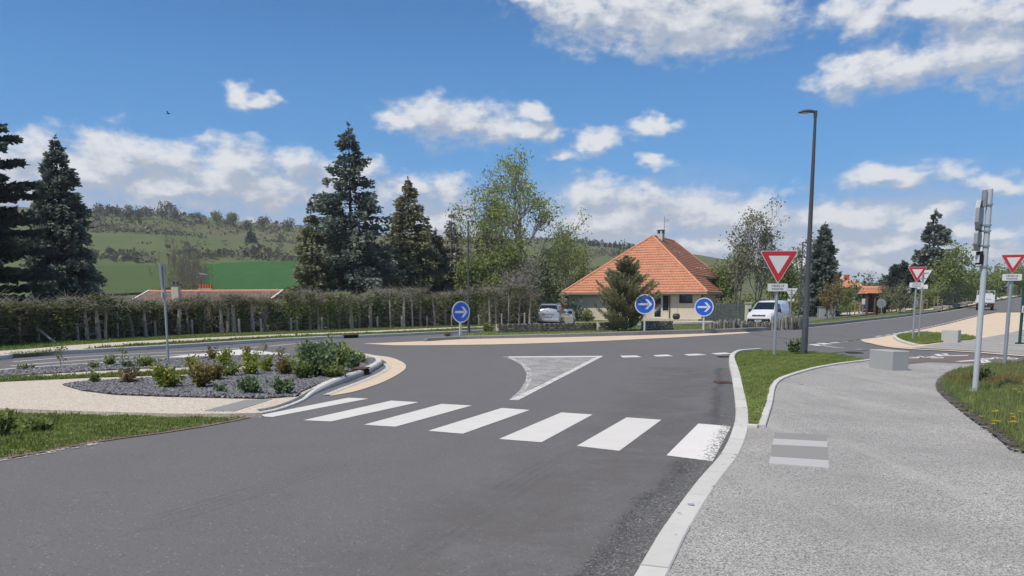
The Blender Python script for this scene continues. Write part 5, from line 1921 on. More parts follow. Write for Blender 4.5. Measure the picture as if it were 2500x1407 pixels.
def post(parent, h, r=0.03, mat='galvanised', square=False, foot=-0.1, name='post', x=0.0, y=0.0):
    if square:
        mb = MB().cbox((x, y, (h + foot) / 2), (r * 2, r * 1.4, h - foot), 0.006)
    else:
        mb = MB().tube([(x, y, foot), (x, y, h * 0.5), (x, y, h)], r, 12)
    return build(name, mb, mat, parent, smooth=not square)


def give_way(loc, side, ztop, label, panel=True, pw=None, post_mat='galvanised', rz=0.0, group='give way signs', lean=0.0, pr=0.03):
    """triangle pointing down, facing -Y before rotation"""
    t = thing('give_way_sign', loc, label, 'road sign', group, rz)
    h = side * math.sqrt(3) / 2
    zb = ztop - h
    post(t, ztop - 0.06, pr, post_mat)
    tri_ = [(-side / 2, ztop), (side / 2, ztop), (0, zb)]
    c = ztop - h / 3

    def sc(k):
        return [(x * k, c + (z - c) * k) for x, z in tri_]
    f = lambda a, b, q: Vector((a, q, b))
    pl = build('plate', MB().prism(rounded(sc(1.0), side * 0.045), f, -pr - 0.035, -pr - 0.008), ['sign_white'], t)
    build('red_border', MB().prism(rounded(sc(0.955), side * 0.04), f, -pr - 0.038, -pr - 0.0352), ['sign_red'], pl)
    build('white_centre', MB().prism(rounded(sc(0.545), side * 0.008), f, -pr - 0.041, -pr - 0.0382), ['sign_white'], pl)
    # stiffening rails on the back
    for zz in (ztop - h * 0.2, ztop - h * 0.55):
        w = side * (1 - (ztop - zz) / h) * 0.8
        build('back_rail', MB().box((0, -pr - 0.001, zz), (w, 0.014, 0.035)), 'galvanised', pl)
    build('bracket', MB().box((0, 0, ztop - h * 0.35), (pr * 2.6, pr * 2.6, 0.03)), 'galvanised', t)
    if panel:
        pw = pw or side * 0.58
        ph = pw * 0.38
        zc = zb - ph * 0.5 + side * 0.01
        q = build('panel', MB().prism(rounded([(-pw / 2, zc - ph / 2), (pw / 2, zc - ph / 2), (pw / 2, zc + ph / 2), (-pw / 2, zc + ph / 2)], pw * 0.07), f, -pr - 0.035, -pr - 0.008), 'sign_white', t)
        build('panel_edge', MB().prism(rounded([(-pw * 0.515, zc - ph * 0.535), (pw * 0.515, zc - ph * 0.535), (pw * 0.515, zc + ph * 0.535), (-pw * 0.515, zc + ph * 0.535)], pw * 0.07), f, -pr - 0.033, -pr - 0.010), 'sign_back', q)
        lettering(['C\u00c9DEZ LE', 'PASSAGE'], ph * 0.36, q, zc + ph * 0.20, -pr - 0.037, dz=ph * 0.42, xs=1.05)
    if lean:
        t.rotation_euler = (0, lean, rz)
    return t


p = G(1890, 868, 0.05)
give_way(p, 1.16, at(0, 613, p.y).z - p.z, 'large give way sign on the kerbed grass triangle', rz=R(-4), pw=0.60, pr=0.045)
p = G(2228, 829, 0.08)
give_way(p, 0.79, at(0, 652, p.y).z - p.z, 'middle-sized give way sign on the small grass islet', rz=R(-14), pw=0.56, pr=0.04)
p = G(2452, 893, 0.05)
give_way(p, 0.575, at(0, 622, p.y).z - p.z, 'small give way sign at the right edge beside the side road', rz=R(-22), pw=0.43, pr=0.045)
p = G(2243, 823, 0.08)
give_way(p, 0.79, at(0, 660, p.y).z - p.z, 'give way sign turned away, close behind the islet sign', rz=R(125), pw=0.50, pr=0.04)
p = base_at(1925, 62)
give_way(p, 0.95, at(0, 704, 62).z - p.z, 'give way sign seen from behind above the white van', rz=R(170), pr=0.04, pw=0.5)
p = base_at(2447, 118)
t = thing('warning_sign', p, 'triangular warning sign seen from behind up the road', 'road sign')
zt = at(0, 686, 118).z - p.z
post(t, zt - 0.1, 0.04)
build('plate', MB().prism(rounded([(-0.5, zt - 0.86), (0.5, zt - 0.86), (0, zt)], 0.05), lambda a, b, q: Vector((a, q, b)), -0.08, -0.05), 'sign_back', t)


def arrow_sign(u, v, vc, rad, label, rz=0.0):
    p = G(u, v, 0.2)
    t = thing('keep_right_sign', p, label, 'road sign', 'blue arrow signs on the island', rz)
    zc = at(0, vc, p.y).z - p.z
    post(t, zc + rad * 0.5, 0.05, 'pole_paint', square=True, foot=-0.2)
    n = 40
    f = lambda a, b, q: Vector((a, q, b))
    circ = lambda k: [(math.cos(2 * PI * i / n) * rad * k, zc + math.sin(2 * PI * i / n) * rad * k) for i in range(n)]
    pl = build('disc', MB().prism(circ(1.0), f, -0.075, -0.040), 'sign_white', t)
    build('blue_face', MB().prism(circ(0.90), f, -0.079, -0.0752), 'sign_blue', pl)
    a = rad
    w = a * 0.105
    shaft = [(-0.68 * a, -w), (0.30 * a, -w), (0.30 * a, w), (-0.68 * a, w)]
    mb = MB().prism([(x, z + zc) for x, z in shaft], f, -0.0825, -0.0794)
    hd = [(0.70 * a, 0), (0.28 * a, 0.50 * a), (0.02 * a, 0.50 * a), (0.38 * a, 0.06 * a), (0.38 * a, -0.06 * a), (0.02 * a, -0.50 * a), (0.28 * a, -0.50 * a)]
    mb.prism([(x, z + zc) for x, z in hd], f, -0.083, -0.0793)
    build('arrow', mb, 'sign_white', pl)
    build('rim', MB().prism([(x * 1.015, zc + (z - zc) * 1.015) for x, z in circ(1.0)], f, -0.070, -0.045), 'sign_back', t)
    build('bracket', MB().box((0, -0.02, zc + rad * 0.3), (0.3, 0.05, 0.04)).box((0, -0.02, zc - rad * 0.3), (0.3, 0.05, 0.04)), 'galvanised', t)
    return t


arrow_sign(1124, 818, 762, 0.50, 'blue right-arrow sign at the left tip of the island', rz=R(38))
arrow_sign(1573, 808, 743, 0.535, 'blue right-arrow sign in front of the young pine, middle of three', rz=R(-8))
arrow_sign(1717, 806, 750, 0.515, 'blue right-arrow sign before the slatted fence, rightmost of three', rz=R(-12))


def round_back(u, depth, vc, r, label):
    p = base_at(u, depth)
    p.z += 0.08
    t = thing('round_sign', p, label, 'road sign', 'round signs seen from behind')
    zc = at(0, vc, depth).z - p.z
    post(t, zc + r * 0.6, 0.04)
    n = 28
    f = lambda a, b, q: Vector((a, q, b))
    pl = build('disc', MB().prism([(math.cos(2 * PI * i / n) * r, zc + math.sin(2 * PI * i / n) * r) for i in range(n)], f, 0.05, 0.08), 'sign_back', t)
    build('back_rail', MB().box((0, 0.042, zc + r * 0.3), (r * 1.5, 0.014, 0.05)).box((0, 0.042, zc - r * 0.3), (r * 1.5, 0.014, 0.05)), 'galvanised', pl)


round_back(2145, 80, 741, 0.46, 'round sign seen from behind in front of the kiosk')
round_back(2224, 84, 740, 0.44, 'round sign seen from behind beside the islet posts')
# small white direction panels
p = base_at(2201, 90)
t = thing('direction_sign', p, 'pair of white direction panels behind the blossoming shrub', 'road sign')
zt = at(0, 704, 90).z - p.z
post(t, zt, 0.04)
for k in range(2):
    zz = zt - 0.12 - 0.3 * k
    build('panel', MB().prism([(-0.5, zz - 0.11), (0.42, zz - 0.11), (0.52, zz), (0.42, zz + 0.11), (-0.5, zz + 0.11)], lambda a, b, q: Vector((a, q, b)), -0.09, -0.06), 'sign_white', t)
p = base_at(2357, 132)
t = thing('advert_sign', p, 'orange oval sign up the road left of the truck', 'sign')
zc = at(0, 702, 132).z - p.z
post(t, zc, 0.05)
build('panel', MB().prism([(0.38 * math.cos(2 * PI * i / 20), zc + 0.26 * math.sin(2 * PI * i / 20)) for i in range(20)], lambda a, b, q: Vector((a, q, b)), -0.1, -0.06), 'orange_paint', t)

# tall pole with plates seen edge-on
p = G(2380, 956, 0.05)
t = thing('sign_pole', p, 'tall galvanised pole carrying plates seen edge-on', 'sign pole')
hp = at(0, 462, p.y).z - p.z
post(t, hp, 0.05, 'pole_paint')
build('base_plate', MB().cbox((0, 0, 0.01), (0.22, 0.22, 0.02), 0.004), 'galvanised', t)
ang = R(-37)
for (v0, v1, w, nm) in ((488, 566, 0.60, 'plate'), (556, 612, 0.56, 'plate')):
    z1, z0 = at(0, v0, p.y).z - p.z, at(0, v1, p.y).z - p.z
    M = Matrix.Rotation(ang, 3, 'Z')
    f = lambda a, b, q, M=M: M @ Vector((q, a, b))
    hw = w / 2
    hh = z1 - z0
    octo = [(-hw, z0 + hh * 0.28), (-hw * 0.45, z0), (hw * 0.45, z0), (hw, z0 + hh * 0.28), (hw, z1 - hh * 0.28), (hw * 0.45, z1), (-hw * 0.45, z1), (-hw, z1 - hh * 0.28)]
    pl = build('plate', MB().prism(octo, f, -0.165, -0.105), 'sign_back', t)
    build('plate_face', MB().prism([(a * 0.99, (b - (z0 + z1) / 2) * 0.99 + (z0 + z1) / 2) for a, b in octo], f, -0.170, -0.1655), 'sign_white', pl)
    for zz in (z0 + hh * 0.2, z0 + hh * 0.85):
        build('clamp', MB().tube([(0, 0, zz - 0.015), (0, 0, zz + 0.015)], 0.066, 12).box((-0.085, 0, zz), (0.05, 0.05, 0.03)), 'galvanised', t)
z0 = at(0, 646, p.y).z - p.z
z1 = at(0, 614, p.y).z - p.z
build('small_box', MB().cbox((-0.10, 0, (z0 + z1) / 2), (0.07, 0.13, z1 - z0), 0.008), 'plastic_dark', t)
build('small_plate', MB().cbox((-0.15, 0, (z0 + z1) / 2 - 0.02), (0.02, 0.16, (z1 - z0) * 0.6), 0.004), 'sign_white', t)
build('clamp', MB().tube([(0, 0, z0 - 0.05), (0, 0, z0 - 0.02)], 0.065, 12), 'galvanised', t)
zz = at(0, 478, p.y).z - p.z
build('top_rail', MB().cbox((-0.095, 0, zz - 0.05), (0.06, 0.08, 0.30), 0.008), 'galvanised', t)

# sign seen edge-on in the far slate bed
p = G(411, 881, 0.08)
t = thing('edge_on_sign', p, 'galvanised post with sign plate seen edge-on in the slate bed', 'road sign', None, R(19))
hp = at(0, 646, p.y).z - p.z
post(t, hp, 0.032)
z0 = at(0, 708, p.y).z - p.z
M = Matrix.Rotation(R(88), 3, 'Z')
f = lambda a, b, q: Vector((q, a, b))
build('plate', MB().prism([(-0.36, hp + 0.02), (0.36, hp + 0.02), (0, z0)], f, -0.085, -0.035), 'sign_white', t)
build('back_rail', MB().box((-0.030, 0, hp - 0.12), (0.014, 0.5, 0.04)).box((-0.030, 0, hp - 0.35), (0.014, 0.25, 0.04)), 'galvanised', t)
z2 = at(0, 713, p.y).z - p.z
z3 = at(0, 728, p.y).z - p.z
build('panel', MB().box((-0.06, 0, (z2 + z3) / 2), (0.03, 0.42, z2 - z3)), 'sign_white', t)

# green post with the white name panel, cut by the right edge
p = G(2486, 840, 0.02)
t = thing('green_post', p, 'dark green post with white panel cut by the right edge', 'post')
hp = at(0, 690, p.y).z - p.z
build('post', MB().cbox((0.05, 0, hp / 2 - 0.05), (0.09, 0.09, hp + 0.1), 0.01), 'green_paint', t)
build('foot', MB().cbox((0.05, 0, 0.03), (0.26, 0.2, 0.06), 0.01), 'dark_iron', t)
z1, z0 = at(0, 747, p.y).z - p.z, at(0, 764, p.y).z - p.z
pn = build('panel', MB().cbox((0.30, -0.07, (z0 + z1) / 2), (0.62, 0.02, z1 - z0), 0.006), 'sign_white', t)
lettering(['Le'], 0.21, pn, (z0 + z1) / 2 - 0.01, -0.082, x0=0.13)
for k in range(2):
    build('post', MB().cbox((0.9 + 0.9 * k, 0.4 + 0.4 * k, 0.95), (0.08, 0.08, 1.9), 0.01), 'green_paint', t)
for k in range(9):
    build('fence_wire', MB().tube([(0.07, 0.03, 0.15 + 0.2 * k), (1.8, 0.8, 0.15 + 0.2 * k)], 0.006, 5), 'green_paint', t)

# ------------------------------------------------------------------ lamp posts
def lamp_post(base, h, arm, label, rb=0.085, rt=0.04, rz=0.0, lean=0.0):
    t = thing('street_lamp', base, label, 'street lamp', 'street lamps round the roundabout', rz)
    build('pole', MB().tube([(0, 0, -0.2), (0, 0, 1.1), (0, 0, 1.14), (0, 0, h * 0.6), (0, 0, h - 0.03)], [rb * 1.12, rb * 1.1, rb, (rb + rt) * 0.5, rt], 14), 'lamp_grey', t, smooth=True)
    build('access_door', MB().cbox((0, -rb * 1.08, 0.65), (rb * 0.9, 0.012, 0.42), 0.004), 'lamp_grey', t)
    s = 1 if arm > 0 else -1
    a = abs(arm)
    prof = [(0, 0.0, 0.035, 0.05), (0.14 * a, 0.015, 0.045, 0.05), (0.38 * a, 0.02, 0.10, 0.055), (0.7 * a, 0.01, 0.13, 0.05), (0.93 * a, -0.01, 0.10, 0.035), (a, -0.02, 0.04, 0.02)]
    vs, fs = [], []
    for x, z, hw, th in prof:
        for dy, dz in ((-hw, 0), (-hw * 0.6, th), (hw * 0.6, th), (hw, 0), (hw * 0.7, -th * 0.5), (-hw * 0.7, -th * 0.5)):
            vs.append((s * x, dy, h + z + dz))
    for i in range(len(prof) - 1):
        for k in range(6):
            fs.append((i * 6 + k, i * 6 + (k + 1) % 6, i * 6 + 6 + (k + 1) % 6, i * 6 + 6 + k))
    fs += [(5, 4, 3, 2, 1, 0), tuple(30 + k for k in range(6))]
    hd = build('lamp_head', MB().add(vs, fs), 'lamp_grey', t, smooth=True)
    build('lens', MB().cbox((s * 0.62 * a, 0, h - 0.025), (0.36 * a, 0.16, 0.02), 0.006), 'lamp_glass', hd)
    build('collar', MB().tube([(0, 0, h - 0.14), (0, 0, h + 0.05)], rt * 1.35, 12), 'lamp_grey', t)
    return t


p = G(1963, 862, 0.05)
lamp_post(p, at(0, 275, p.y).z - p.z, -0.56, 'tall dark grey street lamp on the kerbed grass triangle', 0.092, 0.042, rz=R(6))
b = base_at(1145, 46)
lamp_post(b, at(0, 541, 46).z - b.z, 0.36, 'slim street lamp before the hedge by the first arrow sign', 0.075, 0.04)
b = base_at(1947, 78)
lamp_post(b, at(0, 593, 78).z - b.z, 0.75, 'distant street lamp behind the give way sign', 0.10, 0.05)
b = base_at(1872, 74)
t = thing('utility_pole', b, 'thin plain pole rising behind the white van', 'pole')
post(t, at(0, 655, 74).z - b.z, 0.05, 'lamp_grey')
b = base_at(1886, 66)
t = thing('sign_post', b, 'short pale post with small plate above the white van', 'pole')
zt = at(0, 706, 66).z - b.z
post(t, zt, 0.04)
build('plate', MB().box((0, -0.06, zt - 0.1), (0.22, 0.02, 0.2)), 'sign_back', t)

# ------------------------------------------------------------------ stone cubes
def stone_cube(corners_px, vtop, depth_m, mat, label):
    """front bottom-left and bottom-right pixels, top line, depth of the block"""
    a, b = G(*corners_px[0], 0.02), G(*corners_px[1], 0.02)
    h = at(0, vtop, a.y).z - a.z
    e = (b - a)
    ang_ = math.atan2(e.y, e.x)
    t = a
    w = e.length
    mb = MB().cbox((w / 2, depth_m / 2, h / 2 - 0.02), (w, depth_m, h + 0.04), 0.012)
    o = build('concrete_block', mb, mat, None, a, label=label, cat='block', group='concrete blocks')
    o.rotation_euler = (0, 0, ang_)
    return o


stone_cube([(2121, 898), (2177, 905)], 853, 0.46, 'cube_stone', 'large grey concrete cube on the footway beyond the lamp')
stone_cube([(2297, 835.5), (2338, 836.6)], 806, 0.62, 'cube_stone_pale', 'pale concrete cube on the small grass islet')
for u, lab in ((2144, 'small pale cube in front of the kiosk'), (2190, 'small pale cube under the blossoming shrub')):
    b = base_at(u, 86)
    b.z = at(0, 763, 86).z
    build('concrete_block', MB().cbox((0.3, 0.3, 0.22), (0.58, 0.6, 0.46), 0.02), 'cube_stone_pale', None, b, label=lab, cat='block', group='concrete blocks')

# ------------------------------------------------------------------ drains, tactile slabs and small things on the ground
def grate(u, v, w, d, label, mat='rust_iron', rz=0.0):
    p = G(u, v)
    t = thing('drain_grate', p + Vector((0, 0, 0.006)), label, 'drain', None, rz)
    build('pit', MB().box((0, 0, -0.002), (w, d, 0.004)), 'black_void', t)
    n = max(4, int(w / 0.07))
    fr = MB()
    for x, y, a, b_ in ((0, -d / 2, w + 0.04, 0.03), (0, d / 2, w + 0.04, 0.03)):
        fr.box((x, y, 0.006), (a, b_, 0.014))
    for s in (-1, 1):
        fr.box((s * w / 2, 0, 0.0057), (0.03, d - 0.03, 0.0134))
    build('frame', fr, mat, t)
    for k in range(n):
        build('bar', MB().box((-w / 2 + w * (k + 0.5) / n, 0, 0.0055), (w / n * 0.5, d - 0.03, 0.011)), mat, t)
    for k in range(3):
        build('bar', MB().box((0, -d / 2 + d * (k + 1) / 4, 0.005), (w - 0.03, 0.018, 0.010)), mat, t)


grate(1766, 935, 0.28, 0.36, 'rusty drain grate in the gutter beside the kerb', rz=R(2))
grate(1768, 872, 0.34, 0.36, 'grey drain grate at the give way line', 'dark_iron')
grate(2085, 862, 0.42, 0.40, 'dark drain grate at the back of the grass triangle', 'dark_iron')
# kerb inlet of the planted island: rust cover and dark mouth
p, tg = along(nline, arclen(nline), 0)
q = G(900, 915)
j = min(range(len(nline)), key=lambda i: (nline[i] - q).length)
p = nline[j]
tg = (nline[j + 1] - nline[j - 1]).normalized()
az_ = math.atan2(tg.y, tg.x)
t = thing('kerb_inlet', p, 'rust-topped drain inlet in the nose kerb of the planted island', 'drain', None, az_)
build('mouth', MB().box((0, 0.02, 0.055), (0.46, 0.08, 0.12)), 'black_void', t)
build('cover', MB().cbox((0, 0.14, 0.145), (0.50, 0.34, 0.025), 0.006), 'rust_iron', t)
q = G(867, 826)
j = min(range(len(fline)), key=lambda i: (fline[i] - q).length)
tg = (fline[j + 1] - fline[j - 1]).normalized()
t = thing('kerb_inlet', fline[j], 'dark drain inlet in the far kerb of the exit lane', 'drain', None, math.atan2(tg.y, tg.x))
build('mouth', MB().box((0, 0.0, 0.07), (0.85, 0.06, 0.13)), 'black_void', t)
build('cover', MB().cbox((0, 0.12, 0.15), (0.95, 0.30, 0.03), 0.006), 'rust_iron', t)

# tactile paving in front of the crossing: four slabs
tq = [[(1889, 1056), (2018, 1062), (2020, 1078), (1888, 1071)], [(1888, 1071), (2020, 1078), (2021, 1092), (1884, 1086)], [(1884, 1086), (2021, 1092), (2024, 1124), (1879, 1115)], [(1879, 1115), (2024, 1124), (2025, 1143), (1876, 1132)]]
tp = thing('tactile_paving', (0, 0, 0), 'striped tactile slab set into the grey footway', None, kind='structure')
for i, q_ in enumerate(tq):
    pl = GP(q_, 0.022)
    c_ = sum(pl, Vector()) / 4
    pl = [c_ + (x - c_) * 0.985 for x in pl]
    slab('tactile_slab', pl, 0.029, ['tactile_grey', 'tactile_white'][i % 2], 0.01, tp)
mb = MB()
pc = G(1686, 1234, 0.03)
mb.add([(pc.x + x, pc.y + y, 0.0445) for x, y in ((-0.03, -0.01), (0.025, -0.016), (0.03, 0.006), (-0.02, 0.014))], [(0, 1, 2, 3)])
build('chalk_mark', mb, 'blue_chalk', None, label='small blue chalk mark on the kerb', kind='structure')
p = at(411, 278, 120)
t = thing('bird', p, 'tiny dark bird flying in the blue sky', 'bird')
mb = MB().tube([(-0.35, 0, -0.05), (-0.12, 0, 0), (0.15, 0, 0.02), (0.30, 0, 0.0)], [0.01, 0.07, 0.06, 0.01], 8)
mb.add([(-0.1, 0.04, 0.02), (0.12, 0.04, 0.02), (0.02, 0.45, 0.25), (-0.12, 0.40, 0.22)], [(0, 1, 2, 3)])
mb.add([(-0.1, -0.04, 0.02), (0.12, -0.04, 0.02), (0.02, -0.40, 0.32), (-0.12, -0.36, 0.28)], [(0, 1, 2, 3)])
build('body', mb, 'sign_black', t)

# ------------------------------------------------------------------ island: stone wall and basalt columns
def stone(rs, w, d, h):
    """one irregular block of about 20 triangles"""
    bm = bmesh.new()
    bmesh.ops.create_cube(bm, size=1)
    bmesh.ops.bevel(bm, geom=list(bm.edges), offset=0.16, segments=1, affect='EDGES')
    for p in bm.verts:
        p.co = Vector((p.co.x * w * rs.uniform(0.86, 1.08), p.co.y * d * rs.uniform(0.86, 1.08), p.co.z * h * rs.uniform(0.86, 1.08)))
    me = bpy.data.meshes.new('stone')
    bm.to_mesh(me)
    bm.free()
    return me


rs = random.Random(3)
VAR = [stone(rs, 1, 1, 1) for _ in range(6)]
for mi, mname in enumerate(('basalt', 'basalt_brown', 'basalt_pale', 'basalt', 'basalt', 'basalt_brown')):
    VAR[mi].materials.append(MATS[mname])


def stone_wall(u0, v0, u1, v1, hpx, label, seed):
    rs = random.Random(seed)
    a, b = G(u0, v0, 0.2), G(u1, v1, 0.2)
    L = (b - a).length
    h = hpx * (a.y + b.y) / 2 / F_PX
    t = thing('stone_wall', a, label, 'wall', 'low dry stone walls on the island', math.atan2(b.y - a.y, b.x - a.x))
    build('mortar_core', MB().cbox((L / 2, 0.14, h * 0.47), (L - 0.06, 0.26, h * 0.94), 0.02), 'mortar', t)
    for face in (0,):
        z = -0.05
        row = 0
        while z < h - 0.05:
            rh = rs.uniform(0.11, 0.17)
            rh = min(rh, h - z)
            x = rs.uniform(-0.05, 0.05)
            while x < L - 0.03:
                w = rs.uniform(0.14, 0.40)
                w = min(w, L - x)
                o = link('stone', rs.choice(VAR), t, (x + w / 2, 0.04 + rs.uniform(-0.02, 0.02), z + rh / 2))
                o.scale = (w * 0.84, 0.17, rh * 0.80)
                o.rotation_euler = (rs.uniform(-0.06, 0.06), rs.uniform(-0.12, 0.12), rs.uniform(-0.08, 0.08))
                x += w
            z += rh
            row += 1
    return t


stone_wall(1215, 810, 1470, 805, 18, 'low dry stone wall left of the young pine', 31)
stone_wall(1462, 806, 1512, 805, 19, 'short stone wall stub hidden partly by the pine', 33)
stone_wall(1572, 805, 1643, 803, 21, 'short dry stone wall right of the middle arrow sign', 32)

rs = random.Random(9)
a, b = G(1735, 803, 0.2), G(1962, 797, 0.2)
n = 84
for k in range(n):
    s = k / (n - 1)
    p = a.lerp(b, s) + Vector((rs.uniform(-0.06, 0.06), rs.uniform(-0.25, 0.25), 0))
    p.z = T(p.x, p.y) + 0.26
    h = rs.uniform(0.42, 0.70) * (0.82 + 0.25 * math.sin(s * 9)) * (0.75 + 0.35 * s)
    r = rs.uniform(0.055, 0.10)
    ns = rs.choice((5, 6))
    tilt = Vector((rs.uniform(-0.07, 0.07), rs.uniform(-0.05, 0.05), 0))
    a0 = rs.uniform(0, PI)
    mb = MB()
    vs = []
    for zz, kk in ((-0.15, 1.05), (h * 0.5, 1.0), (h * 0.93, 0.95), (h, 0.45)):
        for j in range(ns):
            w = a0 + 2 * PI * j / ns
            vs.append(Vector((math.cos(w) * r * kk, math.sin(w) * r * kk, zz + (rs.uniform(-0.03, 0.03) if zz > h * 0.9 else 0))) + tilt * zz)
    fs = [(i * ns + j, i * ns + (j + 1) % ns, i * ns + ns + (j + 1) % ns, i * ns + ns + j) for i in range(3) for j in range(ns)] + [tuple(range(3 * ns, 4 * ns))]
    mb.add(vs, fs)
    build('basalt_column', mb, rs.choice(['basalt', 'basalt_pale', 'basalt_pale', 'basalt']), None, p, label='upright basalt column before the white van, ' + ORD(k) + ' from the left of the row', cat='stone', group='row of upright basalt columns')
# grey pebbles at the foot of the columns

# ------------------------------------------------------------------ tiled roofs
def tile_slope(name, poly, e, parent, mat, tw=0.30, th=0.34, seed=0, lift=0.085, deck=True):
    """poly: 3-D corners of a roof plane; e: unit vector along the eave. Real overlapping tiles clipped to the outline"""
    rs = np.random.RandomState(seed)
    poly = [Vector(p) for p in poly]
    e = Vector(e).normalized()
    nrm = Vector((0, 0, 0))
    for i in range(len(poly)):
        nrm += poly[i].cross(poly[(i + 1) % len(poly)])
    nrm.normalize()
    if nrm.z < 0:
        nrm = -nrm
    s = nrm.cross(e).normalized()
    if s.z < 0:
        s = -s
    o = min(poly, key=lambda p: p.z)
    P2 = [((p - o).dot(e), (p - o).dot(s)) for p in poly]
    A = np.arange(min(p[0] for p in P2) - tw, max(p[0] for p in P2) + tw, tw)
    B = np.arange(0, max(p[1] for p in P2), th)
    ga, gb = np.meshgrid(A, B)
    ga = (ga + (np.arange(len(B)) % 2)[:, None] * tw * 0.5).ravel()
    gb = gb.ravel()
    k = in_poly(ga, gb + th * 0.5, P2)
    ga, gb = ga[k], gb[k]
    n = len(ga)
    j = rs.normal(size=n) * 0.008
    E_, S_, N_ = (np.array(v) for v in (e, s, nrm))
    O_ = np.array(o)

    def pt(a, b, c):
        return O_ + np.outer(a, E_) + np.outer(b, S_) + np.outer(c, N_)
    h0, h1 = lift, 0.006
    hw = tw * 0.49
    V = np.stack([pt(ga - hw, gb, h0 * 0.55 + j), pt(ga, gb - 0.0, h0 * 1.15 + j), pt(ga + hw, gb, h0 * 0.55 + j),
                  pt(ga - hw, gb + th * 1.05, np.full(n, h1)), pt(ga, gb + th * 1.05, np.full(n, h1 + h0 * 0.35)), pt(ga + hw, gb + th * 1.05, np.full(n, h1)),
                  pt(ga - hw, gb, np.full(n, -0.01)), pt(ga, gb, np.full(n, -0.01)), pt(ga + hw, gb, np.full(n, -0.01))], 1).reshape(-1, 3)
    f0 = np.arange(n)[:, None] * 9
    Fc = np.concatenate([f0 + np.array(q) for q in ([[0, 1, 4, 3]], [[1, 2, 5, 4]], [[6, 7, 1, 0]], [[7, 8, 2, 1]])])
    c = rs.beta(1.2, 3, n)
    ob = raw_mesh('tile_courses', V, Fc, mat, np.repeat(c, 9), parent, kind='stuff')
    return ob


def ridge_caps(a, b, parent, mat, r=0.11, step=0.38):
    a, b = Vector(a), Vector(b)
    L = (b - a).length
    n = max(1, int(L / step))
    mb = MB()
    for k in range(n):
        p, q = a.lerp(b, k / n), a.lerp(b, (k + 1.08) / n)
        mb.tube([p, q], [r * 1.08, r * 0.94], 7)
    return build('ridge_tiles', mb, mat, parent, smooth=True)


def panel(mb, quad, proud=0.02, mi=0):
    """thin slab lying on a quad of four 3-D points"""
    q = [Vector(p) for p in quad]
    n = (q[1] - q[0]).cross(q[3] - q[0]).normalized()
    a = q
    b = [p + n * proud for p in q]
    mb.add(a + b, [(3, 2, 1, 0), (4, 5, 6, 7), (0, 1, 5, 4), (1, 2, 6, 5), (2, 3, 7, 6), (3, 0, 4, 7)], mi)
    return mb


# ------------------------------------------------------------------ the house with the big hipped roof
C1 = at(1727, 714.6, 72)
ZE = C1.z
E1 = Vector((-0.893, 0.453, 0)).normalized()
E2 = Vector((0.453, 0.893, 0)).normalized()
ZR = at(1591.5, 577, 80).z
ZU = ZE + (ZR - ZE) * 2.0 / 6.85
ZG = 0.20
house = thing('hipped_house', Vector((C1.x, C1.y, ZG)), 'beige bungalow with large orange hipped tile roof', 'house')
HL = lambda a, b, z: E1 * a + E2 * b + Vector((0, 0, z - ZG))
P_, Q_, A_, C_ = HL(6.85, 5.5, ZR), HL(6.85, 13.2, ZR), HL(14.2, 0, ZE), HL(0, 0, ZE)
F_, Me, Eb, C2 = HL(2, 1.6, ZU), HL(2, 6.35, ZU), HL(2, 15, ZU), HL(0, 6.35, ZE)
BL = HL(14.2, 18.7, ZE)
# deck under the tiles
mb = MB()
for poly in ([C_, P_, A_], [F_, Eb, Q_, P_], [C_, C2, Me, F_], [A_, P_, Q_, BL], [Q_, Eb, BL]):
    k = len(mb.v)
    mb.add([p - Vector((0, 0, 0.02)) for p in poly] + [p - Vector((0, 0, 0.16)) for p in poly],
           [tuple(range(len(poly))), tuple(range(2 * len(poly) - 1, len(poly) - 1, -1))] + [(i, (i + 1) % len(poly), len(poly) + (i + 1) % len(poly), len(poly) + i) for i in range(len(poly))])
roof = build('roof', mb, 'roof_tile', house)
tile_slope('tile_courses', [C_, A_, P_], E1, roof, 'roof_tile', seed=1)
tile_slope('tile_courses', [F_, Eb, Q_, P_], E2, roof, 'roof_tile', seed=2)
tile_slope('tile_courses', [C_, C2, Me, F_], E2, roof, 'roof_tile', seed=3)
tile_slope('tile_courses', [A_, P_, Q_, BL], E2, roof, 'roof_tile', seed=4)
for a, b in ((C_, P_), (A_, P_), (P_, Q_), (Eb, Q_)):
    ridge_caps(a + Vector((0, 0, 0.05)), b + Vector((0, 0, 0.05)), roof, 'roof_tile')
# gutters
build('gutter', MB().tube([C_ + HL(-0.02, -0.05, ZG - 0.09), A_ + HL(0.02, -0.05, ZG - 0.09)], 0.075, 8), 'gutter_grey', house)
build('gutter', MB().tube([C_ + HL(-0.05, 0, ZG - 0.09), C2 + HL(-0.05, 0, ZG - 0.09)], 0.075, 8), 'gutter_grey', house)
build('gutter', MB().tube([Me + HL(-0.05, 0, ZG - 0.09), Eb + HL(-0.05, 0, ZG - 0.09)], 0.075, 8), 'gutter_grey', house)
# walls: a solid plan with the front set back under the eaves
OV = 0.55
mb = MB()
plan = [(0.6, OV), (13.6, OV), (13.6, 18.0), (2.5, 14.6), (2.5, 6.0), (0.6, 6.0)]
mb.prism(plan, lambda a, b, z: HL(a, b, z), ZG - 0.4, ZE - 0.06)
build('wall', mb, 'render_wall', house)
mb = MB().prism([(2.5, 1.8), (12, 1.8), (12, 14.4), (2.5, 14.4)], lambda a, b, z: HL(a, b, z), ZE - 0.05, ZU - 0.1)
build('upper_wall', mb, 'render_wall', house)
build('soffit', MB().prism([(0.05, 0.02), (14.1, 0.02), (14.1, OV - 0.01), (0.05, OV - 0.01)], lambda a, b, z: HL(a, b, z), ZE - 0.16, ZE - 0.13), 'wood_brown', house)


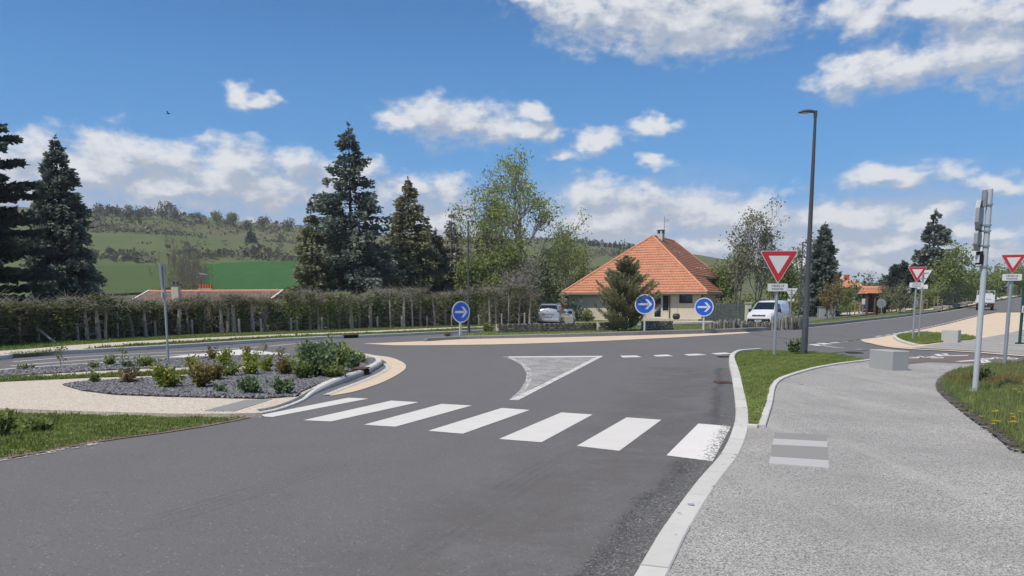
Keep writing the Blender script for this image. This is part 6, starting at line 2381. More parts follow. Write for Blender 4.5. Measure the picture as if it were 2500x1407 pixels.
def on_front(u, v):
    """where a pixel meets the front wall plane -> (a, z)"""
    d = ray(u, v)
    o = Vector((0, 0, EYE))
    n = E2
    p0 = Vector((C1.x, C1.y, 0)) + E2 * OV
    t = (p0 - o).dot(n) / d.dot(n)
    q = o + d * t
    r = q - Vector((C1.x, C1.y, 0))
    return r.dot(E1), q.z


def front_rect(u0, v0, u1, v1):
    a0, z0 = on_front(u0, v1)
    a1, z1 = on_front(u1, v0)
    return a0, z0, a1, z1   # a0 > a1 (a runs to the left)


def fbox(a0, z0, a1, z1, b0, b1):
    return MB().prism([(a0, z0), (a1, z0), (a1, z1), (a0, z1)], lambda a, z, b: HL(a, b, z), b0, b1)


def window(u0, v0, u1, v1, n=2, frame='house_white', name='window', fw=0.06, sill=True):
    a0, z0, a1, z1 = front_rect(u0, v0, u1, v1)
    w = build(name, fbox(a0, z0, a1, z1, OV - 0.02, OV + 0.01), frame, house)
    for k in range(n):
        s0 = a0 + (a1 - a0) * k / n - fw / 2
        s1 = a0 + (a1 - a0) * (k + 1) / n + fw / 2
        build('pane', fbox(s0, z0 + fw, s1, z1 - fw, OV - 0.026, OV - 0.0205), 'glass_dark', w)
    if sill:
        build('sill', fbox(a0 + 0.08, z0 - 0.07, a1 - 0.08, z0 - 0.005, OV - 0.10, OV + 0.01), 'house_white', w)
    return w


window(1658, 719, 1691, 741, 2, 'wood_brown')
window(1712, 718, 1718, 728, 1, 'wood_brown')
window(1617, 720, 1634, 760, 1, 'house_white', sill=False)
d_ = window(1596, 724, 1616, 777, 1, 'house_white', name='door', fw=0.12, sill=False)
a0, z0, a1, z1 = front_rect(1596, 724, 1616, 777)
build('handle', fbox(a1 + 0.10, z0 + 0.95, a1 + 0.06, z0 + 1.15, OV - 0.06, OV - 0.03), 'chrome', d_)
a_, z_ = on_front(1636, 716)
build('downpipe', MB().tube([HL(a_, OV - 0.06, ZG - 0.1), HL(a_, OV - 0.06, ZE - 0.2)], 0.05, 8), 'wood_brown', house)
a0, z0, a1, z1 = front_rect(1592, 777, 1716, 783)
build('terrace', MB().prism([(a0, -1.2), (a1, -1.2), (a1, OV), (a0, OV)], lambda a, b, z: HL(a, b, z), -0.1, 0.30), 'cream_pebble', house)
# chimney with cap and aerial
cb = HL(6.85, 7.4, 0) + Vector((0, 0, ZG))
chz0, chz1 = ZR - 0.9 - ZG, ZR + 0.34 - ZG
Rz = math.atan2(E2.y, E2.x)
c0 = HL(6.55, 7.3, ZG)
ch = build('chimney', MB().cbox((c0.x, c0.y, (chz0 + chz1) / 2), (0.75, 0.55, chz1 - chz0), 0.02, Rz), 'render_wall', house)
build('chimney_cap', MB().cbox((c0.x, c0.y, chz1 + 0.36), (0.85, 0.66, 0.06), 0.01, Rz), 'gutter_grey', ch)
mb = MB()
for sx in (-1, 0, 1):
    for sy in (-1, 1):
        v = Matrix.Rotation(Rz, 3, 'Z') @ Vector((sx * 0.32, sy * 0.22, 0))
        build('cap_post', MB().box((c0.x + v.x, c0.y + v.y, chz1 + 0.165), (0.10, 0.10, 0.33), Rz), 'gutter_grey', ch)
build('flashing', MB().cbox((c0.x, c0.y, chz0 + 0.35), (0.84, 0.64, 0.5), 0.02, Rz), 'gutter_grey', ch)
mp = HL(6.45, 8.1, ZG)
an = build('aerial', MB().tube([(mp.x, mp.y, ZR - ZG - 0.3), (mp.x, mp.y, ZR - ZG + 2.1)], 0.022, 6), 'gutter_grey', house)
mb = MB().tube([(mp.x, mp.y, ZR - ZG + 1.7), (mp.x + 0.5, mp.y - 0.2, ZR - ZG + 1.7)], 0.014, 5)
for k in range(6):
    mb.tube([(mp.x + 0.08 * k, mp.y - 0.032 * k, ZR - ZG + 1.5), (mp.x + 0.08 * k, mp.y - 0.032 * k, ZR - ZG + 1.9)], 0.008, 4)
build('aerial_rods', mb, 'gutter_grey', an)
# skylight dots on the right slope
for k, (b_, s_) in enumerate(((7.0, 0.62), (8.6, 0.62), (8.2, 0.22), (9.6, 0.22), (11.2, 0.22))):
    p = HL(2 + 4.85 * s_, b_, ZU + (ZR - ZU) * s_ + 0.06)
    build('vent_tile', MB().cbox(p, (0.22, 0.22, 0.08), 0.02, Rz), 'house_white', roof)
# things by the house
p = at(1651, 777, 70)
t = thing('clay_pot', Vector((p.x, p.y, 0.30)), 'round dark pot standing on the terrace by the window', 'pot')
prof = [(0.0, 0.20), (0.12, 0.30), (0.30, 0.34), (0.40, 0.28), (0.46, 0.24), (0.50, 0.27)]
build('body', MB().tube([(0, 0, z) for z, r in prof], [r for z, r in prof], 16), 'clay_dark', t, smooth=True)
build('stick', MB().tube([(0.05, 0, 0.3), (0.10, 0, 1.15)], 0.012, 5), 'wood_brown', t)
p = base_at(1388, 62)
build('gate_pillar', MB().cbox((0, 0, 0.42), (0.70, 0.45, 1.0), 0.03).cbox((0.42, 0.1, 0.36), (0.14, 0.3, 0.86), 0.02), 'post_concrete', None, p, label='short concrete pillar at the left corner of the house', cat='pillar')

# slatted fence and its pillar
fa, fb = base_at(1742, 68), base_at(1819, 67)
L = (fb - fa).length
fh = at(0, 741, 68).z - fa.z
t = thing('slat_fence', fa, 'dark slatted fence between house and white van', 'fence', None, math.atan2(fb.y - fa.y, fb.x - fa.x))
n = int(L / 0.115)
rs = random.Random(4)
slat_me = None
for k in range(n):
    o = build('slat', MB().cbox((0, 0, fh / 2), (0.088, 0.022, fh), 0.004), 'fence_slate', t, (L * (k + 0.5) / n, 0, rs.uniform(-0.03, 0.0))) if slat_me is None else link('slat', slat_me, t, (L * (k + 0.5) / n, rs.uniform(-0.01, 0.01), rs.uniform(-0.03, 0.0)))
    slat_me = o.data
for zz in (0.35, fh - 0.3):
    build('rail', MB().box((L / 2, 0.04, zz), (L, 0.04, 0.08)), 'fence_slate', t)
p = base_at(1822, 66.5)
build('gate_pillar', MB().cbox((0, 0, 0.86), (0.42, 0.42, 1.9), 0.02).cbox((0, 0, 1.85), (0.52, 0.52, 0.08), 0.02), 'render_wall', None, p, label='beige gate pillar between slatted fence and van', cat='pillar')

# ------------------------------------------------------------------ low house behind the hedge
ra, rb = at(365, 709, 67), at(693, 712, 64)
ex = (rb - ra)
ex.z = 0
ex.normalize()
ey = Vector((-ex.y, ex.x, 0))
h2 = thing('low_house', Vector((ra.x, ra.y, T(ra.x, ra.y))), 'low house behind the hedge, only its brown tile roof showing', 'house')
og = h2.location
loc = lambda p: p - Vector(og)
zr2 = (ra.z + rb.z) / 2
ra = Vector((ra.x, ra.y, zr2))
rb = Vector((rb.x, rb.y, zr2))
fa_, fb_ = ra - ey * 4.6 + Vector((0, 0, -1.75)), rb - ey * 4.6 + Vector((0, 0, -1.75))
ba_, bb_ = ra + ey * 4.6 + Vector((0, 0, -1.75)), rb + ey * 4.6 + Vector((0, 0, -1.75))
mb = MB()
for poly in ([fa_, fb_, rb, ra], [ra, rb, bb_, ba_]):
    pl = [loc(p) for p in poly]
    mb.add([p - Vector((0, 0, 0.02)) for p in pl] + [p - Vector((0, 0, 0.15)) for p in pl], [(0, 1, 2, 3), (7, 6, 5, 4), (0, 1, 5, 4), (1, 2, 6, 5), (2, 3, 7, 6), (3, 0, 4, 7)])
rf = build('roof', mb, 'roof_tile_old', h2)
tile_slope('tile_courses', [loc(p) for p in (fa_, fb_, rb, ra)], ex, rf, 'roof_tile_old', seed=11)
tile_slope('tile_courses', [loc(p) for p in (ra, rb, bb_, ba_)], ex, rf, 'roof_tile_old', seed=12)
ridge_caps(loc(ra), loc(rb), rf, 'roof_tile', 0.09)
for p, q in ((fa_, ra), (fb_, rb)):
    a, b = loc(p), loc(q)
    build('verge_board', MB().tube([a + Vector((0, 0, 0.05)), b + Vector((0, 0, 0.05))], 0.10, 4), 'house_white', rf)
pw = [loc(fa_ + ey * 0.5 + ex * 0.4), loc(fb_ + ey * 0.5 - ex * 0.4), loc(bb_ - ey * 0.5 - ex * 0.4), loc(ba_ - ey * 0.5 + ex * 0.4)]
mb = MB().prism([(p.x, p.y) for p in pw], lambda a, b, z: Vector((a, b, z)), -0.3, pw[0].z - 0.05)
build('wall', mb, 'house_white', h2)
# gable ends
for a, b, c in ((fa_, ra, ba_), (fb_, rb, bb_)):
    s_ = 0.4 if a is fa_ else -0.4
    build('gable', MB().add([loc(a + ex * s_) - Vector((0, 0, 0.2)), loc(c + ex * s_) - Vector((0, 0, 0.2)), loc(b + ex * s_) - Vector((0, 0, 0.25)), loc(a + ex * s_ * 1.4) - Vector((0, 0, 0.2)), loc(c + ex * s_ * 1.4) - Vector((0, 0, 0.2)), loc(b + ex * s_ * 1.4) - Vector((0, 0, 0.25))], [(0, 1, 2), (5, 4, 3), (0, 1, 4, 3), (1, 2, 5, 4), (2, 0, 3, 5)]), 'house_white', h2)
pc = at(430, 710, 62.5)
cz1 = at(0, 700, 62.5).z
c = loc(Vector((pc.x, pc.y, 0)))
ch = build('chimney', MB().cbox((c.x, c.y, cz1 - og.z - 0.75), (0.55, 0.5, 1.7), 0.02), 'render_wall', h2)
build('chimney_cap', MB().cbox((c.x, c.y, cz1 - og.z + 0.13), (0.66, 0.6, 0.07), 0.01), 'basalt_brown', ch)
build('chimney_pot', MB().tube([(c.x - 0.15, c.y, cz1 - og.z + 0.1), (c.x - 0.15, c.y, cz1 - og.z + 0.36)], 0.09, 8).tube([(c.x + 0.15, c.y, cz1 - og.z + 0.1), (c.x + 0.15, c.y, cz1 - og.z + 0.36)], 0.09, 8), 'clay_dark', ch)
pc = at(503, 706, 67)
c = loc(Vector((pc.x, pc.y, 0)))
zb = zr2 - og.z
ch = build('chimney', MB().cbox((c.x, c.y, zb + 0.05), (1.15, 0.6, 0.35), 0.02), 'post_concrete', h2)
for k in range(5):
    x = c.x - 0.44 + 0.22 * k
    build('chimney_pot', MB().tube([(x, c.y, zb + 0.2), (x, c.y, zb + 0.34), (x, c.y, zb + 0.58)], [0.10, 0.105, 0.075], 10), 'terracotta', ch)
pc = at(488, 706, 67)
c = loc(Vector((pc.x, pc.y, 0)))
zt = at(0, 664, 67).z - og.z
an = build('aerial', MB().tube([(c.x, c.y, zb - 0.3), (c.x, c.y, zt)], 0.018, 6), 'gutter_grey', h2)
mb = MB().tube([(c.x, c.y, zt - 0.15), (c.x + 0.62, c.y, zt - 0.22)], 0.016, 5)
for k in range(7):
    mb.tube([(c.x + 0.09 * k, c.y - 0.1, zt - 0.17 - 0.01 * k + 0.16), (c.x + 0.09 * k, c.y + 0.1, zt - 0.17 - 0.01 * k - 0.2)], 0.010, 4)
mb.tube([(c.x - 0.1, c.y, zt + 0.1), (c.x + 0.22, c.y, zt - 0.45)], 0.014, 5)
build('aerial_rods', mb, 'galvanised', an)

# ------------------------------------------------------------------ far houses and kiosk
def small_hip(name, u0, u1, vridge, veave, depth, dm, label, mat='roof_tile', chim=True, wall='house_white'):
    a, b = at(u0, veave, depth), at(u1, veave, depth)
    w = b.x - a.x
    zr_ = at(0, vridge, depth).z
    g = T((a.x + b.x) / 2, depth)
    t = thing(name, Vector((a.x, depth, g)), label, 'house')
    ze, zr_ = a.z - g, zr_ - g
    A = [Vector(p) for p in ((0, 0, ze), (w, 0, ze), (w, dm, ze), (0, dm, ze))]
    i = min(w, dm) * 0.35
    r0, r1 = Vector((i, dm / 2, zr_)), Vector((w - i, dm / 2, zr_))
    mb = MB().add(A + [r0, r1], [(0, 1, 5, 4), (1, 2, 5), (2, 3, 4, 5), (3, 0, 4), (3, 2, 1, 0)])
    rf_ = build('roof', mb, mat, t)
    tile_slope('tile_courses', [A[0], A[1], r1, r0], (1, 0, 0), rf_, mat, 0.5, 0.55, 5)
    build('wall', MB().prism([(0.5, 0.5), (w - 0.5, 0.5), (w - 0.5, dm - 0.5), (0.5, dm - 0.5)], lambda x, y, z: Vector((x, y, z)), -1.0, ze - 0.02), wall, t)
    for k in range(3):
        x = w * (0.2 + 0.3 * k)
        wn = build('window', MB().box((x, 0.49, ze - 1.2), (1.0, 0.04, 1.2)), 'wood_brown', t)
        build('pane', MB().box((x, 0.467, ze - 1.2), (0.8, 0.004, 1.0)), 'glass_dark', wn)
    if chim:
        for x in (0.35, 0.6):
            build('chimney', MB().cbox((w * x, dm / 2 - 0.4, zr_), (0.7, 0.6, 1.3), 0.03), 'terracotta', rf_)


small_hip('tiled_house', 2028, 2128, 679, 703, 128, 8, 'distant house with orange roof behind the kiosk')
small_hip('tiled_house', 2407, 2440, 700, 714, 190, 6, 'far orange-roofed building just above the truck', chim=False)
kb = base_at(2124, 86)
kb.z += 0.1
t = thing('info_kiosk', kb, 'small tiled kiosk with two blue panels', 'kiosk')
zr_, ze_ = at(0, 699, 86).z - kb.z, at(0, 717, 86).z - kb.z
w = 55 * 86 / F_PX
A = [Vector(p) for p in ((-w / 2, -0.9, ze_), (w / 2, -0.9, ze_), (w / 2 - 0.1, 0.2, zr_), (-w / 2 + 0.1, 0.2, zr_), (w / 2, 1.3, ze_), (-w / 2, 1.3, ze_))]
rf_ = build('roof', MB().add(A, [(0, 1, 2, 3), (3, 2, 4, 5), (0, 3, 5), (1, 4, 2), (0, 5, 4, 1)]), 'roof_tile', t)
tile_slope('tile_courses', [A[0], A[1], A[2], A[3]], (1, 0, 0), rf_, 'roof_tile', 0.24, 0.30, 8)
for x in (-w / 2 + 0.25, -0.12, w / 2 - 0.25):
    for y in (-0.7, 1.1):
        build('post', MB().cbox((x, y, ze_ / 2 - 0.1), (0.16, 0.16, ze_ + 0.1), 0.01), 'wood_brown', t)
build('back_wall', MB().cbox((0.1, 0.9, ze_ * 0.55), (w - 0.6, 0.08, ze_ * 0.9), 0.01), 'wood_brown', t)
for x in (-0.68, 0.20):
    pn = build('blue_panel', MB().cbox((x, 0.2, ze_ * 0.56), (0.42, 0.05, ze_ * 0.62), 0.01), 'door_blue', t)
    build('panel_frame', MB().box((x, 0.168, ze_ * 0.88), (0.44, 0.012, 0.05)).box((x, 0.168, ze_ * 0.24), (0.44, 0.012, 0.05)), 'sign_white', pn)
t2 = thing('notice_board', base_at(2100, 84) + Vector((0, 0, 0.1)), 'white notice panel left of the kiosk', 'sign')
post(t2, 1.5, 0.04)
build('panel', MB().cbox((0, -0.06, 1.45), (0.36, 0.04, 0.6), 0.01), 'sign_white', t2)
t2 = thing('wooden_rail', base_at(2090, 84) + Vector((0, 0, 0.08)), 'small wooden post frame left of the notice panel', 'fence')
for k in range(3):
    build('post', MB().tube([(-0.9 + 0.5 * k, 0, -0.1), (-0.9 + 0.5 * k, 0, 1.35)], 0.06, 7), 'wood_pale', t2)
build('rail', MB().tube([(-1.0, 0, 1.3), (0.2, 0, 1.3)], 0.05, 7), 'wood_pale', t2)
p = base_at(2012, 80)
build('utility_cabinet', MB().cbox((0, 0, 0.55), (1.6, 0.6, 1.2), 0.03).cbox((0, 0, 1.17), (1.7, 0.7, 0.06), 0.02), 'cube_stone', None, p, label='grey utility cabinet behind the tan-leaved tree', cat='cabinet')
# boulders lining the climbing road
rs = random.Random(21)
bl = spline(GP([(2296, 757), (2325, 752), (2350, 747), (2372, 741)], 0.1), 6)
LL = arclen(bl)
for k in range(16):
    q, _ = along(bl, LL, LL[-1] * k / 15)
    o = build('boulder', MB(), 'basalt_pale', None) if False else link('boulder', VAR[rs.choice((2, 2, 0))], None, q + Vector((rs.uniform(-0.4, 0.0), rs.uniform(0.0, 0.5), 0.12)))
    o.scale = (rs.uniform(0.7, 1.2), rs.uniform(0.5, 0.8), rs.uniform(0.35, 0.6))
    o.rotation_euler = (0, 0, rs.uniform(0, 3))
    tag(o, 'rough stone block left of the truck, ' + ORD(k) + ' from the near end of the row', 'stone', 'stone blocks along the climbing road')

# ------------------------------------------------------------------ hedge of cut-back conifers, fence in front
HPX = [(-160, 860), (0, 845), (140, 836), (280, 828), (400, 820), (500, 815), (700, 809), (900, 803), (1100, 798), (1215, 796), (1330, 794.5)]
hline = spline(GP(HPX, 0.1), 4)
HLn = arclen(hline)


def hedge_at(u):
    """point of the hedge line under pixel column u"""
    t_ = (u - CX) / F_PX
    for a, b in zip(hline, hline[1:]):
        fa, fb = a.x - t_ * a.y, b.x - t_ * b.y
        if fa <= 0 <= fb:
            return a.lerp(b, -fa / (fb - fa))
    return hline[-1]


HTOP = lambda u: float(np.interp(u, [-200, 0, 200, 320, 420, 520, 640, 720, 900, 1050, 1200, 1330], [735, 736, 733, 732, 730, 727, 725, 719, 717, 713, 709, 710]))
TRX = [-90, -50, -15, 18, 48, 95, 150, 182, 215, 240, 262, 281, 299, 318, 357, 383, 432, 464, 486, 500, 540, 553, 573, 597, 618, 646, 668, 705, 725, 757, 779, 800, 812, 826, 861, 877, 904, 928, 953, 985, 1008, 1026, 1062, 1088, 1112, 1131, 1156, 1181, 1196, 1212, 1241, 1267, 1292]
BRIGHT = {240, 357, 383, 540, 553, 705, 725, 800, 904, 985, 861, 432, 573, 618}
for k, u in enumerate(TRX):
    rs = np.random.RandomState(900 + k)
    b = hedge_at(u) + Vector((0, rs.uniform(-0.1, 0.45), 0))
    h = at(0, HTOP(u) + rs.uniform(-12, 10), b.y).z - b.z
    brt = u in BRIGHT
    t = thing('pollard_conifer', Vector((b.x, b.y, 0.05)), ('pale-trunked' if brt else 'grey-trunked') + ' cut-back conifer, ' + ORD(k) + ' from the left end of the hedge', 'tree', 'cut-back conifers of the hedge')
    r = rs.uniform(0.055, 0.085) * (1.4 if brt else 1.0)
    lx = rs.uniform(-0.12, 0.12)
    mb = MB().tube([(0, 0, -0.1), (lx * 0.3, 0, h * 0.35), (lx, rs.uniform(-0.05, 0.05), h * 0.7), (lx * 1.3, 0, h * 0.95)], [r * 1.25, r, r * 0.85, r * 0.5], 7)
    for q in range(rs.randint(9, 15)):
        zz = h * rs.uniform(0.10, 0.92)
        a = rs.uniform(0, 2 * PI)
        ln = rs.uniform(0.15, 0.55) * (1 if zz < h * 0.6 else 1.3)
        d = Vector((math.cos(a), math.sin(a), rs.uniform(-0.15, 0.6)))
        p0 = Vector((lx * zz / h, 0, zz))
        mb.tube([p0, p0 + d * ln * 0.5, p0 + d * ln + Vector((0, 0, rs.uniform(-0.08, 0.12)))], [0.020, 0.014, 0.005], 4, cap=False)
    build('trunk', mb, 'bark_pale' if brt or k % 2 == 0 else 'bark_grey', t, fix=False)
    # brown twig crown
    n = 250
    hw = rs.uniform(0.40, 0.65)
    P = np.stack([rs.normal(size=n) * hw * 0.6 + lx, rs.normal(size=n) * 0.32, h * (1.0 - np.abs(rs.normal(size=n)) * 0.095)], 1)
    P[: n // 9, 2] = h * rs.uniform(0.25, 0.85, n // 9)
    D = rs.normal(size=(n, 3)) * np.array([1, 0.8, 0.55]) + np.array([[0, 0, 0.12]])
    D /= np.linalg.norm(D, axis=1, keepdims=True)
    ln = rs.uniform(0.12, 0.42, n)
    V, Fc = sticks(P, P + D * ln[:, None], 0.010, 0.004)
    raw_mesh('twigs', V, Fc, 'twig_grey' if rs.rand() < 0.5 else 'twig_brown', np.repeat(rs.uniform(0.1, 1.0, n), 6), t, kind='stuff')
    n = rs.randint(5, 14)
    A_h = rs.uniform(0, 2 * PI, n)
    P = np.stack([rs.normal(size=n) * 0.25 + lx, rs.normal(size=n) * 0.2, np.full(n, h * 0.9)], 1)
    D = np.stack([np.cos(A_h), np.sin(A_h) * 0.6, rs.uniform(0.2, 1.1, n)], 1) * rs.uniform(0.25, 0.75, (n, 1))
    V, Fc = sticks(P, P + D, 0.018, 0.006)
    raw_mesh('cut_branches', V, Fc, 'twig_grey', np.repeat(rs.uniform(0.4, 1.0, n), 6), t, kind='stuff')
    # green remains and ivy
    if rs.rand() < 0.32:
        # a trunk wrapped in ivy
        n = 520
        zz_ = h * rs.uniform(0.05, 0.95, n)
        P = np.stack([lx * zz_ / h + rs.normal(size=n) * 0.13, rs.normal(size=n) * 0.12 - 0.05, zz_], 1)
        ln = rs.uniform(0.07, 0.15, n)
        V, Fc = cards(P, rs.normal(size=(n, 3)), ln, ln * 0.42, rs)
        raw_mesh('ivy', V, Fc, 'leaf_ivy', np.repeat(np.clip(rs.normal(size=n) * 0.25 + 0.5, 0, 1), 4), t, kind='stuff')
    n = int((320 if rs.rand() < 0.4 else 110) * (1.0 if u > 250 else 1.4))
    if 700 < u < 910:
        n = 420
    P = np.stack([rs.normal(size=n) * hw * 0.55 + lx, rs.normal(size=n) * 0.3, h * (1 - np.abs(rs.normal(size=n)) * (0.10 if rs.rand() < 0.6 else 0.40))], 1)
    P[:, 2] = np.clip(P[:, 2], 0.1, None)
    ln = rs.uniform(0.06, 0.15, n)
    V, Fc = cards(P, rs.normal(size=(n, 3)), ln, ln * 0.4, rs)
    raw_mesh('ivy', V, Fc, 'leaf_spring' if 700 < u < 910 and rs.rand() < 0.7 else ('leaf_ivy' if rs.rand() < 0.65 else 'leaf_mid'), np.repeat(np.clip(rs.normal(size=n) * 0.25 + 0.5, 0, 1), 4), t, kind='stuff')

# dark thicket behind the trunks, one mass
rs = np.random.RandomState(55)
n = 34000
s = rs.rand(n) * HLn[-1] * 0.985
s = s[np.clip(0.62 + 0.5 * np.sin(s * 0.9) * np.sin(s * 2.3 + 1) + 0.25 * np.sin(s * 5.1), 0.05, 1) > rs.rand(n)]
n = len(s)
c = np.array([tuple(along(hline, HLn, q)[0]) for q in s])
c[:, 1] += rs.uniform(1.3, 3.8, n)
uu = CX + F_PX * c[:, 0] / c[:, 1]
hh = np.array([at(0, HTOP(q) + 15, yy).z for q, yy in zip(uu, c[:, 1])])
c[:, 2] = 0.05 + (hh - 0.05) * rs.rand(n) ** 1.15
kind = rs.rand(n)
ln = rs.uniform(0.15, 0.40, n)
a = kind < 0.45
V, Fc = cards(c[a], rs.normal(size=(a.sum(), 3)), ln[a], ln[a] * 0.35, rs)
raw_mesh('hedge_thicket', V, Fc, 'leaf_dark', np.repeat(rs.uniform(0, 0.9, a.sum()), 4), kind='stuff', label='dark leaves filling the hedge behind its trunks')
a = kind >= 0.45
D = rs.normal(size=(a.sum(), 3)) * np.array([1, 1, 0.6])
V, Fc = sticks(c[a], c[a] + D * ln[a][:, None] * 1.3, 0.012, 0.005)
raw_mesh('hedge_thicket', V, Fc, 'twig_brown', np.repeat(rs.uniform(0, 0.6, a.sum()), 6), kind='stuff', label='dead brown twigs filling the hedge behind its trunks')

# bare soil under the hedge
sheet('hedge_soil', offset_line(hline, 6.0)[::-1] + offset_line(hline, -0.2), 0.125, 'roadside_grit', label='bare brown soil under the hedge', kind='structure')

# wire fence
FX = [(-70, 810), (56, 810), (117, 806), (210, 800), (305, 794), (395, 790), (483, 787), (596, 784), (648, 782), (720, 780), (794, 777), (862, 775), (927, 773), (985, 773), (1046, 773), (1105, 770), (1170, 768), (1225, 766), (1280, 764)]
fence = thing('wire_fence', hedge_at(0), 'wire mesh fence with concrete posts along the hedge', 'fence')
fo = Vector(fence.location)
fp = []
for u, vt in FX:
    b = hedge_at(u)
    b = b + Vector((0, -0.55, 0))
    h = min(max(at(0, vt, b.y).z - b.z, 0.75), 1.15)
    fp.append((b - fo, h))
    q = build('post', MB().cbox((b.x - fo.x, b.y - fo.y, h / 2 - 0.05 + b.z - fo.z), (0.10, 0.10, h + 0.1), 0.012), 'post_concrete', fence)
    if u in (56, 117):
        s_ = -1 if u == 56 else 1
        bb = b - fo
        build('brace', MB().tube([(bb.x + s_ * 0.75, bb.y, -0.05), (bb.x + s_ * 0.04, bb.y, h * 0.72)], 0.05, 6), 'post_concrete', fence)
for (p0, h0), (p1, h1) in zip(fp, fp[1:]):
    mb = MB()
    for k in range(8):
        z = 0.06 + k * 0.125
        mb.tube([p0 + Vector((0, -0.055, z * h0)), p1 + Vector((0, -0.055, z * h1))], 0.0035, 3, cap=False)
    n = max(2, int((p1 - p0).length / 0.22))
    for k in range(1, n):
        q = p0.lerp(p1, k / n) + Vector((0, -0.055, 0))
        mb.tube([q + Vector((0, 0, 0.04)), q + Vector((0, 0, 0.95 * (h0 + h1) / 2))], 0.0028, 3, cap=False)
    build('wire_mesh', mb, 'wire', fence, fix=False)

# ------------------------------------------------------------------ vehicles
class Shell:
    """car body lofted from stations (x, z_bottom, z_belt, z_top, half width at belt, half width at top)"""

    def __init__(s, st):
        s.st = sorted(st)

    def ring(s, q):
        x, zb, zm, zt, w, wt = q
        return [(x, w * 0.90, zb), (x, w, zb + 0.14), (x, w, zm), (x, (w + wt) / 2 + 0.015, (zm + zt) / 2), (x, wt, zt - 0.07), (x, wt - 0.10, zt), (x, 0, zt + 0.015),
                (x, -wt + 0.10, zt), (x, -wt, zt - 0.07), (x, -(w + wt) / 2 - 0.015, (zm + zt) / 2), (x, -w, zm), (x, -w, zb + 0.14), (x, -w * 0.90, zb)]

    def mesh(s):
        vs, fs = [], []
        R_ = [s.ring(q) for q in s.st]
        n = len(R_[0])
        for r in R_:
            vs += r
        for i in range(len(R_) - 1):
            for k in range(n):
                fs.append((i * n + k, i * n + (k + 1) % n, (i + 1) * n + (k + 1) % n, (i + 1) * n + k))
        fs += [tuple(range(n)), tuple(range((len(R_) - 1) * n, len(R_) * n))]
        return MB().add(vs, fs)

    def at(s, x):
        for a, b in zip(s.st, s.st[1:]):
            if a[0] <= x <= b[0]:
                k = (x - a[0]) / (b[0] - a[0])
                return [p + (q - p) * k for p, q in zip(a, b)]
        return list(s.st[0] if x < s.st[0][0] else s.st[-1])

    def side(s, x, z, sgn=1, proud=0.012):
        q = s.at(x)
        r = s.ring(q)[:6]
        for a, b in zip(r, r[1:]):
            if a[2] <= z <= b[2]:
                k = (z - a[2]) / max(1e-6, b[2] - a[2])
                return Vector((x, sgn * (a[1] + (b[1] - a[1]) * k + proud), z))
        return Vector((x, sgn * (r[-1][1] + proud), z))

    def side_panel(s, pts, sgn, thick=0.010, proud=0.006):
        mb = MB()
        n = len(pts)
        o = [s.side(x, z, sgn, proud + thick) for x, z in pts]
        i_ = [s.side(x, z, sgn, proud - 0.03) for x, z in pts]
        mb.add(o + i_, [tuple(range(n)), tuple(range(2 * n - 1, n - 1, -1))] + [(k, (k + 1) % n, n + (k + 1) % n, n + k) for k in range(n)])
        return mb


def wheels(t, xs, w, r=0.32, wd=0.2, arch='plastic_dark'):
    for x in xs:
        for s in (-1, 1):
            wh = build('wheel', MB().tube([(x, s * (w - wd), r), (x, s * (w - wd + 0.02), r), (x, s * (w - 0.03), r), (x, s * (w - 0.005), r)], [r * 0.92, r, r, r * 0.9], 22), 'rubber', t, smooth=True)
            build('rim', MB().tube([(x, s * (w - 0.04), r), (x, s * (w + 0.004), r)], [r * 0.66, r * 0.60], 18), 'galvanised', wh)
            n = 16
            vs, fs = [], []
            for k in range(n + 1):
                a = PI * k / n
                for rr in (r * 1.06, r * 1.24):
                    for yy in (w - 0.05, w + 0.012):
                        vs.append((x + math.cos(a) * rr, s * yy, r + math.sin(a) * rr))
            for k in range(n):
                for a, b in ((0, 1), (1, 3), (3, 2), (2, 0)):
                    fs.append((k * 4 + a, k * 4 + b, k * 4 + 4 + b, k * 4 + 4 + a))
            build('wheel_arch', MB().add(vs, fs), arch, t)


def quadbox(t, name, pts, mat, d, parent=None):
    """slab on a quad, pushed out along direction d"""
    pts = [Vector(p) for p in pts]
    d = Vector(d)
    mb = MB().add([p - d * 2 for p in pts] + [p + d for p in pts], [(3, 2, 1, 0), (4, 5, 6, 7), (0, 1, 5, 4), (1, 2, 6, 5), (2, 3, 7, 6), (3, 0, 4, 7)])
    return build(name, mb, mat, parent or t)


def plate(t, x, z, s, parent=None):
    b = build('number_plate', MB().cbox((x, 0, z), (0.02, 0.52, 0.12), 0.004), 'sign_white', parent or t)
    for yy in (-0.24, 0.24):
        build('plate_band', MB().box((x + s * 0.011, yy, z), (0.004, 0.04, 0.115)), 'sign_blue', b)
    build('plate_figures', MB().box((x + s * 0.011, -0.09, z), (0.003, 0.10, 0.06)).box((x + s * 0.011, 0.03, z), (0.003, 0.09, 0.06)).box((x + s * 0.011, 0.14, z), (0.003, 0.07, 0.06)), 'sign_black', b)


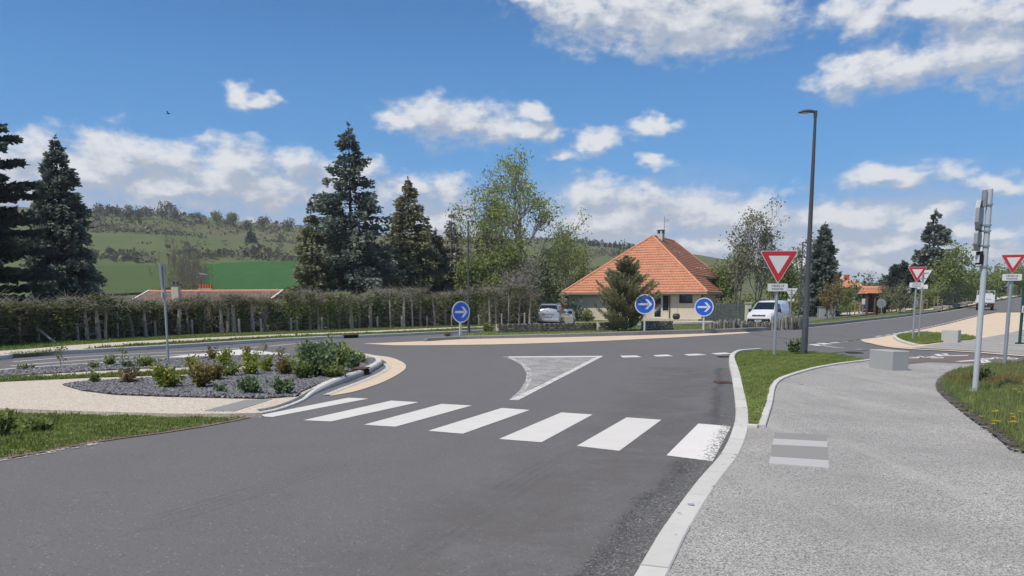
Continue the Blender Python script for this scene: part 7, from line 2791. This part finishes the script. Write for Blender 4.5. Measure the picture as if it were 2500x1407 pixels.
# white van, nose towards the camera and to the left
vp = base_at(1872, 57)
vp.z = T(vp.x, vp.y) + 0.09
van = thing('panel_van', vp, 'white panel van parked behind the basalt columns', 'van', None, math.atan2(-0.82, -0.57))
st = [(2.20, 0.36, 0.56, 0.74, 0.66, 0.60), (2.12, 0.27, 0.66, 0.94, 0.84, 0.76), (1.80, 0.24, 0.80, 1.08, 0.91, 0.82), (1.25, 0.24, 0.95, 1.19, 0.92, 0.80), (0.55, 0.24, 1.02, 1.74, 0.92, 0.71), (0.15, 0.24, 1.02, 1.83, 0.92, 0.71),
      (-1.2, 0.24, 1.02, 1.86, 0.92, 0.73), (-2.05, 0.26, 1.02, 1.83, 0.91, 0.72), (-2.18, 0.30, 1.0, 1.74, 0.88, 0.68), (-2.22, 0.40, 0.95, 1.55, 0.84, 0.66)]
S = Shell(st)
build('body', S.mesh(), 'van_white', van, smooth=True)
nz = Vector((0.62, 0, 0.78)).normalized() * 0.012
ws = quadbox(van, 'windscreen', [(1.22, 0.72, 1.23), (1.22, -0.72, 1.23), (0.60, -0.60, 1.72), (0.60, 0.60, 1.72)], 'glass_dark', nz)
for s in (-1, 1):
    build('side_window', S.side_panel([(0.98, 1.12), (0.10, 1.10), (0.06, 1.62), (0.42, 1.62)], s), 'glass_dark', van)
    dr = build('door', S.side_panel([(1.05, 0.40), (-0.02, 0.40), (-0.05, 1.06), (1.10, 1.04)], s, 0.006, 0.003), 'van_white', van)
    build('handle', S.side_panel([(0.22, 0.98), (0.04, 0.98), (0.04, 1.03), (0.22, 1.03)], s, 0.02, 0.01), 'plastic_dark', dr)
    sd = build('sliding_door', S.side_panel([(-0.10, 0.42), (-1.05, 0.42), (-1.05, 1.62), (-0.10, 1.62)], s, 0.004, 0.003), 'van_white', van)
    build('pressed_panel', S.side_panel([(-0.16, 1.12), (-1.95, 1.12), (-1.92, 1.60), (-0.16, 1.60)], s, 0.014, 0.004), 'van_white', van)
    build('rub_strip', S.side_panel([(1.0, 0.44), (-1.0, 0.44), (-1.0, 0.56), (1.0, 0.56)], s, 0.018, 0.006), 'plastic_dark', van)
    build('mirror', MB().cbox((0.92, s * 1.04, 1.16), (0.14, 0.20, 0.24), 0.04), 'plastic_dark', van)
    quadbox(van, 'headlight', [(2.13, s * 0.46, 0.86), (1.98, s * 0.80, 0.88), (1.93, s * 0.80, 1.00), (2.10, s * 0.48, 0.94)], 'lamp_glass', (0.02, s * 0.012, 0.01))
    quadbox(van, 'fog_light', [(2.19, s * 0.56, 0.48), (2.12, s * 0.74, 0.48), (2.12, s * 0.74, 0.56), (2.19, s * 0.56, 0.56)], 'lamp_glass', (0.035, 0, 0))
    build('tail_light', S.side_panel([(-2.02, 0.95), (-2.19, 0.95), (-2.18, 1.40), (-2.04, 1.40)], s, 0.012), 'tail_red', van)
gr = quadbox(van, 'grille', [(2.185, 0.46, 0.76), (2.185, -0.46, 0.76), (2.12, -0.44, 0.88), (2.12, 0.44, 0.88)], 'plastic_dark', (0.022, 0, 0.008))
build('badge', MB().cbox((2.175, 0, 0.83), (0.03, 0.12, 0.12), 0.01), 'chrome', gr)
build('bumper', MB().cbox((2.15, 0, 0.46), (0.22, 1.56, 0.30), 0.06), 'plastic_dark', van)
plate(van, 2.275, 0.46, 1)
wheels(van, (1.45, -1.32), 0.925, 0.32)
build('roof_aerial', MB().tube([(0.1, 0, 1.84), (-0.15, 0, 2.1)], 0.008, 5), 'plastic_dark', van)

# silver people carrier seen from behind
cp = base_at(1348, 63.5)
cp.z = T(cp.x, cp.y) + 0.08
car = thing('people_carrier', cp, 'silver people carrier seen from behind under the trees', 'car', None, PI / 2 - R(11))
st = [(2.25, 0.36, 0.56, 0.72, 0.66, 0.55), (2.05, 0.26, 0.68, 0.92, 0.86, 0.74), (1.2, 0.24, 0.85, 1.08, 0.92, 0.78), (0.3, 0.24, 0.95, 1.64, 0.92, 0.68), (-0.4, 0.24, 0.95, 1.72, 0.92, 0.70), (-1.6, 0.25, 0.95, 1.70, 0.92, 0.70), (-2.02, 0.30, 0.95, 1.55, 0.91, 0.70), (-2.25, 0.34, 0.92, 1.12, 0.88, 0.76), (-2.32, 0.40, 0.62, 0.80, 0.82, 0.76)]
S = Shell(st)
build('body', S.mesh(), 'car_silver', car, smooth=True)
quadbox(car, 'rear_window', [(-2.22, -0.74, 1.10), (-2.22, 0.74, 1.10), (-2.03, 0.62, 1.52), (-2.03, -0.62, 1.52)], 'glass_dark', (-0.02, 0, 0.01))
build('bumper', MB().cbox((-2.28, 0, 0.48), (0.22, 1.66, 0.24), 0.05), 'car_silver', car)
plate(car, -2.345, 0.78, -1)
build('tailgate_strip', MB().cbox((-2.31, 0, 0.92), (0.06, 0.9, 0.06), 0.01), 'chrome', car)
for s in (-1, 1):
    quadbox(car, 'tail_light', [(-2.27, s * 0.76, 0.86), (-2.16, s * 0.90, 0.86), (-2.08, s * 0.86, 1.22), (-2.20, s * 0.74, 1.18)], 'tail_red', (-0.02, s * 0.012, 0))
    build('side_window', S.side_panel([(1.0, 1.04), (-1.8, 1.06), (-1.55, 1.52), (0.2, 1.50)], s), 'glass_dark', car)
    for x in (-0.6, 0.35):
        build('pillar', S.side_panel([(x + 0.05, 1.02), (x - 0.05, 1.02), (x - 0.09, 1.54), (x + 0.01, 1.54)], s, 0.016, 0.008), 'plastic_dark', car)
    dr = build('door', S.side_panel([(1.05, 0.40), (0.38, 0.40), (0.38, 0.98), (1.05, 0.98)], s, 0.005, 0.003), 'car_silver', car)
    build('handle', S.side_panel([(0.60, 0.88), (0.44, 0.88), (0.44, 0.92), (0.60, 0.92)], s, 0.02, 0.01), 'chrome', dr)
    build('mirror', MB().cbox((1.0, s * 1.02, 1.08), (0.12, 0.2, 0.16), 0.03), 'car_silver', car)
    build('roof_rail', MB().tube([(0.2, s * 0.62, 1.70), (0.1, s * 0.62, 1.77), (-1.6, s * 0.62, 1.77), (-1.75, s * 0.62, 1.68)], 0.018, 6), 'chrome', car)
build('spoiler', MB().cbox((-2.02, 0, 1.63), (0.22, 1.2, 0.05), 0.02), 'car_silver', car)
build('wiper', MB().tube([(-2.26, 0.0, 1.12), (-2.2, 0.4, 1.25)], 0.012, 5), 'plastic_dark', car)
wheels(car, (1.42, -1.4), 0.925, 0.31)
# second car, mostly hidden
c2 = base_at(1380, 74)
c2.z = T(c2.x, c2.y) + 0.08
car2 = thing('parked_car', c2, 'white car almost hidden between people carrier and house', 'car', None, PI / 2 - R(6))
build('body', S.mesh(), 'van_white', car2, smooth=True)
quadbox(car2, 'rear_window', [(-2.22, -0.74, 1.10), (-2.22, 0.74, 1.10), (-2.03, 0.62, 1.52), (-2.03, -0.62, 1.52)], 'glass_dark', (-0.02, 0, 0.01))
wheels(car2, (1.42, -1.4), 0.925, 0.31)

# small tipper truck driving away uphill
tp_ = G(2404, 757)
truck = thing('tipper_truck', Vector((tp_.x, tp_.y, tp_.z + 0.0)), 'small white tipper truck driving away uphill', 'truck', None, math.atan2(rdir.y, rdir.x) + R(8))
build('chassis', MB().cbox((0, 0, 0.52), (4.4, 0.9, 0.18), 0.02).cbox((-2.25, 0, 0.42), (0.12, 1.7, 0.16), 0.02), 'plastic_dark', truck)
cab = Shell([(2.25, 0.40, 0.62, 0.85, 0.72, 0.62), (2.10, 0.36, 0.9, 1.15, 0.84, 0.74), (1.75, 0.36, 1.1, 1.90, 0.86, 0.68), (1.40, 0.36, 1.1, 1.98, 0.86, 0.70), (0.72, 0.36, 1.1, 1.98, 0.86, 0.72), (0.62, 0.40, 1.1, 1.92, 0.84, 0.70)])
cb_ = build('cab', cab.mesh(), 'van_white', truck, smooth=True)
for y in (-0.34, 0.34):
    build('rear_window', MB().cbox((0.61, y, 1.58), (0.03, 0.50, 0.34), 0.01), 'glass_dark', cb_)
for s in (-1, 1):
    build('side_window', cab.side_panel([(1.75, 1.15), (0.80, 1.15), (0.82, 1.72), (1.6, 1.72)], s), 'glass_dark', cb_)
    build('mirror', MB().cbox((1.75, s * 1.05, 1.35), (0.06, 0.16, 0.30), 0.02), 'plastic_dark', cb_)
build('bed_floor', MB().cbox((-0.85, 0, 0.80), (2.75, 1.90, 0.10), 0.01), 'galvanised', truck)
for s in (-1, 1):
    build('side_board', MB().cbox((-0.85, s * 0.955, 1.02), (2.75, 0.04, 0.36), 0.008), 'van_white', truck)
build('tailboard', MB().cbox((-2.24, 0, 1.02), (0.04, 1.90, 0.36), 0.008), 'van_white', truck)
hb = build('headboard', MB().cbox((0.50, 0, 1.30), (0.05, 1.90, 0.90), 0.008), 'van_white', truck)
for y in (-0.9, -0.3, 0.3, 0.9):
    build('headboard_post', MB().cbox((0.50, y, 1.98), (0.05, 0.05, 0.50), 0.006), 'van_white', hb)
build('headboard_rail', MB().cbox((0.50, 0, 2.23), (0.05, 1.9, 0.05), 0.006), 'van_white', hb)
for s in (-1, 1):
    build('tail_light', MB().cbox((-2.32, s * 0.68, 0.46), (0.04, 0.24, 0.12), 0.01), 'tail_red', truck)
    build('mudguard', MB().cbox((-1.35, s * 0.72, 0.70), (0.9, 0.36, 0.05), 0.01), 'plastic_dark', truck)
build('load_box', MB().cbox((-1.7, -0.35, 1.05), (0.5, 0.5, 0.42), 0.03), 'plastic_dark', truck)
plate(truck, -2.33, 0.62, -1)
wheels(truck, (1.5, -1.35), 0.88, 0.30, 0.30)

# ------------------------------------------------------------------ air
hz = bpy.data.materials.new('haze')
hz.use_nodes = True
hz.node_tree.nodes.clear()
hv = nd(hz.node_tree, 'ShaderNodeVolumePrincipled')
hv.inputs['Color'].default_value = (0.93, 0.95, 1.0, 1)
hv.inputs['Density'].default_value = 0.00030
ho = nd(hz.node_tree, 'ShaderNodeOutputMaterial')
lk(hz.node_tree, hv.outputs[0], ho.inputs['Volume'])
MATS['haze'] = hz
build('haze', MB().box((0, 300, 45), (2400, 1400, 130)), 'haze', kind='stuff', label='thin summer haze over the valley')

# ------------------------------------------------------------------ render limits
SC.cycles.use_adaptive_sampling = True
SC.cycles.adaptive_threshold = 0.015
SC.cycles.max_bounces = 5
SC.cycles.diffuse_bounces = 2
SC.cycles.glossy_bounces = 2
SC.cycles.transmission_bounces = 2
SC.cycles.transparent_max_bounces = 6
SC.cycles.caustics_reflective = False
SC.cycles.caustics_refractive = False
